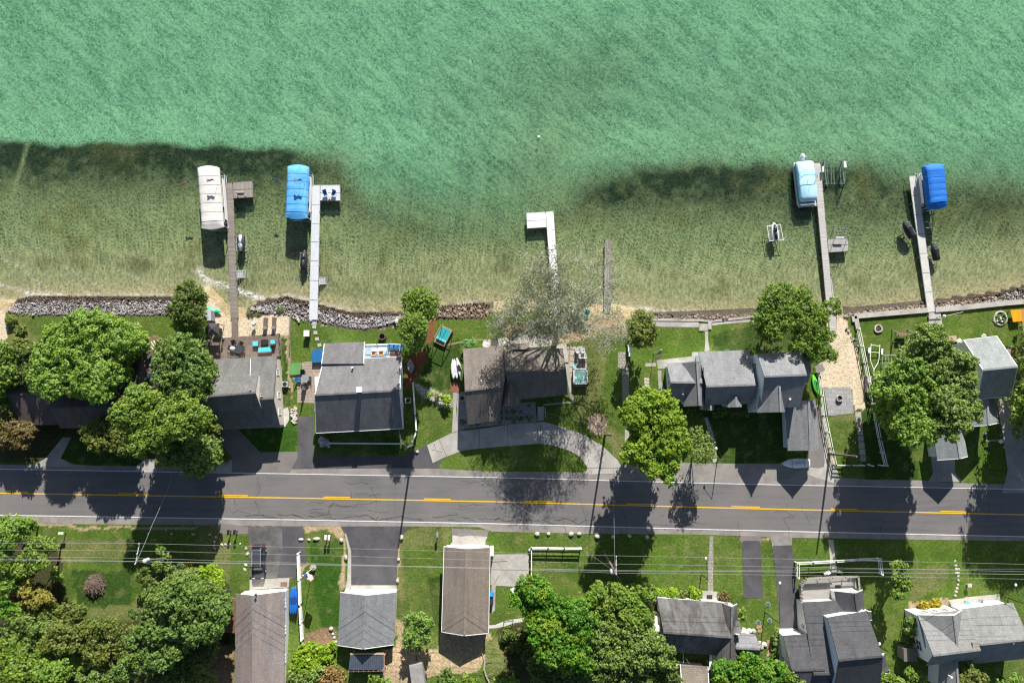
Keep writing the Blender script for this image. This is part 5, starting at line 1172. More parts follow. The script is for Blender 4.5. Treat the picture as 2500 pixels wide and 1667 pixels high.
for x_ in (770,890): b.tube(P(8,x_,828,.3),P(8,x_,940,.3),.035,.035,5); b.tube(P(8,x_,828,-1.2),P(8,x_,828,1.0),.035,.035,5); b.tube(P(8,x_,960,-1.2),P(8,x_,960,1.6),.035,.035,5)
b.tube(P(8,778,955,1.6),P(8,875,955,1.6),.04,.04,5); b.build('frame', mat('lift_steel',(0,0,0)), t); MB().box((P(8,825,940,.9).x,P(8,825,940,.9).y,.9),(1.3,.3,.1)).build('step', ALU, t)
b = MB(); 
for y_ in (795,850): b.path([P(8,1632,y_,DZ),P(8,1650,y_-6,DZ+.8),P(8,1675,y_,DZ+.8),P(8,1692,y_+4,DZ-.6)],.035)
for k in range(3): b.tube(P(8,1680+k*5,797,DZ-.2-.25*k),P(8,1680+k*5,852,DZ-.2-.25*k),.03,.03,5)
b.build('ladder', ALU, d6)
for z,x,y,l in ((99,1315,336,'small white mooring buoy far out in the lake'),):
    p = P(z,x,y,WZ); tag(MB().ball((p.x,p.y,WZ+.12),.24,12,8).build('buoy', WHITE, None, (p.x,p.y,WZ)), l, 'buoy')
def kayak(label, z, x, y, h0, ang, L_, W_, m, group=None, name='kayak', cat='kayak', tip=0, m2=None):
    p = P(z,x,y,h0); t = thing(name, label, cat, (p.x,p.y,h0), ang, group); t['_local']=1; l=L_/2; w_=W_/2
    st=[(-l,.03,.1,.2),(-l*.8,w_*.5,.04,.26),(-l*.4,w_*.92,0,.3),(0,w_,0,.3),(l*.4,w_*.9,0,.3),(l*.8,w_*.45,.04,.26),(l,.03,.12,.22)]
    MB().loft(st,12,2.4).build('hull' if name!='paddleboard' else 'board', m, t, smooth=True)
    if name=='kayak': MB().loft([(-.45,.12,.24,.33),(-.2,.24,.22,.335),(.3,.26,.22,.335),(.6,.1,.24,.33)],12,2.2).build('cockpit', m2 or BLACK, t)
    else: MB().loft([(-l*.5,w_*.3,.25,.325),(-l*.3,w_*.55,.2,.325),(l*.3,w_*.55,.2,.325),(l*.45,w_*.3,.25,.325)],10,3).build('deck_pad', m2 or mat('grey_pad',(.5,.5,.52)), t)
    return t
kayak('bright green kayak lying on the sand behind the storage cabinet', 2, 378, 1182, .2, R(75), 2.6, .75, mat('green_plastic',(.02,.50,.28),(.02,.44,.25),2,.4), m2=mat('light_green',(.3,.7,.5)))
kayak('two tone lime green paddleboard leaning along the white fence', 6, 1223, 812, .15, R(12), 3.1, .85, mat('lime_plastic',(.14,.62,.05),(.12,.55,.05),2,.4), name='paddleboard', cat='paddleboard', m2=mat('dark_green_pad',(.02,.25,.08)))
for k,(x_,y_,l_,ss,mm) in enumerate(((574,868,'white paddleboard farthest left of the three by the tan bungalow',3.0,None),(598,866,'white kayak in the middle of the three boards by the tan bungalow',3.0,None),(633,862,'white kayak with black deck nearest the tan bungalow wall',3.3,BLACK))):
    kayak(l_, 4, x_, y_, .5 if k<2 else .8, R(3+k*5), ss, .62, mat('white_plastic',(.74,.75,.77),(.68,.69,.71),2,.35), 'boards by the tan bungalow', 'paddleboard' if k==0 else 'kayak', 'paddleboard' if k==0 else 'kayak', m2=mm or mat('pale_pad',(.6,.6,.62)))
for k,(x_,y_,l_) in enumerate(((741,790,'blue kayak touching the white garage wall'),(760,792,'blue kayak in the middle of the three beside the garage'),(778,788,'blue kayak nearest the long white fence'))):
    kayak(l_, 10, x_, y_, .6+.1*k, R(-2+k*2), 4.0, .62, mat('blue_plastic',(.015,.14,.50),(.015,.12,.44),2,.4), 'blue kayaks by the garage', m2=mat('navy_hatch',(.01,.05,.22)))
kayak('grey covered canoe beside the east wall of the blue deck house', 4, 166, 842, .3, R(8), 2.0, 1.0, mat('grey_blue_cover',(.24,.28,.34),None,2), name='canoe', cat='canoe', m2=mat('grey_blue_cover',(0,0,0)))
t = thing('rowboat', 'small white rowing boat lying beside the road behind the grey garage wing', 'boat', tuple(P(6,1070,1412,0)), R(91)); t['_local']=1
rs=[(-2.0,.55,.0,.5),(-1.2,.68,0,.5),(0,.72,0,.5),(.9,.6,0,.52),(1.6,.35,.05,.55),(2.2,.03,.3,.6)]
MB().loft(rs,14,2.8,).build('hull', W_WHITE, t, smooth=True); b=MB()
b.box((0,-.3,.53),(.05,2.2,.04)); b.box((0,.6,.53),(1.1,.04,.04)); b.box((.2,-.5,.53),(.04,1.4,.04)); b.box((0,-1.2,.53),(1.25,.04,.04)); b.build('centreboard_trunk', mat('grey_trim',(.3,.32,.35)), t)
# ================================================================== sandy beach and wooden deck
t = house('sun_deck', 'dark brown wooden deck between the sandy beach and the grey shingled house', 'deck', 37, 1100, 800)
DKB = stripes('brown_deck_boards', (.165,.125,.105), (.22,.18,.155), 1, .17, R(-5), gap=.12, var=.3)
q = [P(37,x,y,.25) for x,y in ((80,560),(430,530),(960,492),(2150,400),(2190,1060),(100,1180))]
MB().prism([(v.x,v.y) for v in q],.05,.25).build('floor', DKB, t)
q2 = [P(37,x,y,.22) for x,y in ((762,-60),(948,-60),(952,495),(768,515))]; MB().prism([(v.x,v.y) for v in q2],.02,.2).build('walkway', DKB, t)
for xa,ya,xb,yb in ((2165,420,2195,1040),(40,560,100,1180)):
    b = MB(); b.path([P(37,xa,ya,1.0),P(37,xb,yb,1.0)],.06)
    for k in range(4): v=P(37,xa+(xb-xa)*k/3,ya+(yb-ya)*k/3,0); b.box((v.x,v.y,.6),(.1,.1,.9))
    b.build('railing', WOODG, t)
b = MB(); b.path([P(37,635,1100,.9),P(37,635,745,.9),P(37,800,745,.9)],.03); b.build('railing', WOODG, t)
t = house('grill_gazebo', 'black square roofed grill gazebo on the corner of the brown deck', 'gazebo', 37, 240, 280)
q = [P(37,x,y,2.3) for x,y in ((75,100),(400,105),(415,440),(60,450))]; c_ = sum(q,Vector())/4; top=c_.copy(); top.z=2.75
b = MB(); b.add([*q,top],[(0,4,1),(1,4,2),(2,4,3),(3,4,0)]); b.add([*q,*[v-Vector((0,0,.15)) for v in q]],[(i,(i+1)%4,(i+1)%4+4,i+4) for i in range(4)]); b.build('roof', mat('black_canopy',(.05,.05,.058),(.038,.038,.045),2,.7), t)
for v in q: v=c_.lerp(v,.9); MB().box((v.x,v.y,1.2),(.09,.09,2.3)).build('post', DARK, t)
MB().box((c_.x,c_.y,.7),(1.1,.6,.9)).build('grill', DARK, t)
t = house('storage_cabinet', 'grey plastic storage cabinet on the sand behind the green kayak', 'cabinet', 2, 350, 1230)
p = P(2,352,1228,.9); MB().box((p.x,p.y,.95),(1.0,1.5,1.7),R(4)).build('body', mat('cabinet_grey',(.30,.31,.33),None,3), t); MB().box((p.x,p.y,1.84),(1.1,1.6,.08),R(4)).build('lid', mat('cabinet_lid',(.42,.43,.45),None,3), t)
def lounger(label, z, x, y, m, group, h0=0, ang=0, L_=1.9, name='chaise_lounge', cat='lounger'):
    p = P(z,x,y,h0); t = thing(name, label, cat, (p.x,p.y,h0), ang, group); t['_local']=1
    MB().box((0,.3,.32),(.62,L_*.66,.06)).build('seat', m, t)
    b=MB(); vs=[(-.31,-.32,.32),(.31,-.32,.32),(.31,-.82,.85),(-.31,-.82,.85)]; b.add([*vs,*[(a,c-.05,d) for a,c,d in vs]],[(0,1,2,3),(7,6,5,4),(0,4,5,1),(1,5,6,2),(2,6,7,3),(3,7,4,0)]); b.build('backrest', m, t)
    for sx in (-.27,.27):
        for sy in (-.3,.85): MB().box((sx,sy,.15),(.05,.05,.3)).build('leg', DARK, t)
    return t
BRC = mat('brown_mesh',(.13,.105,.09),(.10,.08,.07),4)
lounger('left brown chaise lounge on the sandy beach', 2, 783, 1290, BRC, 'chaise lounges on the beach'); lounger('right brown chaise lounge on the sandy beach', 2, 849, 1288, BRC, 'chaise lounges on the beach')
t = house('charcoal_grill', 'small black kettle grill with white lid on the sand', 'grill', 2, 683, 1285)
p = P(2,683,1272,1.0); MB().ball((p.x,p.y-.3,.75),(.32,.32,.28)).build('bowl', DARK, t); MB().ball((p.x,p.y-.25,.98),(.3,.3,.18)).build('lid', W_WHITE, t)
for a in (0,2.1,4.2): MB().tube((p.x,p.y-.3,.6),(p.x+.35*math.cos(a),p.y-.3+.35*math.sin(a),0),.025,.025,5).build('leg', DARK, t)
def sofa(label, z, c4, h0, name='outdoor_sofa', cat='sofa', arms=True):
    q=[P(z,x,y,h0+.45) for x,y in c4]; c_=sum(q,Vector())/4; t=thing(name,label,cat,(c_.x,c_.y,h0))
    MB().prism([(c_.x+(v.x-c_.x)*.95,c_.y+(v.y-c_.y)*.95) for v in q],h0,h0+.3).build('frame', BRC, t)
    MB().prism([(v.x,v.y) for v in q],h0+.3,h0+.48).build('cushion', TEAL, t)
    if arms:
        s0=(q[3]+q[2])/2; d=(q[2]-q[3]); MB().beam(Vector((q[3].x,q[3].y-.12,h0+.8)),Vector((q[2].x,q[2].y-.12,h0+.8)),.16,.75).build('backrest', BRC, t)
    return t
sofa('square teal cushioned ottoman on the brown deck', 37, [(1372,622),(1525,622),(1525,755),(1372,760)], .25, 'ottoman', 'ottoman', False)
sofa('long teal cushioned sofa on the brown deck', 37, [(1540,808),(1905,785),(1910,915),(1520,942)], .25)
sofa('teal cushioned armchair on the brown deck', 37, [(1885,590),(2000,585),(2020,690),(1890,695)], .25, 'armchair', 'armchair')
p = P(37,1715,650,.6); t = thing('coffee_table', 'low black coffee table beside the teal sofa', 'table', (p.x,p.y,.25)); MB().box((p.x,p.y,.68),(1.05,.75,.06),R(4)).build('tabletop', DARK, t)
for sx in (-.45,.45):
    for sy in (-.3,.3): MB().box((p.x+sx,p.y+sy,.45),(.06,.06,.4)).build('leg', DARK, t)
p = P(37,975,860,.9); t = thing('dining_table', 'round dark patio table with clutter on the brown deck', 'table', (p.x,p.y,.25)); MB().tube((p.x,p.y,.95),(p.x,p.y,1.0),.62,.62,18).build('tabletop', mat('smoked_glass',(.05,.06,.08),None,2,.15), t); MB().tube((p.x,p.y,.25),(p.x,p.y,.95),.08,.08,8).build('leg', DARK, t)
DFB = mat('dark_mesh_fabric',(.07,.07,.075),(.1,.1,.1),4)
for k,(x_,y_,a_,l_) in enumerate(((870,690,200,'dark chair at the top left of the cluttered patio table'),(1070,700,160,'tan cushioned chair at the top right of the cluttered patio table'),(820,850,250,'dark chair with white towel left of the cluttered patio table'),(1110,850,110,'dark chair right of the cluttered patio table'),(960,1000,0,'dark chair below the cluttered patio table'))):
    chair(l_, 37, x_, y_, .25, R(a_), mat('tan_cushion',(.35,.25,.17)) if k==1 else DFB, DARK, 'chairs at the cluttered patio table')
p=P(37,830,830,.8); tag(MB().ball((p.x,p.y,1.3),(.45,.28,.12),10,6,.3).build('towel', mat('towel_white',(.6,.63,.68)), None, (p.x,p.y,.7)), 'crumpled white towel over the left patio chair', 'towel')
p = P(37,365,1010,.8); t=thing('planter','black wicker pot in the lower left corner of the brown deck','planter',(p.x,p.y,.25)); MB().tube((p.x,p.y,.25),(p.x,p.y,.8),.26,.36,12).build('pot', DARK, t); MB().ball((p.x,p.y,.9),(.3,.3,.12),10,5,.3).build('soil', mat('soil',(.05,.04,.035)), t)
p = P(37,505,520,1.0); t=thing('torch_lamp','slim black garden torch standing at the deck corner','lamp',(p.x,p.y,0)); MB().tube((p.x,p.y,0),(p.x,p.y,1.2),.02,.02,5).build('pole', DARK, t); MB().tube((p.x,p.y,1.2),(p.x,p.y,1.5),.09,.14,8).build('lantern', DARK, t)
p = P(2,443,1388,1.0); tag(MB().ball((p.x,p.y,.35),(.22,.3,.3)).build('beach_ball', mat('pale_ball',(.6,.66,.64)), None,(p.x,p.y,0)),'pale rounded stone ornament beside the black gazebo','ornament')
# ================= lawn of the blue deck house
t = thing('stepping_stone_stack','white painted boulder ornament shaped like a frog on the lawn','ornament',tuple(P(2,1025,1250,0))); b=MB()
for x_,y_,r_ in ((1013,1225,.18),(1020,1240,.22),(1027,1256,.24),(1034,1272,.2),(1012,1245,.12),(1040,1262,.12)): v=P(2,x_,y_,.15); b.ball((v.x,v.y,.15),(r_,r_,.16),9,6,.2)
b.build('stone', STONEW, t)
t = thing('cooler_box','white lidded upright cooler on the lawn beside the light grey dock','cooler',tuple(P(2,1093,1375,0))); p=P(2,1093,1360,.9)
MB().box((p.x,p.y,.5),(.75,.8,.8)).build('body', DARK, t); MB().box((p.x,p.y,.95),(.82,.9,.12)).build('lid', W_WHITE, t)
k0_=None
for i,(z,x_,y_,s1,s2,a_) in enumerate(((2,1143,1278,1.1,.7,-3),(2,1152,1311,.55,.5,-8),(2,1161,1355,.55,.5,5),(2,1173,1403,.55,.5,4),(2,1192,1450,.58,.5,14))):
    p=P(z,x_,y_,0); tag(MB().box((p.x,p.y,.03),(s1,s2,.08),R(a_)).build('stepping_stone', CONCL, None,(p.x,p.y,0)), ('wide concrete landing slab at the foot of the light grey dock','square stepping stone first below the landing slab','square stepping stone second below the landing slab','square stepping stone third below the landing slab','tilted square stepping stone nearest the dark grey house')[i],'paving stone','stepping stones from the dock')
def firepit(label, z, x, y, r_, m, hh=.4):
    p=P(z,x,y,0); t=thing('fire_pit',label,'fire pit',(p.x,p.y,0)); b=MB(); n=18; vs=[];
    for rr_,zz_ in ((r_,0),(r_,hh),(r_*.72,hh),(r_*.68,.08)):
        for i in range(n): a=2*math.pi*i/n; k_=1+.05*math.sin(i*5.3); vs.append((p.x+rr_*k_*math.cos(a),p.y+rr_*k_*math.sin(a),zz_))
    b.add(vs,[(j_*n+i,j_*n+(i+1)%n,(j_+1)*n+(i+1)%n,(j_+1)*n+i) for j_ in range(3) for i in range(n)]); b.build('ring', m, t)
    MB().ball((p.x,p.y,.08),(r_*.68,r_*.68,.1),12,5,.3).build('ash', mat('ash',(.10,.07,.055),(.04,.03,.03),6), t); return t
firepit('rusty brown round fire pit on the lawn beside the stone bank', 3, 1780, 322, .55, mat('rust_metal',(.10,.07,.06),None,4), .55)
firepit('small concrete fire ring on the grey paver patio', 6, 1405, 915, .5, CONC, .4)
firepit('ring of white stones around a small fire pit on the lawn', 7, 449, 384, .62, STONEW, .25)
p=P(3,1160,505,.5); t=thing('storage_box','blue tarp covered flat box beside the dark grey house','box',(p.x,p.y,0)); MB().box((p.x,p.y,.3),(1.55,1.9,.55),R(2)).build('tarp', mat('blue_tarp',(.012,.13,.33),(.012,.11,.28),3,.6), t); MB().box((p.x,p.y,.6),(1.6,1.95,.05),R(2)).build('lid', mat('blue_tarp',(0,0,0)), t)
p=P(3,948,628,.2); t=thing('sandbox','low green covered sandbox beside the tan patio','sandbox',(p.x,p.y,0)); MB().box((p.x,p.y,.14),(1.65,1.75,.26),R(4)).build('cover', mat('green_tarp',(.11,.27,.08),(.09,.23,.07),2,.7), t); MB().box((p.x,p.y,.06),(1.72,1.82,.12),R(4)).build('frame', WOODB, t)
p=P(3,1035,722,.75); t=thing('patio_table','round grey table on the tan paver patio','table',(p.x,p.y,0)); MB().tube((p.x,p.y,.72),(p.x,p.y,.76),.6,.6,20).build('tabletop', mat('grey_table',(.26,.28,.29),(.2,.22,.23),3,.4), t); MB().tube((p.x,p.y,0),(p.x,p.y,.72),.06,.06,8).build('leg', DARK, t)
for k,(x_,y_,a_,l_) in enumerate(((1025,668,180,'dark chair above the round grey patio table'),(985,735,265,'blue chair left of the round grey patio table'),(1085,725,95,'dark chair right of the round grey patio table'),(1035,800,0,'dark chair below the round grey patio table'))):
    chair(l_, 3, x_, y_, 0, R(a_), BLUC if k==1 else DFB, DARK, 'chairs around the round grey table')
t=thing('patio_umbrella','closed patio umbrella standing at the round grey table','umbrella',(p.x,p.y-.9,0)); MB().tube((p.x,p.y-.9,0),(p.x,p.y-.9,2.9),.03,.03,6).build('pole', DARK, t); MB().tube((p.x,p.y-.9,1.5),(p.x,p.y-.9,2.8),.17,.06,10).build('folded_canopy', DFB, t)
p=P(3,1170,770,.8); t=thing('outdoor_sink','white outdoor counter with small blue basin against the house wall','counter',(p.x,p.y,0)); MB().box((p.x,p.y,.45),(1.15,2.1,.85),R(2)).build('counter', W_WHITE, t); MB().box((p.x-.1,p.y-.55,.9),(.5,.45,.06),R(2)).build('basin', NAVY, t)
def acunit(label, z, x, y):
    p=P(z,x,y,.7); t=thing('air_conditioner',label,'air conditioner',(p.x,p.y,0)); MB().box((p.x,p.y,.36),(.8,.8,.7)).build('housing', mat('ac_beige',(.48,.48,.46),None,4), t); MB().tube((p.x,p.y,.7),(p.x,p.y,.74),.33,.33,16).build('fan_grille', DARK, t); return t
acunit('air conditioner unit beside the east wall of the grey shingled house',3,843,774); acunit('air conditioner unit in the gravel beside the tan bungalow',4,660,1143); acunit('air conditioner unit beside the east wall of the blue deck house',4,140,1165)
# deck furniture
for x_,l_ in ((1702,'left orange cushioned chair on the pale blue deck'),(1772,'right orange cushioned chair on the pale blue deck')): chair(l_, 3, x_, 476, 1.2, R(0), mat('orange_cushion',(.62,.24,.10),None,3), WHITE, 'orange chairs on the blue deck', .65)
p=P(3,1750,445,1.7); t=thing('bar_table','narrow white bar table in front of the two orange chairs','table',(p.x,p.y,1.2)); MB().box((p.x,p.y,1.92),(2.3,.42,.05),R(2)).build('tabletop', W_WHITE, t)
for sx in (-1,1): MB().box((p.x+sx,p.y,1.55),(.06,.3,.7)).build('leg', W_WHITE, t)
for x_,l_ in ((1885,'left blue lounge chair at the corner of the pale blue deck'),(1935,'right blue lounge chair at the corner of the pale blue deck')): lounger(l_, 3, x_, 415, BLUC, 'blue loungers on the deck', 1.2, R(80), 1.4)
p=P(3,1905,485,1.2); tag(MB().box((p.x,p.y,1.215),(1.7,.9,.03),R(1)).build('outdoor_rug', mat('brown_rug',(.13,.08,.065)), None,(p.x,p.y,1.2)),'dark brown rug on the pale blue deck','rug')
# --- tan bungalow yard
p=P(4,478,545,1.0); t=thing('daybed','teal cushioned double daybed with wooden frame on the lawn','daybed',(p.x,p.y,0),R(-27)); t['_local']=1
MB().box((0,.0,.3),(1.75,2.5,.35)).build('frame', mat('pale_wood',(.36,.27,.17),(.28,.2,.13),3), t)
for sx in (-.42,.42): MB().box((sx,.25,.56),(.78,1.75,.2)).build('mattress', mat('teal_mattress',(.02,.30,.34),(.02,.26,.30),3), t); MB().box((sx,-.62,.72),(.78,.35,.2)).build('pillow', TEAL, t)
b=MB()
for sx in (-.9,.9):
    for sy in (-1.4,1.25): b.box((sx,sy,.9),(.08,.08,1.8))
b.box((0,-1.4,1.8),(1.9,.08,.08)); b.box((0,1.25,1.8),(1.9,.08,.08)); b.box((-.9,-.08,1.8),(.08,2.7,.08)); b.box((.9,-.08,1.8),(.08,2.7,.08)); b.build('canopy_frame', mat('pale_wood',(0,0,0)), t)
p=P(4,970,607,.5); t=thing('fire_table','black square gas fire table on the concrete patio','table',(p.x,p.y,0)); MB().box((p.x,p.y,.35),(.95,.75,.5),R(3)).build('base', DARK, t); MB().box((p.x,p.y,.63),(1.15,.95,.06),R(3)).build('tabletop', mat('dark_top',(.07,.065,.07),None,3), t)
chair('white armchair left of the black fire table',4,890,635,0,R(250),W_WHITE,WHITE,'armchairs at the fire table'); chair('white armchair right of the black fire table',4,1078,615,0,R(120),W_WHITE,WHITE,'armchairs at the fire table')
for x_,y_,a_,m_,l_ in ((985,1120,160,TEAL,'bright teal garden chair under the bare silver tree'),(940,1172,220,mat('dull_teal',(.10,.28,.27)),'dull teal garden chair beside the bright teal one'),(460,1240,30,W_WHITE,'white garden chair half hidden under the bare silver tree'),(830,1160,200,mat('grey_blue_chair',(.3,.36,.42)),'grey blue garden chair under the bare silver tree')):
    chair(l_,26,x_,y_,0,R(a_),m_,m_,None,.7)
for x_,y_,l_ in ((1755,685,'left chair in the upper row on the square paver patio'),(1808,685,'right chair in the upper row on the square paver patio'),(1790,738,'chair in the lower row on the square paver patio'),(1828,738,'chair at the right rim of the square paver patio')): chair(l_,4,x_,y_,0,R(10),mat('grey_frame',(.42,.42,.44)),ALU,'metal chairs on the square paver patio',.5)
p=P(4,1792,935,.8); t=thing('hot_tub','square hot tub with swirling teal water on the paver patio','hot tub',(p.x,p.y,0),R(1)); t['_local']=1
MB().box((0,0,.42),(2.1,2.3,.84)).build('cabinet', mat('tub_grey',(.12,.12,.13),None,3), t)
b=MB(); 
for s_,x_,y_ in (((2.15,.2),0,1.08),((2.15,.2),0,-1.08),((.2,2.3),-.98,0),((.2,2.3),.98,0)): b.box((x_,y_,.88),(*s_,.08))
b.build('rim', mat('tub_rim',(.45,.48,.5),None,3), t)
MB().box((0,0,.85),(1.8,2.0,.02)).build('water', mat('tub_water',(.10,.24,.22),(.50,.56,.52),1.3,.2,lo=.48,hi=.62), t); MB().box((0,-1.3,.75),(2.2,.35,.1)).build('folded_cover', DARK, t)
p=P(4,1740,850,.3); tag(MB().box((p.x,p.y,.2),(.6,.4,.4)).build('tub_step', TEAL, None,(p.x,p.y,0)),'teal step block beside the hot tub','step'); p=P(4,1778,838,.3); tag(MB().box((p.x,p.y,.45),(.75,.5,.12),R(4)).box((p.x,p.y,.2),(.6,.4,.4),R(4)).build('side_table', DARK, None,(p.x,p.y,0)),'small black side table above the hot tub','table')
# --- cottage yard
def flag(label, z, x, y, h, d, L_=1.5, us=True):
    p=P(z,x,y,h); t=thing('flagpole',label,'flag',(p.x,p.y,0)); MB().tube((p.x,p.y,0),(p.x,p.y,h),.045,.03,7).build('pole', WHITE if us!=2 else ALU, t); MB().ball((p.x,p.y,h+.06),.09).build('finial', WHITE, t)
    b=MB(); dd=Vector(d).normalized()
    for i in range(13):
        b.mi = 0 if i%2==0 else 1; z0=h-.15-.07*i; vs=[]
        for k_ in range(7):
            s_=k_/6*L_; off=.10*math.sin(k_*1.6+i*.15); q_=Vector((p.x,p.y,0))+dd*s_+Vector((-dd.y,dd.x,0))*(off+i*.035); vs.append((q_.x,q_.y,z0)); vs.append((q_.x-dd.y*.035,q_.y+dd.x*.035,z0-.07))
        for k_ in range(6):
            b.mi = 2 if (i<7 and k_<3) else (0 if i%2==0 else 1); b.add([vs[2*k_],vs[2*k_+1],vs[2*k_+3],vs[2*k_+2]],[(0,1,2,3)])
    b.build('flag', [REDC,WHITE,NAVY], t); return t
flag('flagpole with striped national flag on the cottage lawn', 5, 545, 545, 5.5, (-.6,-.85,0), 1.5)
flag('flagpole with furled red and white flag beside the long white fence', 10, 848, 556, 5.0, (.8,-.7,0), 1.3)
p=P(10,935,490,.4); t=thing('flower_planter','round stone planter with red flowers around the flagpole base','planter',(p.x,p.y,0)); MB().tube((p.x,p.y,0),(p.x,p.y,.3),.5,.45,14).build('pot', STONE, t); MB().ball((p.x,p.y,.4),(.38,.38,.2),10,6,.4).build('flowers', mat('flower_mix',(.5,.2,.2),(.15,.25,.08),8,.8,lo=.45,hi=.55), t)
p=P(5,303,552,.5); t=thing('bench','pale blue garden bench in the shade beside the path','bench',(p.x,p.y,0),R(4)); t['_local']=1
MB().box((0,0,.45),(.45,1.7,.06)).build('seat', W_SKYLIT, t); MB().box((-.22,0,.75),(.05,1.7,.5)).build('backrest', W_SKYLIT, t)
for sy in (-.7,.7): MB().box((0,sy,.2),(.4,.08,.42)).build('leg', W_SKYLIT, t)
k=0
for r_ in range(4):
    for c_ in range(2):
        x_,y_=425+c_*20+r_*1.5,768+r_*24+c_*3; p=P(5,x_,y_,0); tag(MB().box((p.x,p.y,.025),(.36,.4,.06),R(random.uniform(-4,4))).build('stepping_stone', mat('cream_slab',(.50,.45,.34),(.4,.36,.28),3), None,(p.x,p.y,0)),'cream paving slab in the small grid on the cottage side lawn','paving stone','cream slabs on the cottage side lawn')
t=thing('table','small grey folding table beside the white fence top end','table',tuple(P(6,1245,690,0)),R(20)); t['_local']=1
MB().box((0,0,.7),(1.2,1.1,.05)).build('tabletop', mat('grey_slate',(.22,.21,.20),None,3), t)
for sx in (-.5,.5):
    for sy in (-.45,.45): MB().box((sx,sy,.35),(.05,.05,.7)).build('leg', W_WHITE, t)
p=P(6,1168,590,.9); t=thing('patio_umbrella','small teal parasol beside the tall grey gable','umbrella',(p.x,p.y,0)); MB().tube((p.x,p.y,0),(p.x,p.y,1.8),.03,.03,6).build('pole', ALU, t); MB().tube((p.x,p.y,1.5),(p.x,p.y,1.95),.75,.05,8).build('canopy', TEAL, t)
# --- right lawn
p=P(7,645,430,1.0); t=thing('garden_swing','brown wooden A-frame garden swing on the right lawn','swing',(p.x,p.y,0),R(0)); t['_local']=1
b=MB()
for sx in (-1.15,1.15):
    b.tube((sx,.95,0),(sx*.95,.0,2.0),.06,.06,6); b.tube((sx,-1.0,0),(sx*.95,.0,2.0),.06,.06,6); b.tube((sx,-.5,.9),(sx,.5,.9),.045,.045,6)
b.tube((-1.2,0,2.0),(1.2,0,2.0),.07,.07,6); b.tube((-1.15,-1.0,.05),(1.15,-1.0,.05),.05,.05,6); b.build('frame', WOODG, t)
MB().box((0,.1,.5),(1.5,.5,.06)).build('seat', stripes('swing_slats',(.25,.19,.13),(.2,.15,.1),0,.12), t); MB().box((0,-.18,.8),(1.5,.06,.55)).build('backrest', mat('swing_slats',(0,0,0)), t)
def trailer(label, z, x, y, ang, m=WHITE, name='boat_trailer'):
    p=P(z,x,y,.5); t=thing(name,label,'trailer',(p.x,p.y,0),ang); t['_local']=1; b=MB()
    for sx in (-.65,.65): b.path([(sx,1.9,.5),(sx,-.2,.5),(sx*.8,-.8,.5),(0,-1.9,.5)],.055)
    for y_ in (1.7,.7): b.tube((-.7,y_,.5),(.7,y_,.5),.05,.05,6)
    b.tube((0,-1.8,.5),(0,-2.7,.5),.055,.055,6); b.tube((0,-2.4,0),(0,-2.4,.6),.04,.04,6); b.build('frame', m, t)
    for sx in (-.95,.95):
        w_=MB().tube((sx-.1,.9,.32),(sx+.1,.9,.32),.32,.32,14).build('wheel', BLACK, t); MB().tube((sx-.12,.9,.32),(sx+.12,.9,.32),.15,.15,10).build('rim', WHITE, w_); MB().box((sx,.9,.7),(.28,.8,.05)).build('mudguard', m, t)
    return t
trailer('white boat trailer parked beside the right white fence', 7, 425, 600, R(-6))
p=P(7,530,630,.4); t=thing('pipe_rack','pale green metal dock frame lying beside the boat trailer','frame',(p.x,p.y,0)); b=MB()
for x_ in (480,505,525,548,585): b.tube(P(7,x_,580,.5),P(7,x_+10,690,.5),.04,.04,5)
for y_ in (585,650): b.tube(P(7,478,y_,.5),P(7,590,y_,.5),.04,.04,5)
for x_,y_ in ((480,582),(585,582),(490,690),(595,690)): b.tube(P(7,x_,y_,0),P(7,x_,y_,.5),.04,.04,5)
b.build('rail', mat('pale_green_metal',(.30,.40,.33)), t)
t=thing('flower_bed','oval flower bed ringed with white stones on the right lawn','flower bed',tuple(P(7,1388,305,0)),0); b=MB(); rr=random.Random(4)
for i in range(34): a=2*math.pi*i/34; v=P(7,1388+48*math.cos(a)*(1+.06*math.sin(3*a)),304+50*math.sin(a),.1); b.ball((v.x,v.y,.1),(.17*rr.uniform(.7,1.2),.16,.13),7,5,.3)
b.build('stone_ring', STONEW, t); b=MB()
for i in range(26): v=P(7,1388+rr.uniform(-30,30),304+rr.uniform(-32,32),.2); b.ball((v.x,v.y,.2),(.2,.2,.2),7,5,.5)
b.build('plants', leafmat('bed_plants',(.06,.12,.02),(.10,.2,.03)), t); b=MB()
for x_,y_ in ((1388,298),(1365,325),(1402,330),(1392,310)): v=P(7,x_,y_,.4); b.ball((v.x,v.y,.35),.14,7,5,.3)
b.build('flowers', WHITE, t)
p=P(36,1190,80,.75); t=thing('picnic_table','bright orange slatted table on the wooden deck at the right edge','table',(p.x,p.y,0)); ORG=stripes('orange_slats',(.80,.34,.015),(.70,.28,.012),0,.12,R(5))
q=[P(36,x,y,.75) for x,y in ((1088,-20),(1255,-30),(1282,155),(1135,170))]; MB().prism([(v.x,v.y) for v in q],.68,.75).build('tabletop', ORG, t)
c_=sum(q,Vector())/4
for v in q: v=c_.lerp(v,.85); MB().box((v.x,v.y,.34),(.1,.1,.68)).build('leg', mat('orange_leg',(.5,.2,.01)), t)
for z,x_,y_,h_,l_ in ((36,35,75,2.4,'white globe garden lamp on a dark post near the right sea wall'),):
    v=P(z,x_,y_,h_); t=thing('garden_lamp',l_,'lamp',(v.x,v.y,0)); MB().tube((v.x,v.y,0),(v.x,v.y,h_-.1),.04,.04,6).build('post', DARK, t); MB().ball((v.x,v.y,h_),.24,12,8).build('globe', W_WHITE, t)
    MB().path([Vector((v.x,v.y,h_)),P(36,200,40,1.5),P(36,335,10,.3)],.02).build('string', W_WHITE, t)
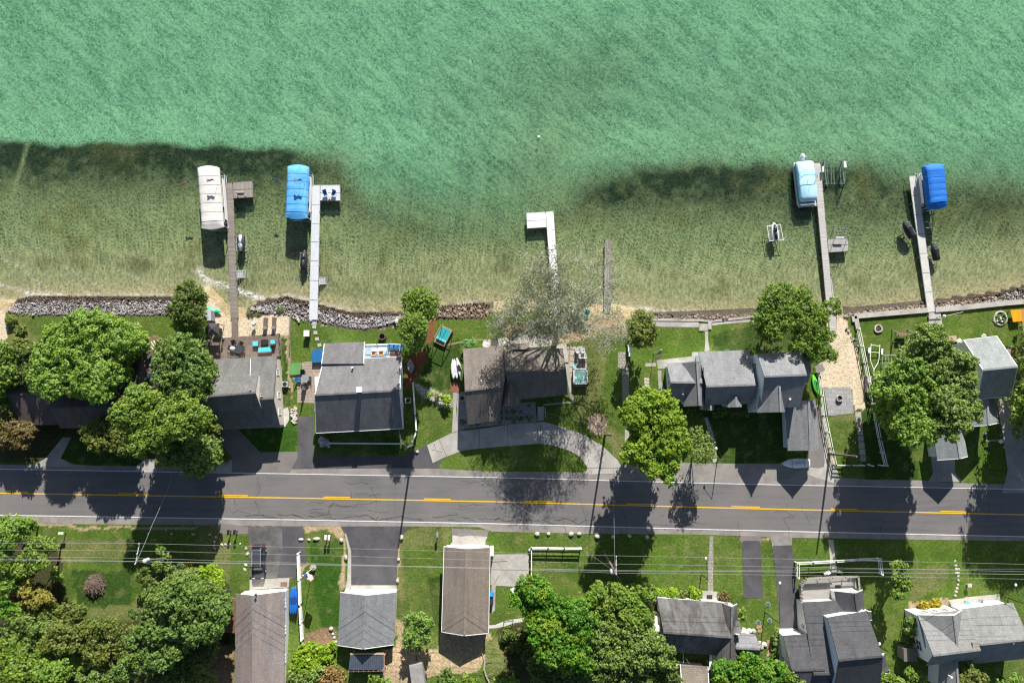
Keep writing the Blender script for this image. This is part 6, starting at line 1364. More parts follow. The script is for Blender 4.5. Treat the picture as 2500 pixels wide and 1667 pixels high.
for x_,y_,w_,h_,m_,n_,l_ in ((140,460,1.5,1.2,mat('brown_cart',(.27,.19,.15)),'potting_bench','brown potting bench left of the pale two storey house'),(190,580,1.0,1.6,mat('lilac_box',(.40,.38,.43)),'storage_box','lilac grey storage box half under the leafy tree'),(305,555,.95,.85,mat('glass_box',(.22,.30,.30)),'cold_frame','small glass topped cold frame against the pale house')):
    p=P(36,x_,y_,.6); t=thing(n_,l_,'box',(p.x,p.y,0)); MB().box((p.x,p.y,.35),(w_,h_,.7),R(5)).build('body', m_, t); MB().box((p.x,p.y,.74),(w_+.08,h_+.08,.06),R(5)).build('lid', mat(m_.name+'_lid',tuple(x*1.2 for x in m_.node_tree.nodes['Mix'].inputs[6].default_value[:3])), t)
for x_,y_ in ((270,470),(660,395)):
    p=P(36,x_,y_,.3); t=thing('potted_plant','white flowering pot '+('beside the cold frame' if x_<400 else 'at the front eave of the pale house'),'plant',(p.x,p.y,0)); MB().tube((p.x,p.y,0),(p.x,p.y,.35),.25,.32,10).build('pot', STONEW, t); MB().ball((p.x,p.y,.45),(.38,.34,.2),10,6,.5).build('foliage', mat('white_bloom',(.65,.65,.6),(.15,.2,.08),9,lo=.5,hi=.56), t)
p=P(36,1160,690,.6); t=thing('lawn_tractor','red lawn tractor beside the right wall of the pale house','tractor',(p.x,p.y,0),R(10)); t['_local']=1
MB().loft([(-.9,.3,.35,.8),(-.3,.42,.3,.75),(.2,.36,.3,.8),(.75,.34,.3,.85),(1.0,.22,.35,.7)],12,3).build('body', mat('tractor_red',(.55,.03,.02),None,3,.4), t, smooth=True); MB().box((0,-.35,.9),(.5,.45,.15)).box((0,-.58,1.1),(.5,.1,.4)).build('seat', DARK, t)
MB().tube((0,.15,.8),(0,.05,1.15),.03,.03,6).tube((0,.05,1.12),(0,.03,1.17),.2,.2,12).build('steering_wheel', DARK, t)
for sx in (-.45,.45):
    for y_,r_ in ((-.6,.3),(.65,.2)): MB().tube((sx-.1,y_,r_),(sx+.1,y_,r_),r_,r_,12).build('wheel', BLACK, t)
p=P(36,1060,640,.4); t=thing('wheelbarrow','grey wheelbarrow leaning near the red lawn tractor','wheelbarrow',(p.x,p.y,0)); MB().loft([(-.5,.25,.3,.5),(0,.38,.25,.6),(.45,.2,.35,.6)],10,4,(p.x,p.y,0),0).build('tray', mat('grey_tray',(.30,.25,.23),None,3), t); b=MB(); b.tube((p.x-.3,p.y-.9,.55),(p.x-.2,p.y+.4,.3),.03,.03,5); b.tube((p.x+.3,p.y-.9,.55),(p.x+.2,p.y+.4,.3),.03,.03,5); b.build('handle', WOODB, t); MB().tube((p.x-.06,p.y+.6,.2),(p.x+.06,p.y+.6,.2),.2,.2,10).build('wheel', BLACK, t)
p=P(7,1275,1190,.2); tag(MB().ball((p.x,p.y,.2),.25,9,6,.3).build('garden_stone', mat('dark_blue_stone',(.08,.11,.16)), None,(p.x,p.y,0)),'dark blue gazing stone in the shade of the pale house','stone')
p=P(7,1385,1245,.2); t=thing('planter','white stone planter on the corner of the concrete path','planter',(p.x,p.y,0)); MB().tube((p.x,p.y,0),(p.x,p.y,.35),.25,.3,8).build('pot', STONEW, t); MB().ball((p.x,p.y,.42),(.3,.28,.14),9,5,.4).build('flowers', WHITE, t)
p=P(7,935,1500,.1); t=thing('bicycle_rack','grey metal rack frame lying in the shaded driveway','rack',(p.x,p.y,0)); b=MB(); 
for x0,y0,x1,y1 in ((915,1483,965,1483),(915,1518,965,1518),(915,1483,915,1518),(965,1483,965,1518),(870,1488,915,1500),(880,1475,880,1505)): b.tube(P(7,x0,y0,.2),P(7,x1,y1,.2),.04,.04,5)
b.build('frame', mat('tube_grey',(.4,.4,.42)), t)
# ================================================================== sea walls, fences, stones
def wallthing(label, pts, wdt, z0, z1, m=CONCL, name='sea_wall', cat='wall'):
    q=[P(*p,z1) for p in pts]; t=thing(name,label,cat,(q[0].x,q[0].y,0)); b=MB()
    for a,c in zip(q[:-1],q[1:]): b.beam(a,c,wdt,z1-z0)
    b.build('wall', m, t); return t
sheet('sea_wall_walk', zz(5,[(470,318),(832,318),(836,372),(560,370),(500,366)]), CONCL, .03); sheet('sea_wall_walk', zz(5,[(928,330),(1254,300),(1254,332),(1100,342),(990,352),(940,362)]), CONCL, .03)
wallthing('grey concrete sea wall along the cottage lawn', [(5,468,314),(5,834,318),(5,925,326),(5,1254,292),(6,1250,262)], .35, -1.2, .12)
wallthing('pale concrete sea wall along the right lawn', [(7,276,330),(7,270,288),(7,832,240)], .75, -1.2, .35); wallthing('short return of the pale sea wall going down to the fence', [(7,283,300),(7,300,385)], .65, -.6, .34)
wallthing('pale concrete sea wall continuing to the right edge', [(7,892,238),(7,1100,222),(7,1440,186),(7,1900,150)], .75, -1.2, .35)
t=house('steps','concrete steps from the cottage lawn down to the lake','steps',5,885,370); b=MB()
for x0,x1,y0,y1,zt_ in ((838,870,322,345,-.1),(838,872,345,400,.16),(905,932,330,388,.16),(868,906,345,400,.06),(872,904,322,345,-.15)):
    q=[P(5,x0,y0,zt_),P(5,x1,y0,zt_),P(5,x1,y1,zt_),P(5,x0,y1,zt_)]; b.prism([(v.x,v.y) for v in q],-1,zt_)
b.build('tread', CONC, t)
t=house('steps','pale concrete landing steps where the beige dock meets the sea wall','steps',7,890,310); b=MB()
for y0,y1,zt_ in ((255,285,.16),(285,310,.30),(310,356,.12)):
    q=[P(7,836,y0,zt_),P(7,925+(y0-255)*.2,y0-4,zt_),P(7,928+(y1-255)*.15,y1-4,zt_),P(7,842,y1,zt_)]; b.prism([(v.x,v.y) for v in q],-.5,zt_)
b.build('tread', CONCL, t)
def fence(label, pts, h=1.1, every=2.4, rails=2, wd=.07, gap=.0, m=WHITE, cap=True, top=.1, group=None):
    q=[P(*p,h) for p in pts]; t=thing('fence',label,'fence',(q[0].x,q[0].y,0),0,group); b=MB()
    L_=0
    for a,c in zip(q[:-1],q[1:]):
        d=(c-a); ln=d.length; d.normalize(); n=Vector((-d.y,d.x,0))
        if gap:
            for s_ in (-1,1): b.beam(a+n*s_*gap/2, c+n*s_*gap/2, wd, .14, 0)
        else: b.beam(a,c,top,.14,0)
        for r_ in range(1,rails+1): A=a.copy();C=c.copy();A.z=C.z=h*(1-r_/(rails+1))+.07; b.beam(A,C,.05,.12)
        k=max(1,round(ln/every))
        for i in range(k+1):
            v=a.lerp(c,i/k); pb=MB().box((v.x,v.y,h/2+.04),(.13,.13,h+.08)).box((v.x,v.y,h+.11),(.19,.19,.06)); pb.build('post', m, t)
    b.build('rail', m, t); return t
fence('white rail fence down the left side of the sandy strip', [(7,8,738),(7,50,1050),(7,100,1300),(7,130,1428)], 1.2, 2.4, 2, .06, .28)
fence('white rail fence down the right side of the sandy strip', [(7,307,382),(7,362,650),(7,415,930),(7,470,1230),(7,518,1432)], 1.2, 2.4, 2, .06, .28)
fence('low white rail fence across the roadside end of the sandy strip', [(7,130,1428),(7,245,1430),(7,342,1430)], 1.2, 2.4, 2); fence('short white gate panel in the shade by the right fence end', [(7,482,1430),(7,524,1433)], 1.2, 2, 2)
fence('short broken white rail lying in the shaded lawn gap', [(7,383,1424),(7,412,1433)], .6, 2, 1)
fence('white vinyl fence between the blue deck house and the bungalow lawn', [(4,188,1000),(4,210,1310),(4,222,1460),(4,196,1530)], 1.2, 3.6, 2, top=.2)
fence('single white rail fence in the shade before the dark grey house', [(3,1275,1340),(3,1965,1345)], 1.1, 5.5, 1, top=.16)
fence('long white fence between the long garage and the striped lawn', [(10,795,352),(10,812,840),(10,830,1170)], 1.5, 2.9, 3, top=.26)
fence('white ranch fence beside the boulders on the garage lawn', [(11,1222,300),(11,1380,300),(11,1532,303),(11,1690,303)], 1.2, 2.6, 2, top=.24); fence('thin white fence side running down along the concrete pad', [(11,1224,300),(11,1222,605)], 1.2, 3.5, 2, top=.12)
fence('white fence before the grey timber deck of the charcoal house', [(13,256,436),(13,400,430),(13,612,418),(13,810,404),(13,1028,396)], 1.3, 2.6, 2, .07, .22); fence('left return of the white fence by the timber deck', [(13,262,436),(13,266,572)], 1.3, 2.4, 2, .06, .26); fence('right return of the white fence by the timber deck', [(13,1026,400),(13,1042,540)], 1.3, 2.4, 2, .06, .26)
p=P(1,1195,640,0)
t=house('timber_edging','dark timber edging between the sand and the lawn','edging',3,900,200); MB().beam(P(3,897,120,.15),P(3,890,330,.15),.15,.3).beam(P(3,890,330,.12),P(3,905,600,.12),.12,.25).build('beam', WOODG, t)
# round steel fences / shade
rs_=random.Random(12)
# ---- boulders along the roadside: each its own object
protos=[]
def boulder_mesh(seed):
    r=random.Random(seed); b=MB(); n,m=12,8; b.ball((0,0,0),(1,1,.75),n,m,0)
    ph=[(Vector((r.uniform(-1,1),r.uniform(-1,1),r.uniform(-1,1))).normalized(),r.uniform(.72,.95)) for _ in range(9)]
    out=[]
    for v in b.v:
        v=Vector(v); 
        for nrm,dd in ph:
            k=v.dot(nrm)-dd
            if k>0: v-=nrm*k
        out.append(tuple(v*(1+r.uniform(-.03,.03))))
    b.v=out; return b
def mkproto(name, seed, m):
    b=boulder_mesh(seed); me=bpy.data.meshes.new(name); me.from_pydata(b.v,[],b.f); me.materials.append(m); me.update(); return me
PW=[mkproto('boulder',s_,STONEW) for s_ in (1,2,3)]; PP=[mkproto('riprap_stone',s_,STONE) for s_ in (4,5,6)]; PDk=[mkproto('riprap_stone',s_,STONED) for s_ in (7,8)]; PBr=[mkproto('riprap_stone',s_,STONEB) for s_ in (9,10,11)]
def stone(name, me, loc, s_, label, cat, group, rz=None):
    o=bpy.data.objects.new(name, me); col.objects.link(o); o.location=loc; o.scale=s_; o.rotation_euler=(rs_.uniform(-.3,.3),rs_.uniform(-.3,.3),rs_.uniform(0,6.3) if rz is None else rz); return tag(o,label,cat,group)
BL=[(10,828,217,.50,.28,'white oval boulder at the edge of the asphalt parking pad'),(10,903,218,.36,.26,'small white boulder left of the long flat boulder'),(10,975,210,.72,.32,'long flat white boulder on the striped lawn'),(10,1207,224,.36,.40,'tan white boulder by the curb of the dark driveway'),(10,1250,384,.36,.55,'tall white boulder halfway down the left curb'),
 (10,1773,196,.42,.50,'white boulder at the top right corner of the dark driveway'),(10,1745,405,.32,.36,'small tan boulder on the right edge of the dark driveway'),(11,1277,165,.50,.42,'round white boulder first in the roadside row'),(11,1383,163,.38,.32,'small grey boulder second in the roadside row'),(11,1595,166,.52,.42,'triangular white boulder third in the roadside row'),(11,1673,164,.46,.38,'white boulder fourth in the roadside row'),
 (11,1845,188,.58,.46,'large pale boulder fifth in the roadside row at the shade edge'),(12,218,192,.42,.38,'grey boulder in the shade under the service wire'),(12,372,184,.46,.34,'angular boulder in the shaded part of the roadside row'),(12,538,195,.36,.40,'last boulder of the roadside row at the sunlit edge'),(11,1208,318,.34,.36,'small round boulder at the corner of the ranch fence'),(22,1642,245,.34,.34,'white boulder on the asphalt corner beside the curved driveway'),
 (10,1111,1055,.42,.40,'squarish white boulder on the dirt beside the slate garage'),(10,1735,605,.30,.40,'white boulder beside the driveway end'),(10,1128,1105,.30,.26,'upper boulder of the curved edging by the slate garage'),(10,1140,1140,.34,.30,'middle boulder of the curved edging by the slate garage'),(10,1155,1180,.36,.34,'lower boulder of the curved edging by the slate garage'),(10,1122,1330,.36,.40,'grey boulder among the bright bushes'),(10,1128,1362,.28,.28,'small white boulder among the bright bushes'),
 (3,890,805,.22,.2,'small white stone beside the air conditioner'),(3,1918,175,.62,.62,'large white boulder at the right end of the stone bank'),(13,1745,592,.22,.22,'round cream stone in the row leading to the concrete patio')]
for i,(z,x_,y_,a,c_,l) in enumerate(BL):
    p=P(z,x_,y_,c_*.4); stone('boulder', PW[i%3], (p.x,p.y,c_*.45), (a*.78,c_*.78,min(a,c_)*.7), l, 'boulder', 'white landscape boulders', 0 if i in (2,4) else rs_.uniform(-.4,.4))
for x_,y_ in ((1725,487),(1735,522),(1742,553),(1740,632),(1731,664),(1723,695),(1716,732),(1712,415),(1720,455)): p=P(13,x_,y_,0); stone('stepping_stone', PW[1], (p.x,p.y,.03), (.22,.22,.08), 'small cream stepping stone in the dotted path to the concrete patio', 'stone', 'dotted stepping stones')
for x_,y_ in ((1735,487),(1733,522)): p=P(13,x_,y_,0); tag(MB().box((p.x,p.y,.03),(.75,.3,.06)).build('stepping_stone', CONCL, None,(p.x,p.y,0)),'cream bar shaped slab in the dotted path '+('upper' if y_<500 else 'lower'),'stone','slab bars')
WS=[(82,262),(118,262),(160,260),(205,263),(257,258),(28,192),(12,235)]
for x_,y_ in WS: p=P(10,x_,y_,0); stone('edging_stone', PW[0], (p.x,p.y,.06), (.2,.14,.14), 'small white edging stone in the row below the twin mailboxes', 'stone', 'edging stones by the twin mailboxes')
for x_,y_ in ((1328,228),(1538,230),(1730,233),(1882,235),(1938,262),(1925,300),(1918,335),(1925,360),(1995,330),(2022,325)): p=P(9,x_,y_,0); stone('edging_stone', PW[2], (p.x,p.y,.06), (.24,.13,.14), 'small white edging stone scattered along the shaded verge', 'stone', 'edging stones along the shaded verge')
for x_,y_ in ((312,305),(325,352),(308,455),(300,500)): p=P(10,x_,y_,0); stone('edging_stone', PW[2], (p.x,p.y,.06), (.3,.22,.12), 'flat white stone along the left edge of the parking pad', 'stone', 'flat stones by the parking pad')
for x_,y_ in ((1590,1190),(1615,1215),(1640,1200),(1605,1235),(1450,1065),(1500,1072),(1540,1078)): p=P(12,x_,y_,0); stone('rock', PW[0], (p.x,p.y,.12), (.42,.36,.2), 'pale flat rock beside the streaky roofed cottage annex', 'rock', 'flat rocks by the annex')
p=P(12,1685,1325,0); stone('rock', PBr[0], (p.x,p.y,.2), (.75,.6,.4), 'large tan rock at the end of the stepping path', 'rock', 'tan rocks')
for k,(x_,y_) in enumerate(((1688,1180),(1690,1225),(1690,1262),(1590,1040),(1600,1070))): p=P(12,x_,y_,0); tag(MB().box((p.x,p.y,.03),(.7,.55,.07),R(rs_.uniform(-5,5))).build('stepping_stone', mat('ochre_slab',(.36,.27,.13),(.28,.2,.1),3), None,(p.x,p.y,0)),'ochre square slab of the side path behind the lamp post','paving stone','ochre slabs')
# ---- riprap banks
def along(top, bot, n, rnd):
    """random points between two pixel polylines"""
    ta=np.array(top,float); ba=np.array(bot,float); x0=max(ta[0,0],ba[0,0]); x1=min(ta[-1,0],ba[-1,0]); out=[]
    for _ in range(n):
        x=rnd.uniform(x0,x1); yt=np.interp(x,ta[:,0],ta[:,1]); yb=np.interp(x,ba[:,0],ba[:,1]); out.append((x,yt,yb))
    return out
banks=[('left', [(20,745),(60,724),(95,722),(420,724),(445,735)],[(20,760),(60,770),(95,768),(420,769),(445,768)],3000,85,.27,'p'),
 ('mid', [(612,748),(640,738),(700,722),(755,736),(800,748),(863,763),(940,762),(985,766)],[(612,756),(650,764),(700,768),(722,782),(776,785),(837,797),(888,803),(940,794),(985,780)],2000,75,.29,'p'),
 ('tree', [(1065,748),(1120,742),(1190,738),(1205,748)],[(1065,775),(1120,776),(1190,774),(1205,762)],420,30,.34,'b'),
 ('wall', [(1560,758),(1593,765),(1700,766),(1840,765),(1870,765)],[(1560,776),(1593,778),(1700,778),(1840,776),(1870,776)],260,26,.34,'b'),
 ('right', [(2058,764),(2090,760),(2255,738),(2300,736),(2437,714),(2520,694)],[(2058,776),(2090,772),(2255,755),(2300,752),(2437,738),(2520,732)],700,60,.36,'m'),
 ('side', [(2066,790),(2090,790),(2094,792)],[(2066,800),(2090,850),(2094,860)],60,6,.3,'p')]
stf={'p':MB(),'d':MB(),'b':MB()}
lbl={'left':'rough stone in the rock bank below the left tree lawn','mid':'rough stone in the pale rock bank either side of the light grey dock','tree':'rough brown rock on the shore beside the pair of small green trees','wall':'rough brown rock at the foot of the cottage sea wall','right':'rough stone on the shore below the pale right sea wall','side':'rough stone beside the upper end of the sandy strip'}
for nm,tp,bt,ns,ni,sz_,kd in banks:
    for big,(cnt) in ((0,ns),(1,ni)):
        for x_,yt,yb in along(tp,bt,cnt,rs_):
            t_=rs_.random(); y_=yt+(yb-yt)*t_; zz_=WZ+.05+(t_)*.55+rs_.uniform(-.06,.1); s_=sz_*(rs_.uniform(.9,1.25) if big else rs_.uniform(.42,.8)); p=P(99,x_,y_,zz_)
            k_='d' if t_<.30+rs_.uniform(-.12,.1) else ('p' if kd=='p' or (kd=='m' and (x_>2430 or t_>.75)) else 'b')
            if big:
                me=rs_.choice({'d':PDk,'p':PP,'b':PBr}[k_]); stone('riprap_stone', me, (p.x,p.y,zz_+.05), (s_*rs_.uniform(.7,1.1)*.8,s_*.62,s_*.55), lbl[nm]+{'d':', wet dark','p':', dry pale','b':', dry brown'}[k_], 'rock', f'{ {"d":"wet dark","p":"dry pale","b":"dry brown"}[k_]} rocks of the {nm} bank')
            else:
                b=stf[k_]; me=rs_.choice(PW); a=rs_.uniform(0,6.28); ca,sa=math.cos(a),math.sin(a); n0=len(b.v); r1,r2,r3=s_*.6,s_*.5,s_*.45
                pts=[(1,0,0),(.3,.95,0),(-.8,.6,.1),(-.7,-.7,0),(.5,-.85,.1),(.2,.1,.9),(0,0,-.8)]
                b.add([(p.x+(q_[0]*r1*ca-q_[1]*r2*sa)*rs_.uniform(.8,1.2),p.y+(q_[0]*r1*sa+q_[1]*r2*ca)*rs_.uniform(.8,1.2),zz_+q_[2]*r3) for q_ in pts],[(0,1,5),(1,2,5),(2,3,5),(3,4,5),(4,0,5),(1,0,6),(2,1,6),(3,2,6),(4,3,6),(0,4,6)])
nn={'p':('riprap','bank of pale broken stones along the lake shore',STONE),'d':('wet_riprap','wet dark broken stones at the waterline',STONED),'b':('brown_riprap','brown broken rocks at the foot of the sea walls',STONEB)}
for k_,b in stf.items(): o=b.build(nn[k_][0], nn[k_][2]); tag(o, nn[k_][1], 'rocks', None, 'stuff')
# white pebble beds
b=MB()
def pebbles(z,poly,n,s_,hgt=.08):
    pl=[S(z,*q_) for q_ in poly]; xs=[q_[0] for q_ in pl]; ys=[q_[1] for q_ in pl]; c_=0
    while c_<n:
        x_=rs_.uniform(min(xs),max(xs)); y_=rs_.uniform(min(ys),max(ys))
        if inpoly(np.array([x_]),np.array([y_]),pl)[0]:
            p=G(x_,y_,0); r_=s_*rs_.uniform(.6,1.3); b.ball((p.x,p.y,hgt*.5),(r_,r_*.8,hgt),6,4,.3); c_+=1
pebbles(3,[(905,1010),(960,1000),(965,1150),(930,1165),(900,1100)],70,.17,.15)
pebbles(4,[(430,1110),(550,1110),(565,1230),(440,1240),(400,1180)],60,.13); pebbles(4,[(230,1000),(330,1080),(320,1170),(240,1080)],50,.12)
tag(b.build('pebble_bed', STONEW),'beds of loose white pebbles','pebbles',None,'stuff')
sheet('stone_slab_bed', zz(3,[(815,1120),(830,1010),(870,995),(888,1040),(885,1120),(850,1180),(800,1190)]), mat('flagstone',(.50,.49,.45),(.36,.35,.33),2.2,.9,.3), .05)
# ================================================================== vehicle, mailboxes, lamps
p=P(10,424,425,.9); t=thing('parked_car','black SUV parked on the asphalt pad beside the grassy slope','car',(p.x,p.y,0),R(1)); t['_local']=1
CARP=mat('car_paint',(.022,.026,.034),(.024,.028,.036),1,.22,spec=.6); 
MB().loft([(-2.35,.70,.35,.78),(-2.2,.88,.28,.95),(-1.2,.94,.25,1.05),(1.9,.94,.25,1.1),(2.3,.88,.3,1.05),(2.4,.75,.4,.9)],16,4.5).build('body', CARP, t, smooth=True)
MB().loft([(-1.25,.72,1.0,1.15),(-.65,.74,1.0,1.62),(1.8,.74,1.0,1.66),(2.25,.70,1.0,1.2)],16,4).build('window', mat('car_glass',(.01,.012,.016),None,1,.06,spec=.8), t, smooth=True)
MB().loft([(-.6,.66,1.58,1.69),(-.2,.68,1.58,1.72),(1.5,.68,1.58,1.73),(1.85,.64,1.58,1.70)],16,5).build('roof', mat('car_roof',(.05,.056,.068),None,1,.3,spec=.5), t, smooth=True)
for sx in (-1,1):
    for sy in (-1.45,1.45):
        w_=MB().tube((sx*.78,sy,.36),(sx*.97,sy,.36),.36,.36,18).build('wheel', BLACK, t); MB().tube((sx*.9,sy,.36),(sx*.985,sy,.36),.2,.2,12).build('rim', ALU, w_)
    MB().box((sx*.6,-2.33,.78),(.36,.14,.16)).build('headlight', mat('headlight',(.7,.72,.75),None,1,.1), t); MB().box((sx*.72,2.32,.98),(.24,.14,.2)).build('taillight', mat('taillight',(.35,.01,.01),None,1,.2), t); MB().box((sx*1.02,-.75,1.12),(.2,.16,.14)).build('mirror', CARP, t)
    MB().box((sx*.6,.6,1.76),(.05,2.2,.05)).build('roof_rail', ALU, t)
def mailbox(label, z, x, y, m, rz=0, n=1, group=None):
    p=P(z,x,y,1.1); t=thing('mailbox',label,'mailbox',(p.x,p.y,0),rz,group); t['_local']=1
    MB().box((0,0,.5),(.12,.12,1.0)).build('post', WOODG if m is not BLACK else DARK, t)
    b=MB(); b.loft([(-.32,.17,1.0,1.38),(.32,.17,1.0,1.38)],12,3); b.build('box', m, t); MB().box((.19,.05,1.28),(.02,.16,.05)).build('flag', REDC, t); MB().box((0,-.33,1.18),(.28,.02,.3)).build('door', m, t)
    return t
mailbox('left black mailbox of the twin pair on the shaded verge',10,145,148,BLACK,0,1,'twin mailboxes'); mailbox('right black mailbox of the twin pair on the shaded verge',10,203,148,BLACK,0,1,'twin mailboxes')
mailbox('white mailbox on its own post on the far left verge',9,550,226,WHITE,R(90)); mailbox('white mailbox among the boulders on the striped lawn',10,1060,197,WHITE,0,1,'white mailboxes by the striped lawn'); mailbox('second white mailbox among the boulders nearest the kerb strip',10,1092,198,WHITE,0,1,'white mailboxes by the striped lawn')
mailbox('grey mailbox on the yellowed lawn left of the taupe garage',11,338,172,mat('mailbox_grey',(.25,.25,.26)),0)
def lamppost(label, z, bx, by, tx, ty, h, ax_, ay_):
    p=P(z,bx,by,0); top=P(z,tx,ty,h); top=Vector((p.x*.3+top.x*.7 if 0 else p.x,p.y,h)); arm=P(z,ax_,ay_,h); t=thing('street_lamp',label,'street lamp',(p.x,p.y,0))
    MB().tube((p.x,p.y,0),(p.x,p.y,h),.07,.05,8).build('pole', DARK, t); MB().tube((p.x,p.y,h-.05),(arm.x,arm.y,h+.1),.035,.03,6).build('arm', DARK, t)
    MB().ball((arm.x,arm.y,h),(.17,.24,.12),10,6).build('lamp_head', WHITE, t); return t
lamppost('tall dark lamp post standing on the strip between two narrow driveways',12,1645,900,1680,615,6.0,1788,628)
lamppost('dark lamp post at the right end of the concrete patio lawn',13,2205,755,2225,630,5.0,2276,636)
lamppost('short lamp post beside the stone path in front of the cottage',5,975,1385,970,1290,3.6,968,1300)
lamppost('small lamp post beside the east wall of the charcoal house',13,1005,1200,1005,1170,3.0,1016,1180)
lamppost('slim lamp post on the lawn left of the narrow paver path',12,1048,545,1070,385,3.6,1092,396)
for x_,y_,l_ in ((1675,825,'green septic lid nearest the short asphalt pad'),(1690,978,'green septic lid beside the driveway edge'),(1585,998,'green septic lid half buried beside the ochre slabs')): p=P(12,x_,y_,0); t=thing('septic_lid',l_,'lid',(p.x,p.y,0)); MB().tube((p.x,p.y,0),(p.x,p.y,.07),.36,.36,18).build('rim', CONCG, t); MB().tube((p.x,p.y,.07),(p.x,p.y,.1),.28,.28,18).build('cover', mat('green_lid',(.05,.13,.11)), t)
p=P(11,846,735,.9); t=thing('barrel','bright blue rain barrel against the taupe garage wall','barrel',(p.x,p.y,0)); MB().tube((p.x,p.y,0),(p.x,p.y,.9),.32,.36,16).build('body', mat('barrel_blue',(.01,.22,.50),None,3,.4), t); MB().tube((p.x,p.y,.9),(p.x,p.y,.95),.3,.3,16).build('lid', mat('barrel_lid',(.02,.30,.6)), t)
p=P(11,846,795,.5); tag(MB().box((p.x,p.y,.4),(.5,.8,.8)).box((p.x,p.y,.83),(.56,.86,.05)).build('bin', mat('navy_bin',(.02,.03,.06)), None,(p.x,p.y,0)),'dark navy bin just below the blue rain barrel','bin')
p=P(11,1015,940,.5); t=thing('goal_frame','small yellowish metal frame standing on the lawn by the gravel path','frame',(p.x,p.y,0)); b=MB()
for x0,y0,x1,y1 in ((975,915,1060,900),(970,975,1055,965),(975,915,970,975),(1060,900,1055,965)): b.tube(P(11,x0,y0,.9),P(11,x1,y1,.9),.03,.03,5)
for x0,y0 in ((975,915),(1060,900),(970,975),(1055,965)): b.tube(P(11,x0,y0,.9),P(11,x0,y0,0),.03,.03,5)
b.build('frame', mat('yellow_metal',(.25,.22,.06)), t)
chair('white plastic chair beside the leafy tree on the small lawn',11,1053,682,0,R(30),W_WHITE,WHITE)
for x_,y_,m_,l_ in ((1848,820,mat('aqua_plastic',(.10,.48,.52)),'left aqua sun chair on the long concrete patio'),(1918,812,mat('aqua_plastic',(0,0,0)),'right aqua sun chair on the long concrete patio'),(1985,812,mat('lime_chair',(.42,.55,.06)),'left lime green chair on the long concrete patio'),(2052,803,mat('lime_chair',(0,0,0)),'right lime green chair on the long concrete patio')): lounger(l_,13,x_,y_,m_,'sun chairs on the long concrete patio',0,R(70 if 'left' in l_ else -70),1.4)
p=P(12,1125,757,.15); tag(MB().box((p.x,p.y,.165),(.8,.55,.03)).build('door_mat', DARK, None,(p.x,p.y,.15)),'dark door mat on the concrete stoop of the streaky roofed cottage','mat'); p=P(10,667,637,0); tag(MB().box((p.x,p.y,.045),(.95,.6,.03)).build('door_mat', mat('brown_mat',(.20,.11,.08)), None,(p.x,p.y,0)),'brown mat on the apron of the long garage','mat')
p=P(13,1820,628,0); t=thing('bird_bath','small white square bird bath on the right front lawn','bird bath',(p.x,p.y,0)); MB().tube((p.x,p.y,0),(p.x,p.y,.7),.1,.08,8).build('pedestal', STONEW, t); MB().box((p.x,p.y,.75),(.55,.5,.12)).build('bowl', STONEW, t)
p=P(13,533,528,.5); t=thing('planter','white planter left of the walkway at the timber deck','planter',(p.x,p.y,0)); MB().box((p.x,p.y,.25),(.9,.35,.5),R(25)).build('pot', W_WHITE, t); MB().ball((p.x,p.y,.55),(.4,.2,.15),9,5,.4).build('flowers', WHITE, t)
p=P(13,655,520,.5); t=thing('planter','bluish planter right of the walkway at the timber deck','planter',(p.x,p.y,0)); MB().box((p.x,p.y,.25),(.6,.4,.5),R(-30)).build('pot', mat('blue_grey_pot',(.3,.38,.42)), t); MB().ball((p.x,p.y,.55),(.3,.25,.2),9,5,.4).build('foliage', leafmat('pot_leaf',(.05,.1,.03),(.1,.18,.05)), t)
# brush pile
t=thing('brush_pile','round pile of dry cut branches on the lawn at far left','brush pile',tuple(P(9,855,690,0))); b=MB(); c0=P(9,855,690,0)
for i in range(420):
    a=rs_.uniform(0,6.28); r_=1.25*math.sqrt(rs_.random()); hh=(1.3-r_*.8)*rs_.uniform(.3,1); q_=Vector((c0.x+r_*math.cos(a),c0.y+r_*1.15*math.sin(a),hh)); d=Vector((rs_.uniform(-1,1),rs_.uniform(-1,1),rs_.uniform(-.4,.4))).normalized()*rs_.uniform(.3,.8)
    b.tube(q_-d,q_+d,.03,.012,4,False)
b.build('twigs', mat('dry_twigs',(.30,.22,.18),(.16,.11,.09),4,.9), t); MB().ball((c0.x,c0.y,.25),(1.15,1.3,.7),14,8,.2).build('core', mat('dry_core',(.09,.065,.05),None,5), t)
# fallen log, trailer slab
t=thing('fallen_log','pale crooked fallen tree trunk lying on the slope','log',tuple(P(11,800,1420,1.2))); b=MB(); pts=[]
for x_,y_ in ((775,1290),(785,1350),(780,1410),(800,1470),(825,1520),(840,1568),(845,1620)): v=P(11,x_,y_,0); v.z=gz(v)+.2; pts.append(v)
b.path(pts,.13,7); v=pts[1]; b.tube(v,v+Vector((1.2,.7,.3)),.05,.02,5); v=pts[3]; b.tube(v,v+Vector((.9,.6,.4)),.05,.02,5); b.tube(pts[0],pts[0]+Vector((-.6,.9,.2)),.06,.02,5); b.build('trunk', mat('dead_wood',(.36,.32,.27),(.24,.2,.17),3), t)
t=thing('trailer','flat grey topped box trailer at the bottom edge beside a small tree','trailer',tuple(P(11,175,1450,.2)),R(9)); t['_local']=1
MB().box((0,-.8,2.2),(1.8,5.2,1.7)).build('box', mat('trailer_grey',(.30,.29,.28),(.22,.21,.2),1.5), t)
for sx in (-.95,.95): MB().tube((sx-.1,-.4,1.4),(sx+.1,-.4,1.4),.33,.33,12).build('wheel', BLACK, t)
MB().tube((0,1.8,1.5),(0,2.7,1.5),.06,.06,6).build('drawbar', DARK, t)
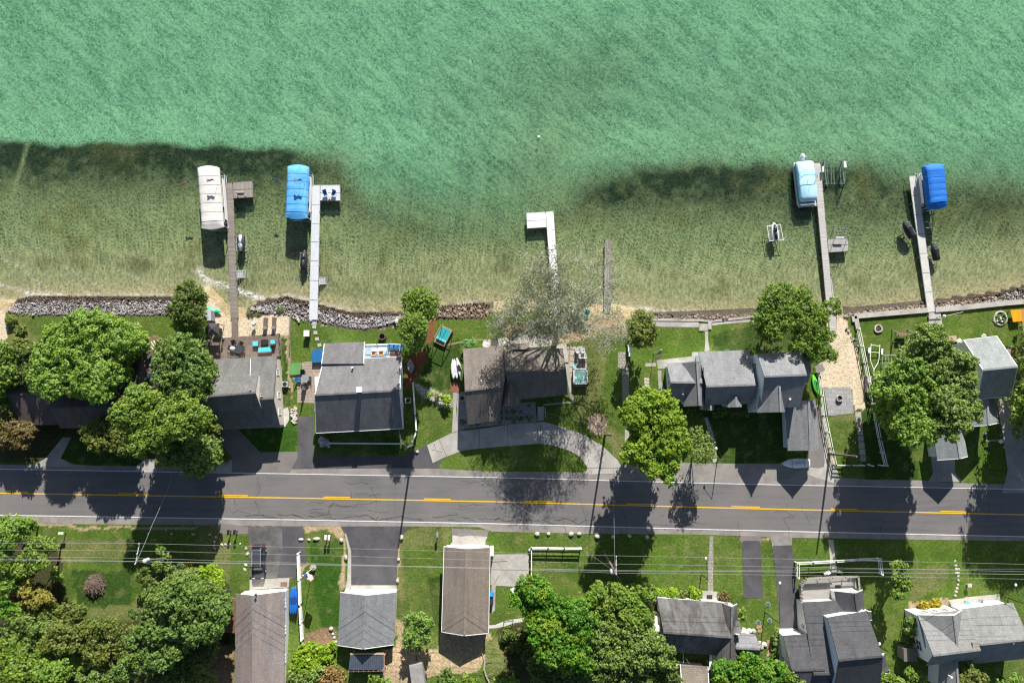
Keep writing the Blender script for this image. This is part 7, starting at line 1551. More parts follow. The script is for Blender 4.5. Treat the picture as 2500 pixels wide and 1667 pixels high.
# ================================================================== utility poles and wires
POLE=mat('pole_wood',(.20,.165,.13),(.13,.105,.085),3,.9)
def upole(label, base, top, h, armpts=None, trans=None, name='utility_pole', r=.15, group=None):
    b0=P(*base,0); t0=P(*top,h); t=thing(name,label,'pole',(b0.x,b0.y,0),0,group); MB().tube(b0-Vector((0,0,.3)),t0,r*1.15,r*.8,10).build('shaft', POLE, t)
    if armpts:
        A=P(*armpts[0],h-.3); B=P(*armpts[1],h-.3); MB().tube(A,B,.07,.07,6).build('crossarm', mat('pale_arm',(.5,.5,.5)), t); ib=MB()
        for f_ in (.02,.5,.98): v=A.lerp(B,f_); ib.tube(v,v+Vector((0,0,.3)),.06,.05,7)
        ib.build('insulator', W_WHITE, t)
    if trans: v=P(*trans,h-1.6); MB().tube((v.x,v.y,h-2.3),(v.x,v.y,h-1.3),.28,.28,14).ball((v.x,v.y,h-1.3),(.28,.28,.12),14,6).build('transformer', mat('transformer_grey',(.5,.53,.56),None,2,.4), t)
    return t0
T1=upole('leaning utility pole with transformer on the far left lawn',(9,1580,445),(9,1225,476),11.8,((9,1250,312),(9,1215,500)),(9,1305,470))
T2=upole('utility pole with round transformer above the shaded lawn in the middle',(99,1474,1347),(12,238,520),11.8,((12,248,370),(12,246,545)),(12,210,520))
TA=upole('bare wooden pole between the white rail and the curved driveway',(22,1602,182),(22,1552,200),9.2); TB=upole('leaning wooden pole beside the round dirt patch and curved driveway',(23,1282,160),(23,1358,166),9.0); TC=upole('leaning wooden pole at the roadside corner of the sandy strip',(24,492,186),(24,752,212),9.0)
WIRE=mat('cable',(.36,.36,.36),None,3,.5)
def wire(label, pts, r=.028, sag=.6, m=WIRE, group='overhead lines'):
    r*=.52
    p=[]; 
    for a,c in zip(pts[:-1],pts[1:]):
        n=10
        for i in range(n): t_=i/n; v=a.lerp(c,t_); v=v.copy(); v.z-=4*sag*t_*(1-t_); p.append(v)
    p.append(pts[-1]); b=MB(); b.path(p,r,4); o=b.build('power_line', m, None, tuple(pts[0])); tag(o,label,'cable',group)
def W(*a): return P(99,*a)
for k,(l_,ys,hh,r_) in enumerate((('highest of the long overhead lines crossing the whole front lawn',((-60,1325),(340,1326),(1504,1356),(2560,1378)),11.8,.03),('second long overhead line from the top across the front lawns',((-60,1342),(337,1344),(1504,1376),(2560,1396)),11.8,.03),('third long overhead line across the front lawns',((-60,1358),(332,1362),(1503,1398),(2560,1414)),11.8,.03),('thick lower communication cable below the power lines',((-60,1365),(350,1370),(1500,1392),(2560,1402)),9.3,.045),('thin dashed looking cable lowest below the power lines',((-60,1368),(350,1371),(1500,1394),(2560,1388)),8.6,.022))):
    pts=[W(x_,y_,hh) for x_,y_ in ys]; wire(l_, pts, r_, .25)
wire('service wire from the left pole over the road to the brown cottage', [T1, W(372,1280,8.5), W(415,1180,5.5), W(420,1080,3.6)], .035, .1); wire('service wire from the middle pole over the road to the driveway pole', [T2, TB], .03, .3)
wire('diagonal service wire from the middle pole towards the tan bungalow', [T2, W(1360,1296,8.0), W(1250,1225,6.2), W(1158,1165,4.8), W(1130,1110,4)], .02, .05); wire('guy wire running from the left pole towards the long garage', [T1, P(9,1750,580,8), P(9,2056,730,5.5), P(10,215,730,3.2)], .02, .1)
wire('service wire from the driveway pole to the tan bungalow', [TB, P(4,1900,1390,6), P(4,1450,1285,3.4)], .025, .1); wire('service wire from the bare pole to the blue deck house', [TA, P(3,1950,1330,6), P(3,1940,1190,3.3)], .025, .1); wire('service wire from the middle pole down to the streaky roofed cottage', [T2, P(12,330,680,7), P(12,640,770,3.2)], .018, .1)
wire('service wire from the lower cable to the charcoal house', [W(1945,1386,9), P(12,1830,720,7), P(12,1770,820,5)], .018, .1)
# ================================================================== trees and shrubs
LM = lambda n,a,b,c=None,t=.3: leafmat(n,a,b,c,t)
BRT = LM('bright_leaves', (.095,.19,.016), (.24,.38,.075), (.17,.26,.02))
MED = LM('green_leaves', (.070,.145,.014), (.20,.31,.050), (.19,.26,.025))
DKL = LM('dark_leaves', (.062,.105,.018), (.14,.20,.045), (.13,.16,.03))
OLV = LM('olive_leaves', (.080,.120,.020), (.18,.23,.05), (.18,.19,.03))
PINE = LM('pine_needles', (.062,.125,.020), (.155,.25,.060), (.14,.21,.03), .28)
MAPL = LM('maple_leaves', (.075,.16,.010), (.21,.33,.025), (.25,.33,.02))
MAPD = LM('deep_maple_leaves', (.050,.15,.010), (.11,.26,.022), (.20,.27,.012))
GRYL = LM('grey_green_leaves', (.080,.145,.022), (.23,.32,.085), (.17,.25,.035))
FINE = LM('pale_fine_leaves', (.12,.185,.038), (.23,.31,.075), (.17,.23,.04))
YEL = LM('yellow_leaves', (.22,.24,.02), (.40,.38,.05), (.30,.30,.03))
YGR = LM('yellow_green_leaves', (.15,.27,.012), (.28,.42,.03))
BRN = LM('brownish_leaves', (.10,.085,.03), (.20,.15,.06), (.14,.13,.03))
GLD = LM('golden_leaves', (.26,.22,.012), (.42,.34,.03))
def T(label, z, bl, h, m, seed, **k): return tree('tree', label, z, bl, h, m, seed=seed, **k)
def SH(label, z, bl, h, m, seed, **k): return tree('shrub', label, z, bl, h, m, seed=seed, cat='shrub', trunk=k.pop('trunk',.06), **k)
T('broad bright green tree standing over the brown cottage',1,[(680,540,170),(840,560,150),(980,600,140),(1070,610,80),(500,660,160),(400,680,120),(420,840,150),(640,720,190),(840,740,180),(560,880,150),(720,900,150),(850,850,130),(330,900,110),(760,990,90),(400,960,100),(430,560,90),(560,480,90),(760,450,80),(350,780,100)],10.5,BRT,1,clump=1.05,dens=30)
T('dull dark tree left of the broad bright green tree',1,[(190,790,120),(240,700,80),(130,860,80),(250,860,90),(180,680,60)],7,DKL,2)
T('green tree cut by the left edge above the brown cottage',1,[(10,760,110),(40,860,90),(-20,920,110),(40,680,70)],8,MED,3)
T('feathery dark green tree between rock bank and sandy beach',2,[(200,1040,90),(240,1130,95),(160,1130,95),(110,1190,80),(190,1230,90),(260,1220,70),(150,1040,60),(270,1060,60)],6.5,DKL,4,size=.13,dens=50,clump=.8)
T('small bright green tree at the corner of the wooden deck',2,[(190,1330,75),(240,1300,70),(130,1310,60),(270,1370,50),(210,1400,60)],4.5,BRT,5)
T('blue green pine beside the wooden deck and brown cottage',1,[(1300,680,110),(1400,680,130),(1490,760,110),(1280,800,110),(1400,820,140),(1500,880,100),(1290,900,110),(1400,950,130),(1490,990,90)],12.5,PINE,6,clump=.8,dens=34)
T('large green tree between the brown cottage and grey shingled house',1,[(1060,1060,120),(1180,1130,150),(1000,1170,120),(930,1160,90),(1120,1270,150),(1290,1180,140),(1240,1300,130),(1400,1110,120),(1440,1230,130),(1380,1260,100),(1530,1180,80),(1100,1380,110),(1200,1350,100),(1040,1040,80)],14,MED,7,dens=32)
T('olive tinted tree standing over the shaded lawn by the left driveway',1,[(690,1310,80),(770,1290,90),(850,1340,100),(760,1370,80),(910,1300,90),(920,1400,80),(990,1330,80)],7,OLV,8)
T('grey green tree overhanging the road edge beside the asphalt apron',21,[(1380,190,75),(1480,140,110),(1580,100,110),(1690,90,90),(1560,220,110),(1660,200,110),(1720,160,70),(1660,290,60),(1580,270,60),(1720,240,50)],9,GRYL,9,clump=.75,dens=36)
T('conical conifer branch tree in front of the grey shingled house',3,[(110,1180,70),(190,1205,50),(60,1130,70),(40,1040,60),(20,1230,80)],6,OLV,10,clump=.7)
T('brownish olive tree in the shade at the left roadside',1,[(60,1250,90),(150,1300,90),(220,1310,70),(60,1350,80),(170,1370,70),(-20,1300,90)],5,BRN,11)
T('low green tree above the road at the far left corner',1,[(20,1120,80),(-30,1040,90)],6,DKL,12)
T('upper tree of the pair of fresh green trees beside the rocky shore',4,[(170,190,85),(260,200,110),(350,210,90),(150,270,80),(250,290,110),(350,290,80),(390,240,50)],9,MED,13,dens=38,clump=.75,base=(4,270,420),size=.13)
T('lower tree of the pair of fresh green trees beside the rocky shore',4,[(140,410,80),(220,430,100),(110,500,75),(200,520,95),(270,490,60),(150,580,60),(220,600,60)],12.5,MED,14,dens=38,clump=.75,size=.13,base=(4,200,720))
T('dark olive tree between the old grey dock and the cottage lawn',5,[(400,330,85),(450,390,70),(380,420,90),(330,460,60),(440,460,60),(400,490,50),(340,360,60)],6.5,OLV,15,base=(5,268,500))
T('vivid yellow green maple overhanging the road',5,[(440,950,110),(360,990,100),(290,1010,75),(540,970,110),(600,1010,90),(460,1060,130),(330,1080,80),(590,1100,120),(650,1090,80),(460,1170,130),(560,1210,120),(650,1220,100),(380,1160,80),(700,1280,80),(600,1310,110),(480,1290,120),(390,1280,90),(320,1330,80),(430,1390,90),(540,1400,100),(620,1440,60),(580,1500,60),(610,1550,40),(500,1480,60)],16,MAPL,16,dens=32,clump=.95,base=(5,500,1180))
T('airy pale green tree with sparse leaves beside the vivid maple',5,[(820,1200,75),(870,1260,75),(820,1300,80),(890,1340,70),(850,1370,60),(780,1330,50),(920,1290,40),(940,1320,25)],5.5,FINE,17,dens=14,clump=.8,size=.12,fill=.1) if 0 else T('airy pale green tree with sparse leaves beside the vivid maple',5,[(820,1200,75),(870,1260,75),(820,1300,80),(890,1340,70),(850,1370,60),(780,1330,50),(920,1290,40),(940,1320,25)],6.5,FINE,17,dens=26,clump=.7,size=.11,gaps=.25)
T('dense green tree with leaning trunks above the cottage lawn',6,[(900,130,85),(980,100,75),(1050,150,85),(840,210,75),(930,230,110),(1020,250,90),(820,300,60),(900,340,85),(990,350,75),(930,420,60),(860,400,55),(1130,130,70)],9,MED,18,dens=36,clump=.8,size=.13,base=(6,790,560))
T('loose green tree leaning over the pale dock and sandy strip',6,[(1150,200,70),(1200,250,75),(1260,290,65),(1310,230,60),(1370,190,50),(1390,250,40),(1120,330,75),(1200,370,85),(1270,400,60),(1160,440,80),(1240,470,70),(1310,440,60),(1200,540,65),(1290,540,60),(1350,590,50),(1250,600,50),(1110,520,50)],9,MED,19,dens=30,clump=.75,size=.13,gaps=.2,base=(6,1060,560))
T('yellow green big tree beside the right white fence',7,[(640,690,90),(730,680,100),(800,730,110),(600,770,85),(700,810,130),(830,840,120),(570,870,75),(650,930,120),(760,950,130),(860,960,100),(800,1060,110),(900,1050,90),(620,1030,100),(720,1090,120),(650,1130,90),(800,1170,100),(700,1220,80)],14,BRT,20,dens=30,base=(7,420,900))
T('tall dark grey green tree leaning over the pale house',7,[(800,430,80),(880,430,80),(760,490,70),(930,500,85),(860,540,100),(700,580,60),(790,590,80),(960,580,70),(1010,640,100),(920,690,100),(1100,620,70),(1150,640,60),(1080,730,110),(960,800,110),(1150,780,65),(1060,870,110),(1150,890,60),(950,920,100),(1020,1000,100),(1110,1010,90),(1190,970,55),(1200,1050,50),(1080,1110,80),(960,1100,90),(880,1130,80),(1000,1180,60),(1030,1220,35),(620,610,45)],15,GRYL,21,dens=32,base=(7,640,980))
T('big tree beyond the right edge whose shadow lies over the road',99,[(2570,1000,60),(2620,960,60),(2600,1060,70),(2660,1020,60),(2590,930,50)],15,MED,22)
T('hedge like tree at the right edge behind the pale house',7,[(1560,500,30),(1570,560,40),(1600,700,60),(1600,820,60),(1600,620,60)],7,DKL,23)
# south side
T('large vivid maple with yellow crown at the bottom middle',11,[(1150,640,70),(1240,590,70),(1310,640,85),(1110,740,80),(1210,730,95),(1320,740,100),(1070,800,55),(1200,850,80),(1300,860,110),(1420,830,100),(1230,950,90),(1340,960,110),(1460,940,110),(1580,860,100),(1620,960,100),(1260,1050,80),(1380,1070,110),(1500,1060,110),(1640,1060,90),(1260,1150,75),(1370,1180,100),(1490,1180,110),(1600,1180,110),(1700,1100,100),(1690,1230,110),(1640,1330,100),(1720,1380,100),(1560,1400,90),(1750,960,90),(1700,870,80),(1760,780,70),(1330,1280,80),(1440,1300,90),(1410,1370,70),(1540,1290,90)],12,MAPD,24,dens=32,base=(11,1450,1050))
T('darker green tree right of the large vivid maple',12,[(90,730,65),(60,690,60),(230,700,60),(300,750,80),(210,780,90),(130,830,90),(390,800,80),(460,740,45),(560,720,60),(580,770,45),(330,860,100),(470,860,90),(540,900,70),(230,930,110),(380,960,110),(510,970,85)],11,MED,25,dens=32)
T('dense shaded green tree left of the streaky roofed cottage',12,[(120,1000,100),(250,1060,110),(390,1070,110),(520,1060,80),(580,1130,70),(90,1150,110),(220,1190,120),(370,1200,130),(510,1190,110),(640,1200,80),(700,1260,75),(130,1320,110),(280,1340,120),(430,1340,120),(570,1320,110),(690,1350,80),(770,1260,40),(780,1400,60)],11,GRYL,26,dens=30)
T('dark green tree at the bottom edge left of the tan lean-to roof',12,[(60,1470,110),(200,1480,120),(350,1480,120),(500,1470,120),(640,1460,110),(760,1500,80),(830,1560,60),(300,1600,120),(600,1600,120)],10,DKL,27,dens=30)
T('bright green tree at the bottom edge before the streaky roofed cottage',12,[(1210,1440,60),(1290,1420,70),(1370,1450,75),(1230,1520,75),(1460,1480,85),(1340,1540,80),(1550,1470,70),(1640,1460,65),(1470,1330,55),(1530,1350,50),(1590,1390,55),(1700,1470,60),(1780,1420,50),(1820,1480,50),(1600,1560,80),(1760,1550,70)],7,MAPD,28,dens=34)
T('leafy green tree over the corner of the charcoal house',13,[(60,1380,45),(110,1420,60),(60,1480,70),(180,1470,65),(250,1490,55),(150,1540,70),(290,1540,40)],6,BRT,29,dens=34)
T('slim dark green tree casting a long shadow on the front lawn',13,[(1180,460,60),(1230,470,45),(1170,560,45),(1240,560,50),(1190,640,75),(1260,640,50),(1170,710,45),(1210,740,35)],6,MED,30,base=(13,1175,690))
T('round green tree right of the charcoal house at the bottom edge',13,[(1020,1470,45),(1090,1490,60),(1160,1530,60),(1050,1540,55),(1200,1570,60)],4.5,MED,31); T('bushy green tree below the flat grey shed',13,[(1290,1450,50),(1350,1490,55),(1410,1520,45),(1300,1530,45)],4,MED,32)
T('olive green tree before the light grey house',13,[(1840,1440,70),(1790,1490,60),(1900,1470,70),(1960,1490,50),(1830,1550,70),(1920,1550,70),(1740,1530,40)],5,OLV,33,dens=34); T('bright small tree at the bottom right corner',13,[(2270,1520,55),(2320,1560,50),(2220,1560,45),(2130,1560,45)],3.5,BRT,34)
T('light green small tree with thin trunk left of the taupe garage',11,[(90,960,60),(160,960,55),(230,1010,65),(100,1040,75),(190,1090,80),(80,1120,55),(130,1180,60),(230,1150,50),(280,1000,35),(60,1200,40)],5,LM('light_leaves',(.12,.21,.035),(.21,.33,.075)),35,dens=30,base=(11,160,1330))
# bottom left woods
T('bright green tree at the left edge under the overhead lines',9,[(60,130,60),(130,160,60),(200,130,55),(40,200,60),(170,210,60),(90,250,60),(230,180,35),(20,300,60),(90,310,55)],7,BRT,40,dens=32)
T('mid green tree with grey inner twigs under the overhead lines',9,[(290,310,55),(370,300,60),(440,330,55),(480,350,40),(270,380,55),(400,400,60),(310,450,60),(390,500,55),(300,540,50)],6,MED,41,gaps=.25)
T('shaded green tree at the left edge of the lawn',9,[(40,420,70),(110,440,60),(180,560,60),(110,530,65),(30,520,60),(200,460,55)],6,MED,42)
T('rounded light green tree on the left edge beside the brush pile lawn',9,[(40,630,60),(100,640,50),(30,700,60),(90,700,50)],5,BRT,43)
SH('small light green bush at the left rim of the brush pile lawn',9,[(490,570,40),(530,610,40),(500,630,30)],2.2,BRT,44)
T('yellow tinted tree at the lower left of the brush pile lawn',9,[(250,690,50),(230,760,60),(330,760,55),(400,780,50),(450,820,45),(340,840,60),(250,840,50)],5,LM('autumn_leaves',(.17,.19,.03),(.30,.28,.06),(.30,.22,.04)),45)
SH('reddish brown bush among the left trees',9,[(130,800,30),(100,820,30)],2,LM('rust_leaves',(.20,.06,.03),(.3,.1,.05)),46)
T('deep green tree at the left edge with yellow tips',9,[(40,820,50),(60,890,60),(20,960,50),(100,920,40)],5,MAPD,47)
T('low yellow green thicket below the brush pile lawn',9,[(520,920,65),(620,900,65),(700,940,60),(740,900,40),(420,960,70),(330,960,70),(560,1000,70),(660,1010,60),(250,940,60)],4,OLV,48,dens=34)
T('grey green thicket left of the yellow green thicket',9,[(120,1000,70),(220,1020,70),(320,1060,80),(180,1110,80),(80,1100,80),(420,1080,80),(300,1170,80)],5,GRYL,49)
T('wide light green tree in the lower left woods',9,[(520,1100,80),(620,1120,80),(720,1100,75),(450,1200,80),(560,1220,80),(680,1210,80),(800,1080,75),(880,1110,65),(900,1040,60)],6.5,OLV,50,dens=34)
T('olive tree right of the wide light green tree',9,[(860,1200,65),(930,1250,60),(820,1290,65),(900,1340,60),(960,1330,40),(760,1250,60)],6,OLV,51)
T('mid green tree in the lower left corner',9,[(50,1240,70),(120,1320,80),(30,1360,80),(150,1420,85),(50,1480,85),(170,1510,80),(-20,1420,80)],8,MED,52)
T('bright green tree on the bottom edge of the lower left woods',9,[(400,1410,65),(480,1430,70),(560,1420,60),(340,1490,65),(440,1510,75),(540,1500,70),(600,1500,50)],6.5,BRT,53)
T('blue green pine on the bottom edge of the lower left woods',9,[(1080,1430,55),(1140,1400,45),(1040,1490,60),(1120,1490,65),(1180,1480,50),(980,1540,60),(860,1540,60),(740,1530,60)],7,PINE,54)
T('large blue green pine beside the long mauve garage',9,[(1540,740,90),(1640,700,80),(1740,760,100),(1830,780,80),(1480,840,90),(1600,850,110),(1730,880,120),(1860,880,100),(1940,900,70),(1660,980,120),(1800,1000,120),(1920,1010,90),(1750,1110,110),(1880,1110,90),(1960,1090,50),(1980,960,50)],12,PINE,55,dens=30,clump=.85)
T('second blue green pine left of the large one',9,[(1330,780,55),(1400,830,75),(1350,900,70),(1450,930,85),(1350,1000,80),(1470,1040,95),(1560,1100,90),(1290,1100,80),(1390,1130,95)],10.5,PINE,56,dens=30,clump=.85)
T('broad pine lowest in the row of blue green pines',9,[(1200,1200,80),(1310,1220,90),(1430,1230,95),(1540,1220,90),(1640,1200,85),(1250,1310,85),(1370,1330,90),(1490,1340,90),(1340,1420,60),(1440,1400,60),(1560,1310,60)],10,PINE,57,dens=30,clump=.85)
T('dark tree in the shade at the foot of the pines',9,[(1620,1400,80),(1750,1340,80),(1850,1300,80),(1900,1230,60),(1650,1500,80),(1500,1520,80),(1330,1530,80)],6,DKL,58)
T('olive green tree at the bottom beside the long mauve garage',9,[(1780,1460,65),(1860,1500,60),(1750,1540,65),(1900,1560,50)],6.5,OLV,59)
T('bright yellow green tree at the top of the pines',9,[(1830,580,60),(1900,560,55),(1960,600,50),(1800,640,50),(1890,650,65),(1970,660,45)],5,YGR,60)
T('grey twigged tree beside the yellow green tree',9,[(1540,640,55),(1620,620,60),(1690,610,50),(1480,700,50),(1740,640,40)],7,GRYL,61,gaps=.25)
SH('orange yellow bush beside the leaning utility pole',9,[(1700,510,28),(1710,540,24)],1.8,GLD,62)
T('small green tree in the shade below the overhead lines',9,[(1400,330,40),(1440,380,45),(1480,430,50),(1420,520,50),(1500,530,55),(1380,310,30)],4,MED,63)
T('small dark spruce at the right rim of the yellow green thicket',9,[(1200,930,40),(1190,960,30)],4,PINE,64)
SH('low bright green groundcover bushes beside the long fence end',10,[(840,1240,50),(930,1250,65),(1020,1260,65),(1090,1250,55),(800,1320,55),(890,1330,70),(990,1340,65),(1080,1330,50),(1130,1210,40),(780,1400,55),(860,1410,60),(950,1420,60)],1.9,YGR,65,dens=36,gaps=.02)
SH('duller green bushes below the bright groundcover',10,[(780,1490,60),(870,1500,60),(960,1490,60),(1040,1440,55),(820,1560,60),(920,1570,60)],1.8,GRYL,66,gz=.5)
SH('brown orange dying bushes beside the ribbed metal lean-to',10,[(1110,1440,50),(1180,1450,55),(1140,1510,60),(1210,1520,50),(1060,1530,50)],1.6,LM('dying_leaves',(.24,.15,.05),(.34,.22,.09),(.14,.16,.04)),67,gz=.8)
SH('dark green bush at the foot of the ribbed metal lean-to',10,[(1510,1500,40),(1560,1520,40),(1500,1550,35)],2,MED,68,gz=1.0); SH('bright green bush right of the metal lean-to foot',10,[(1640,1520,28),(1660,1545,25)],1.5,BRT,69,gz=1.0)
SH('blue green bush on the brown slope at the bottom edge',11,[(430,1450,50),(400,1510,55),(470,1520,55),(430,1570,50)],3,PINE,70,gz=1.0); SH('green bush on the brown slope right of the blue green bush',11,[(600,1490,35),(640,1530,40),(580,1550,40),(700,1520,30)],2,MED,71,gz=1.1); SH('bright low bush beside the fallen log',11,[(900,1530,40),(960,1540,40),(1050,1530,50),(1020,1570,40)],1.6,BRT,72,gz=.8)
T('shaded green tree at the bottom edge below the large vivid maple',11,[(1350,1450,80),(1450,1470,90),(1560,1480,90),(1680,1480,100),(1780,1450,100),(1260,1400,70),(1300,1520,80),(1420,1570,90),(1550,1570,90),(1700,1580,90),(1850,1540,90)],7,DKL,120)
SH('dark undergrowth bushes left of the large vivid maple',11,[(1000,1120,60),(1080,1180,60),(1150,1250,60),(1180,1330,60),(1120,1100,50),(1230,1300,60),(1040,1230,45)],1.6,DKL,121)
T('green thicket between the olive trees and the pines',9,[(980,1040,60),(1060,1100,65),(1110,1180,65),(1000,1170,65),(1060,1270,60),(1180,1100,50),(960,1420,60),(1120,1340,50)],4.5,OLV,122)
T('green undergrowth tree in the middle of the lower left woods',9,[(230,1250,65),(270,1330,70),(250,1420,60),(340,1300,60),(640,1370,65),(700,1430,70),(760,1380,60),(560,1330,60),(420,1310,60)],4.5,MED,123)
T('leafy tree at the left edge between the shaded tree and the yellow tinted tree',9,[(160,640,50),(150,700,50),(230,600,40),(170,880,50),(180,940,45)],4,BRT,124)
T('dark bushy tree behind the brush pile lawn under the pines',9,[(1250,620,40),(1330,660,50),(1400,700,50),(1300,560,40),(1560,560,50),(1640,520,40)],3,DKL,125)
HG='clipped shrubs along the streaky roofed cottage'
SH('first yellow green shrub from the left before the streaky roofed cottage',12,[(650,710,36),(690,715,30)],1.2,YGR,73,group=HG); SH('second yellow green shrub before the streaky roofed cottage',12,[(775,712,50),(800,725,40)],1.4,YGR,74,group=HG); SH('third smaller pinkish flowered shrub before the streaky roofed cottage',12,[(880,722,40),(860,730,30)],1.2,OLV,75,group=HG); SH('large round yellow green shrub beside the concrete stoop',12,[(985,718,52),(1020,735,36)],1.5,YGR,76,group=HG); SH('olive brown shrub right of the concrete stoop',12,[(1260,745,45),(1300,765,32)],1.2,BRN,77,group=HG)
SH('dark green conical shrub beside the east wall of the streaky roofed cottage',12,[(1430,900,38),(1430,950,38)],2.2,MED,78)
SH('slim green hedge shrub beside the charcoal house garage upper',12,[(1755,1070,28),(1765,1110,28),(1750,1150,30)],1.5,GRYL,79); SH('slim green hedge shrub beside the charcoal house garage lower',12,[(1748,1200,28),(1740,1250,30),(1738,1300,28)],1.5,GRYL,80)
SH('left round golden bush in the mulch bed of the light grey house',13,[(1425,825,46)],1.3,GLD,81,clump=.6,group='golden bushes',gaps=0); SH('right round golden bush in the mulch bed of the light grey house',13,[(1530,812,46)],1.3,GLD,82,clump=.6,group='golden bushes',gaps=0)
SH('tall green shrub against the white gable wall',13,[(1285,960,38),(1300,1010,42),(1280,1060,36),(1320,1080,30)],3,MED,83); SH('dark shrub below the tall green shrub at the white gable',13,[(1260,1130,40),(1300,1150,35),(1280,1190,30)],2,DKL,84)
SH('round light green shrub at the front corner of the tan bungalow',4,[(700,620,40),(760,620,48),(730,650,40)],1.7,LM('mint_leaves',(.10,.24,.06),(.18,.36,.11)),85,gaps=0)
SH('small yellow green shrub in the white pebble bed',4,[(358,1100,28)],1.1,YGR,86); SH('reddish tinted shrub in the white pebble bed',4,[(420,1130,26)],1.0,OLV,87); SH('larger yellow green shrub in the white pebble bed',4,[(480,1150,38),(530,1165,34),(500,1180,34)],1.4,YGR,88)
for i,(x_,y_,r_) in enumerate(((1020,1275,20),(1090,1275,15),(1155,1272,24),(1220,1275,10),(1300,1215,14),(1035,1340,12),(1085,1340,12),(1133,1337,14),(1188,1335,12),(1230,1332,15),(1275,1323,11),(1325,1322,12),(1020,1380,12),(1155,1365,12),(1220,1355,12),(1300,1352,12),(660,1370,28),(740,1395,24),(800,1390,22))):
    SH('small dark plant set in the grey gravel bed of the tan bungalow',4,[(x_,y_,r_)],.6,DKL,200+i,size=.09,dens=60,group='plants in the gravel bed',gaps=0)
SH('dark green climbing shrub against the cottage wall left of the porch',6,[(480,1010,35),(520,1020,35),(460,1040,28)],1.2,DKL,90); SH('dark shrub row against the cottage wall right of the porch',6,[(590,1010,30),(640,1020,35),(690,1030,30)],1.1,DKL,91); SH('dim shrub left of the cottage porch',6,[(280,1010,30),(300,1040,25)],1.0,DKL,92)
SH('silver leaved shrub in the shade at the end of the single white rail',3,[(1215,1330,45),(1195,1310,25),(1250,1355,25)],1.3,LM('silver_leaves',(.35,.38,.45),(.6,.62,.7)),93,size=.1,dens=60)
SH('small silver shrub beside the bare wooden pole',22,[(1585,150,14),(1565,178,12)],.9,LM('silver_leaves',(0,0,0),(0,0,0)),94,size=.08)
SH('beach grass tuft left on the sand below the rocks',2,[(650,1200,22),(680,1205,14)],.5,GRYL,95,size=.1); SH('beach grass tuft right on the sand below the rocks',2,[(880,1170,26),(920,1180,20),(720,1200,14)],.5,GRYL,96,size=.1)
SH('weedy shrubs along the sand left of the old cottage lawn',1,[(90,450,40),(160,520,40),(130,620,40),(180,610,35)],1.0,OLV,97); SH('green shrubs along the fence side of the right deck',36,[(1270,380,40),(1290,470,40),(1250,250,30)],1.5,DKL,98)
SH('ornamental plants at the roadside by the asphalt apron',3,[(240,1490,30),(290,1500,24),(200,1500,24)],.6,OLV,99)
for x_,y_,k in ((728,500,0),(925,530,1)): SH('small dark juniper on the cottage lawn '+('left' if k==0 else 'right')+' of the leaning trunks',6,[(x_,y_,14),(x_,y_+22,18)],1.3,DKL,110+k,size=.09,group='junipers')
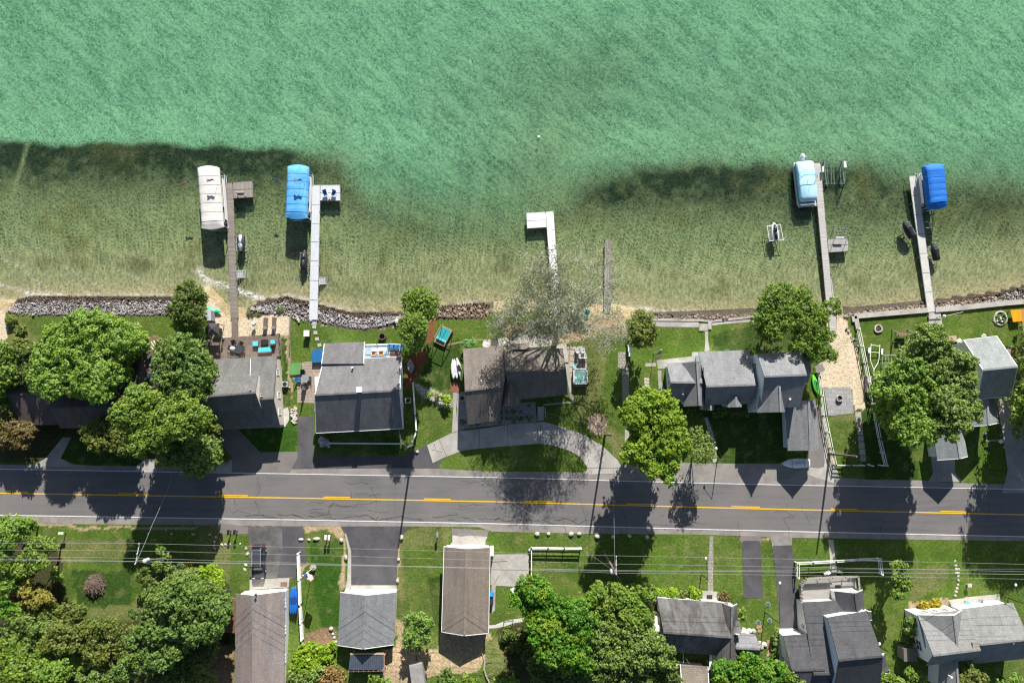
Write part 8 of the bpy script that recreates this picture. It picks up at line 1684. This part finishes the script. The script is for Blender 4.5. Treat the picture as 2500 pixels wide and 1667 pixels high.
# shadow-casting conifer between the blue deck house and the bare pole
# ------------------------------------------------------------------ the bare silver tree
def silver():
    rg=random.Random(21); base=P(26,690,1370,0); t=thing('tree','huge half bare silver tree with twisted pale branches over the white dock','tree',(base.x,base.y,0)); wood=MB(); tips=[]
    def grow(p,d,L_,r_,lv):
        n=3 if lv<3 else 2; q=p
        for i in range(n):
            d=(d+Vector((rg.uniform(-1,1),rg.uniform(-1,1),rg.uniform(-.5,.6)))*(.16+.06*lv)).normalized(); e=q+d*(L_/n); r1=r_*(1-.28*(i+1)/n)
            wood.tube(q,e,r_*(1-.28*i/n),r1,6 if lv<2 else 4,False); q=e
            if lv>=2 and rg.random()<.75: s_=(d+Vector((rg.uniform(-1,1),rg.uniform(-1,1),rg.uniform(-.3,.7)))*.9).normalized(); 
            else: s_=None
            if s_ and lv<6: grow(q,s_,L_*.55,r1*.5,lv+2 if lv<5 else 7)
        if lv>=3: tips.append((q,lv))
        if lv<6:
            for k in range(2 if rg.random()<.75 else 3): 
                s_=(d*1.0+Vector((rg.uniform(-1,1),rg.uniform(-1,1),rg.uniform(-.45,.55)))*.85).normalized(); grow(q,s_,L_*rg.uniform(.68,.85),r_*.62,lv+1)
    top=base+Vector((-.1,.9,3.2)); wood.tube(base-Vector((0,0,.2)),top,.48,.36,10)
    for tx,ty,h_,L_ in ((430,900,10,5.2),(560,760,11,5.6),(760,820,11,5.2),(950,860,10,5.2),(1040,1000,8,3.8),(1120,1240,7,3.4),(280,1150,7,4.8),(420,1230,6,3.6),(900,1150,9,3.6),(640,1000,12,4.6),(700,1130,12,3.6),(620,1180,11,3.4),(820,1000,12,3.8),(520,1040,11,4.0)):
        tgt=P(26,tx,ty,h_); dd=tgt-top; mid=top+dd*.42+Vector((rg.uniform(-.5,.5),rg.uniform(-.5,.5),.5)); wood.tube(top,mid,.24,.17,7,False); grow(mid,(tgt-mid).normalized(),max(2.2,(tgt-mid).length*.62),.14,1)
    wood.build('trunk', mat('silver_bark',(.58,.56,.53),(.38,.36,.34),2.5,.85), t)
    rng=np.random.default_rng(5); Vs=[];Ns=[]; 
    tl=[q for q,l in tips]; rg.shuffle(tl); tl=[q for q in tl if vn(q)>.36]
    for q in tl[:4200]:
        n=rng.integers(7,14); pos=np.array(q)+rng.normal(size=(n,3))*.38; Vs.append(pos); Ns.append(unit(rng.normal(size=(n,3))+np.array([0,0,.6])))
    pos=np.concatenate(Vs); nr=np.concatenate(Ns); n=len(pos); tt=unit(np.cross(nr,rng.normal(size=(n,3)))); bb=np.cross(nr,tt); s_=.10*rng.uniform(.6,1.4,(n,1))
    V=np.stack([pos-tt*s_,pos-bb*s_*.6,pos+tt*s_,pos+bb*s_*.6],1).reshape(-1,3)-np.array([base.x,base.y,0]); me=raw_mesh('crown',V,np.arange(n*4).reshape(-1,4),np.repeat(rng.random(n),4)); me.materials.append(LM('silver_green_leaves',(.13,.16,.085),(.34,.37,.26),(.17,.21,.10)))
    o=bpy.data.objects.new('crown',me); col.objects.link(o); o.parent=t; print('silver',len(wood.f),n)
def vn(q): return float(fbm(np.array([q[0]]),np.array([q[1]]),3.0,77)[0])+.12
silver()
print('leaves',LEAFCOUNT[0])
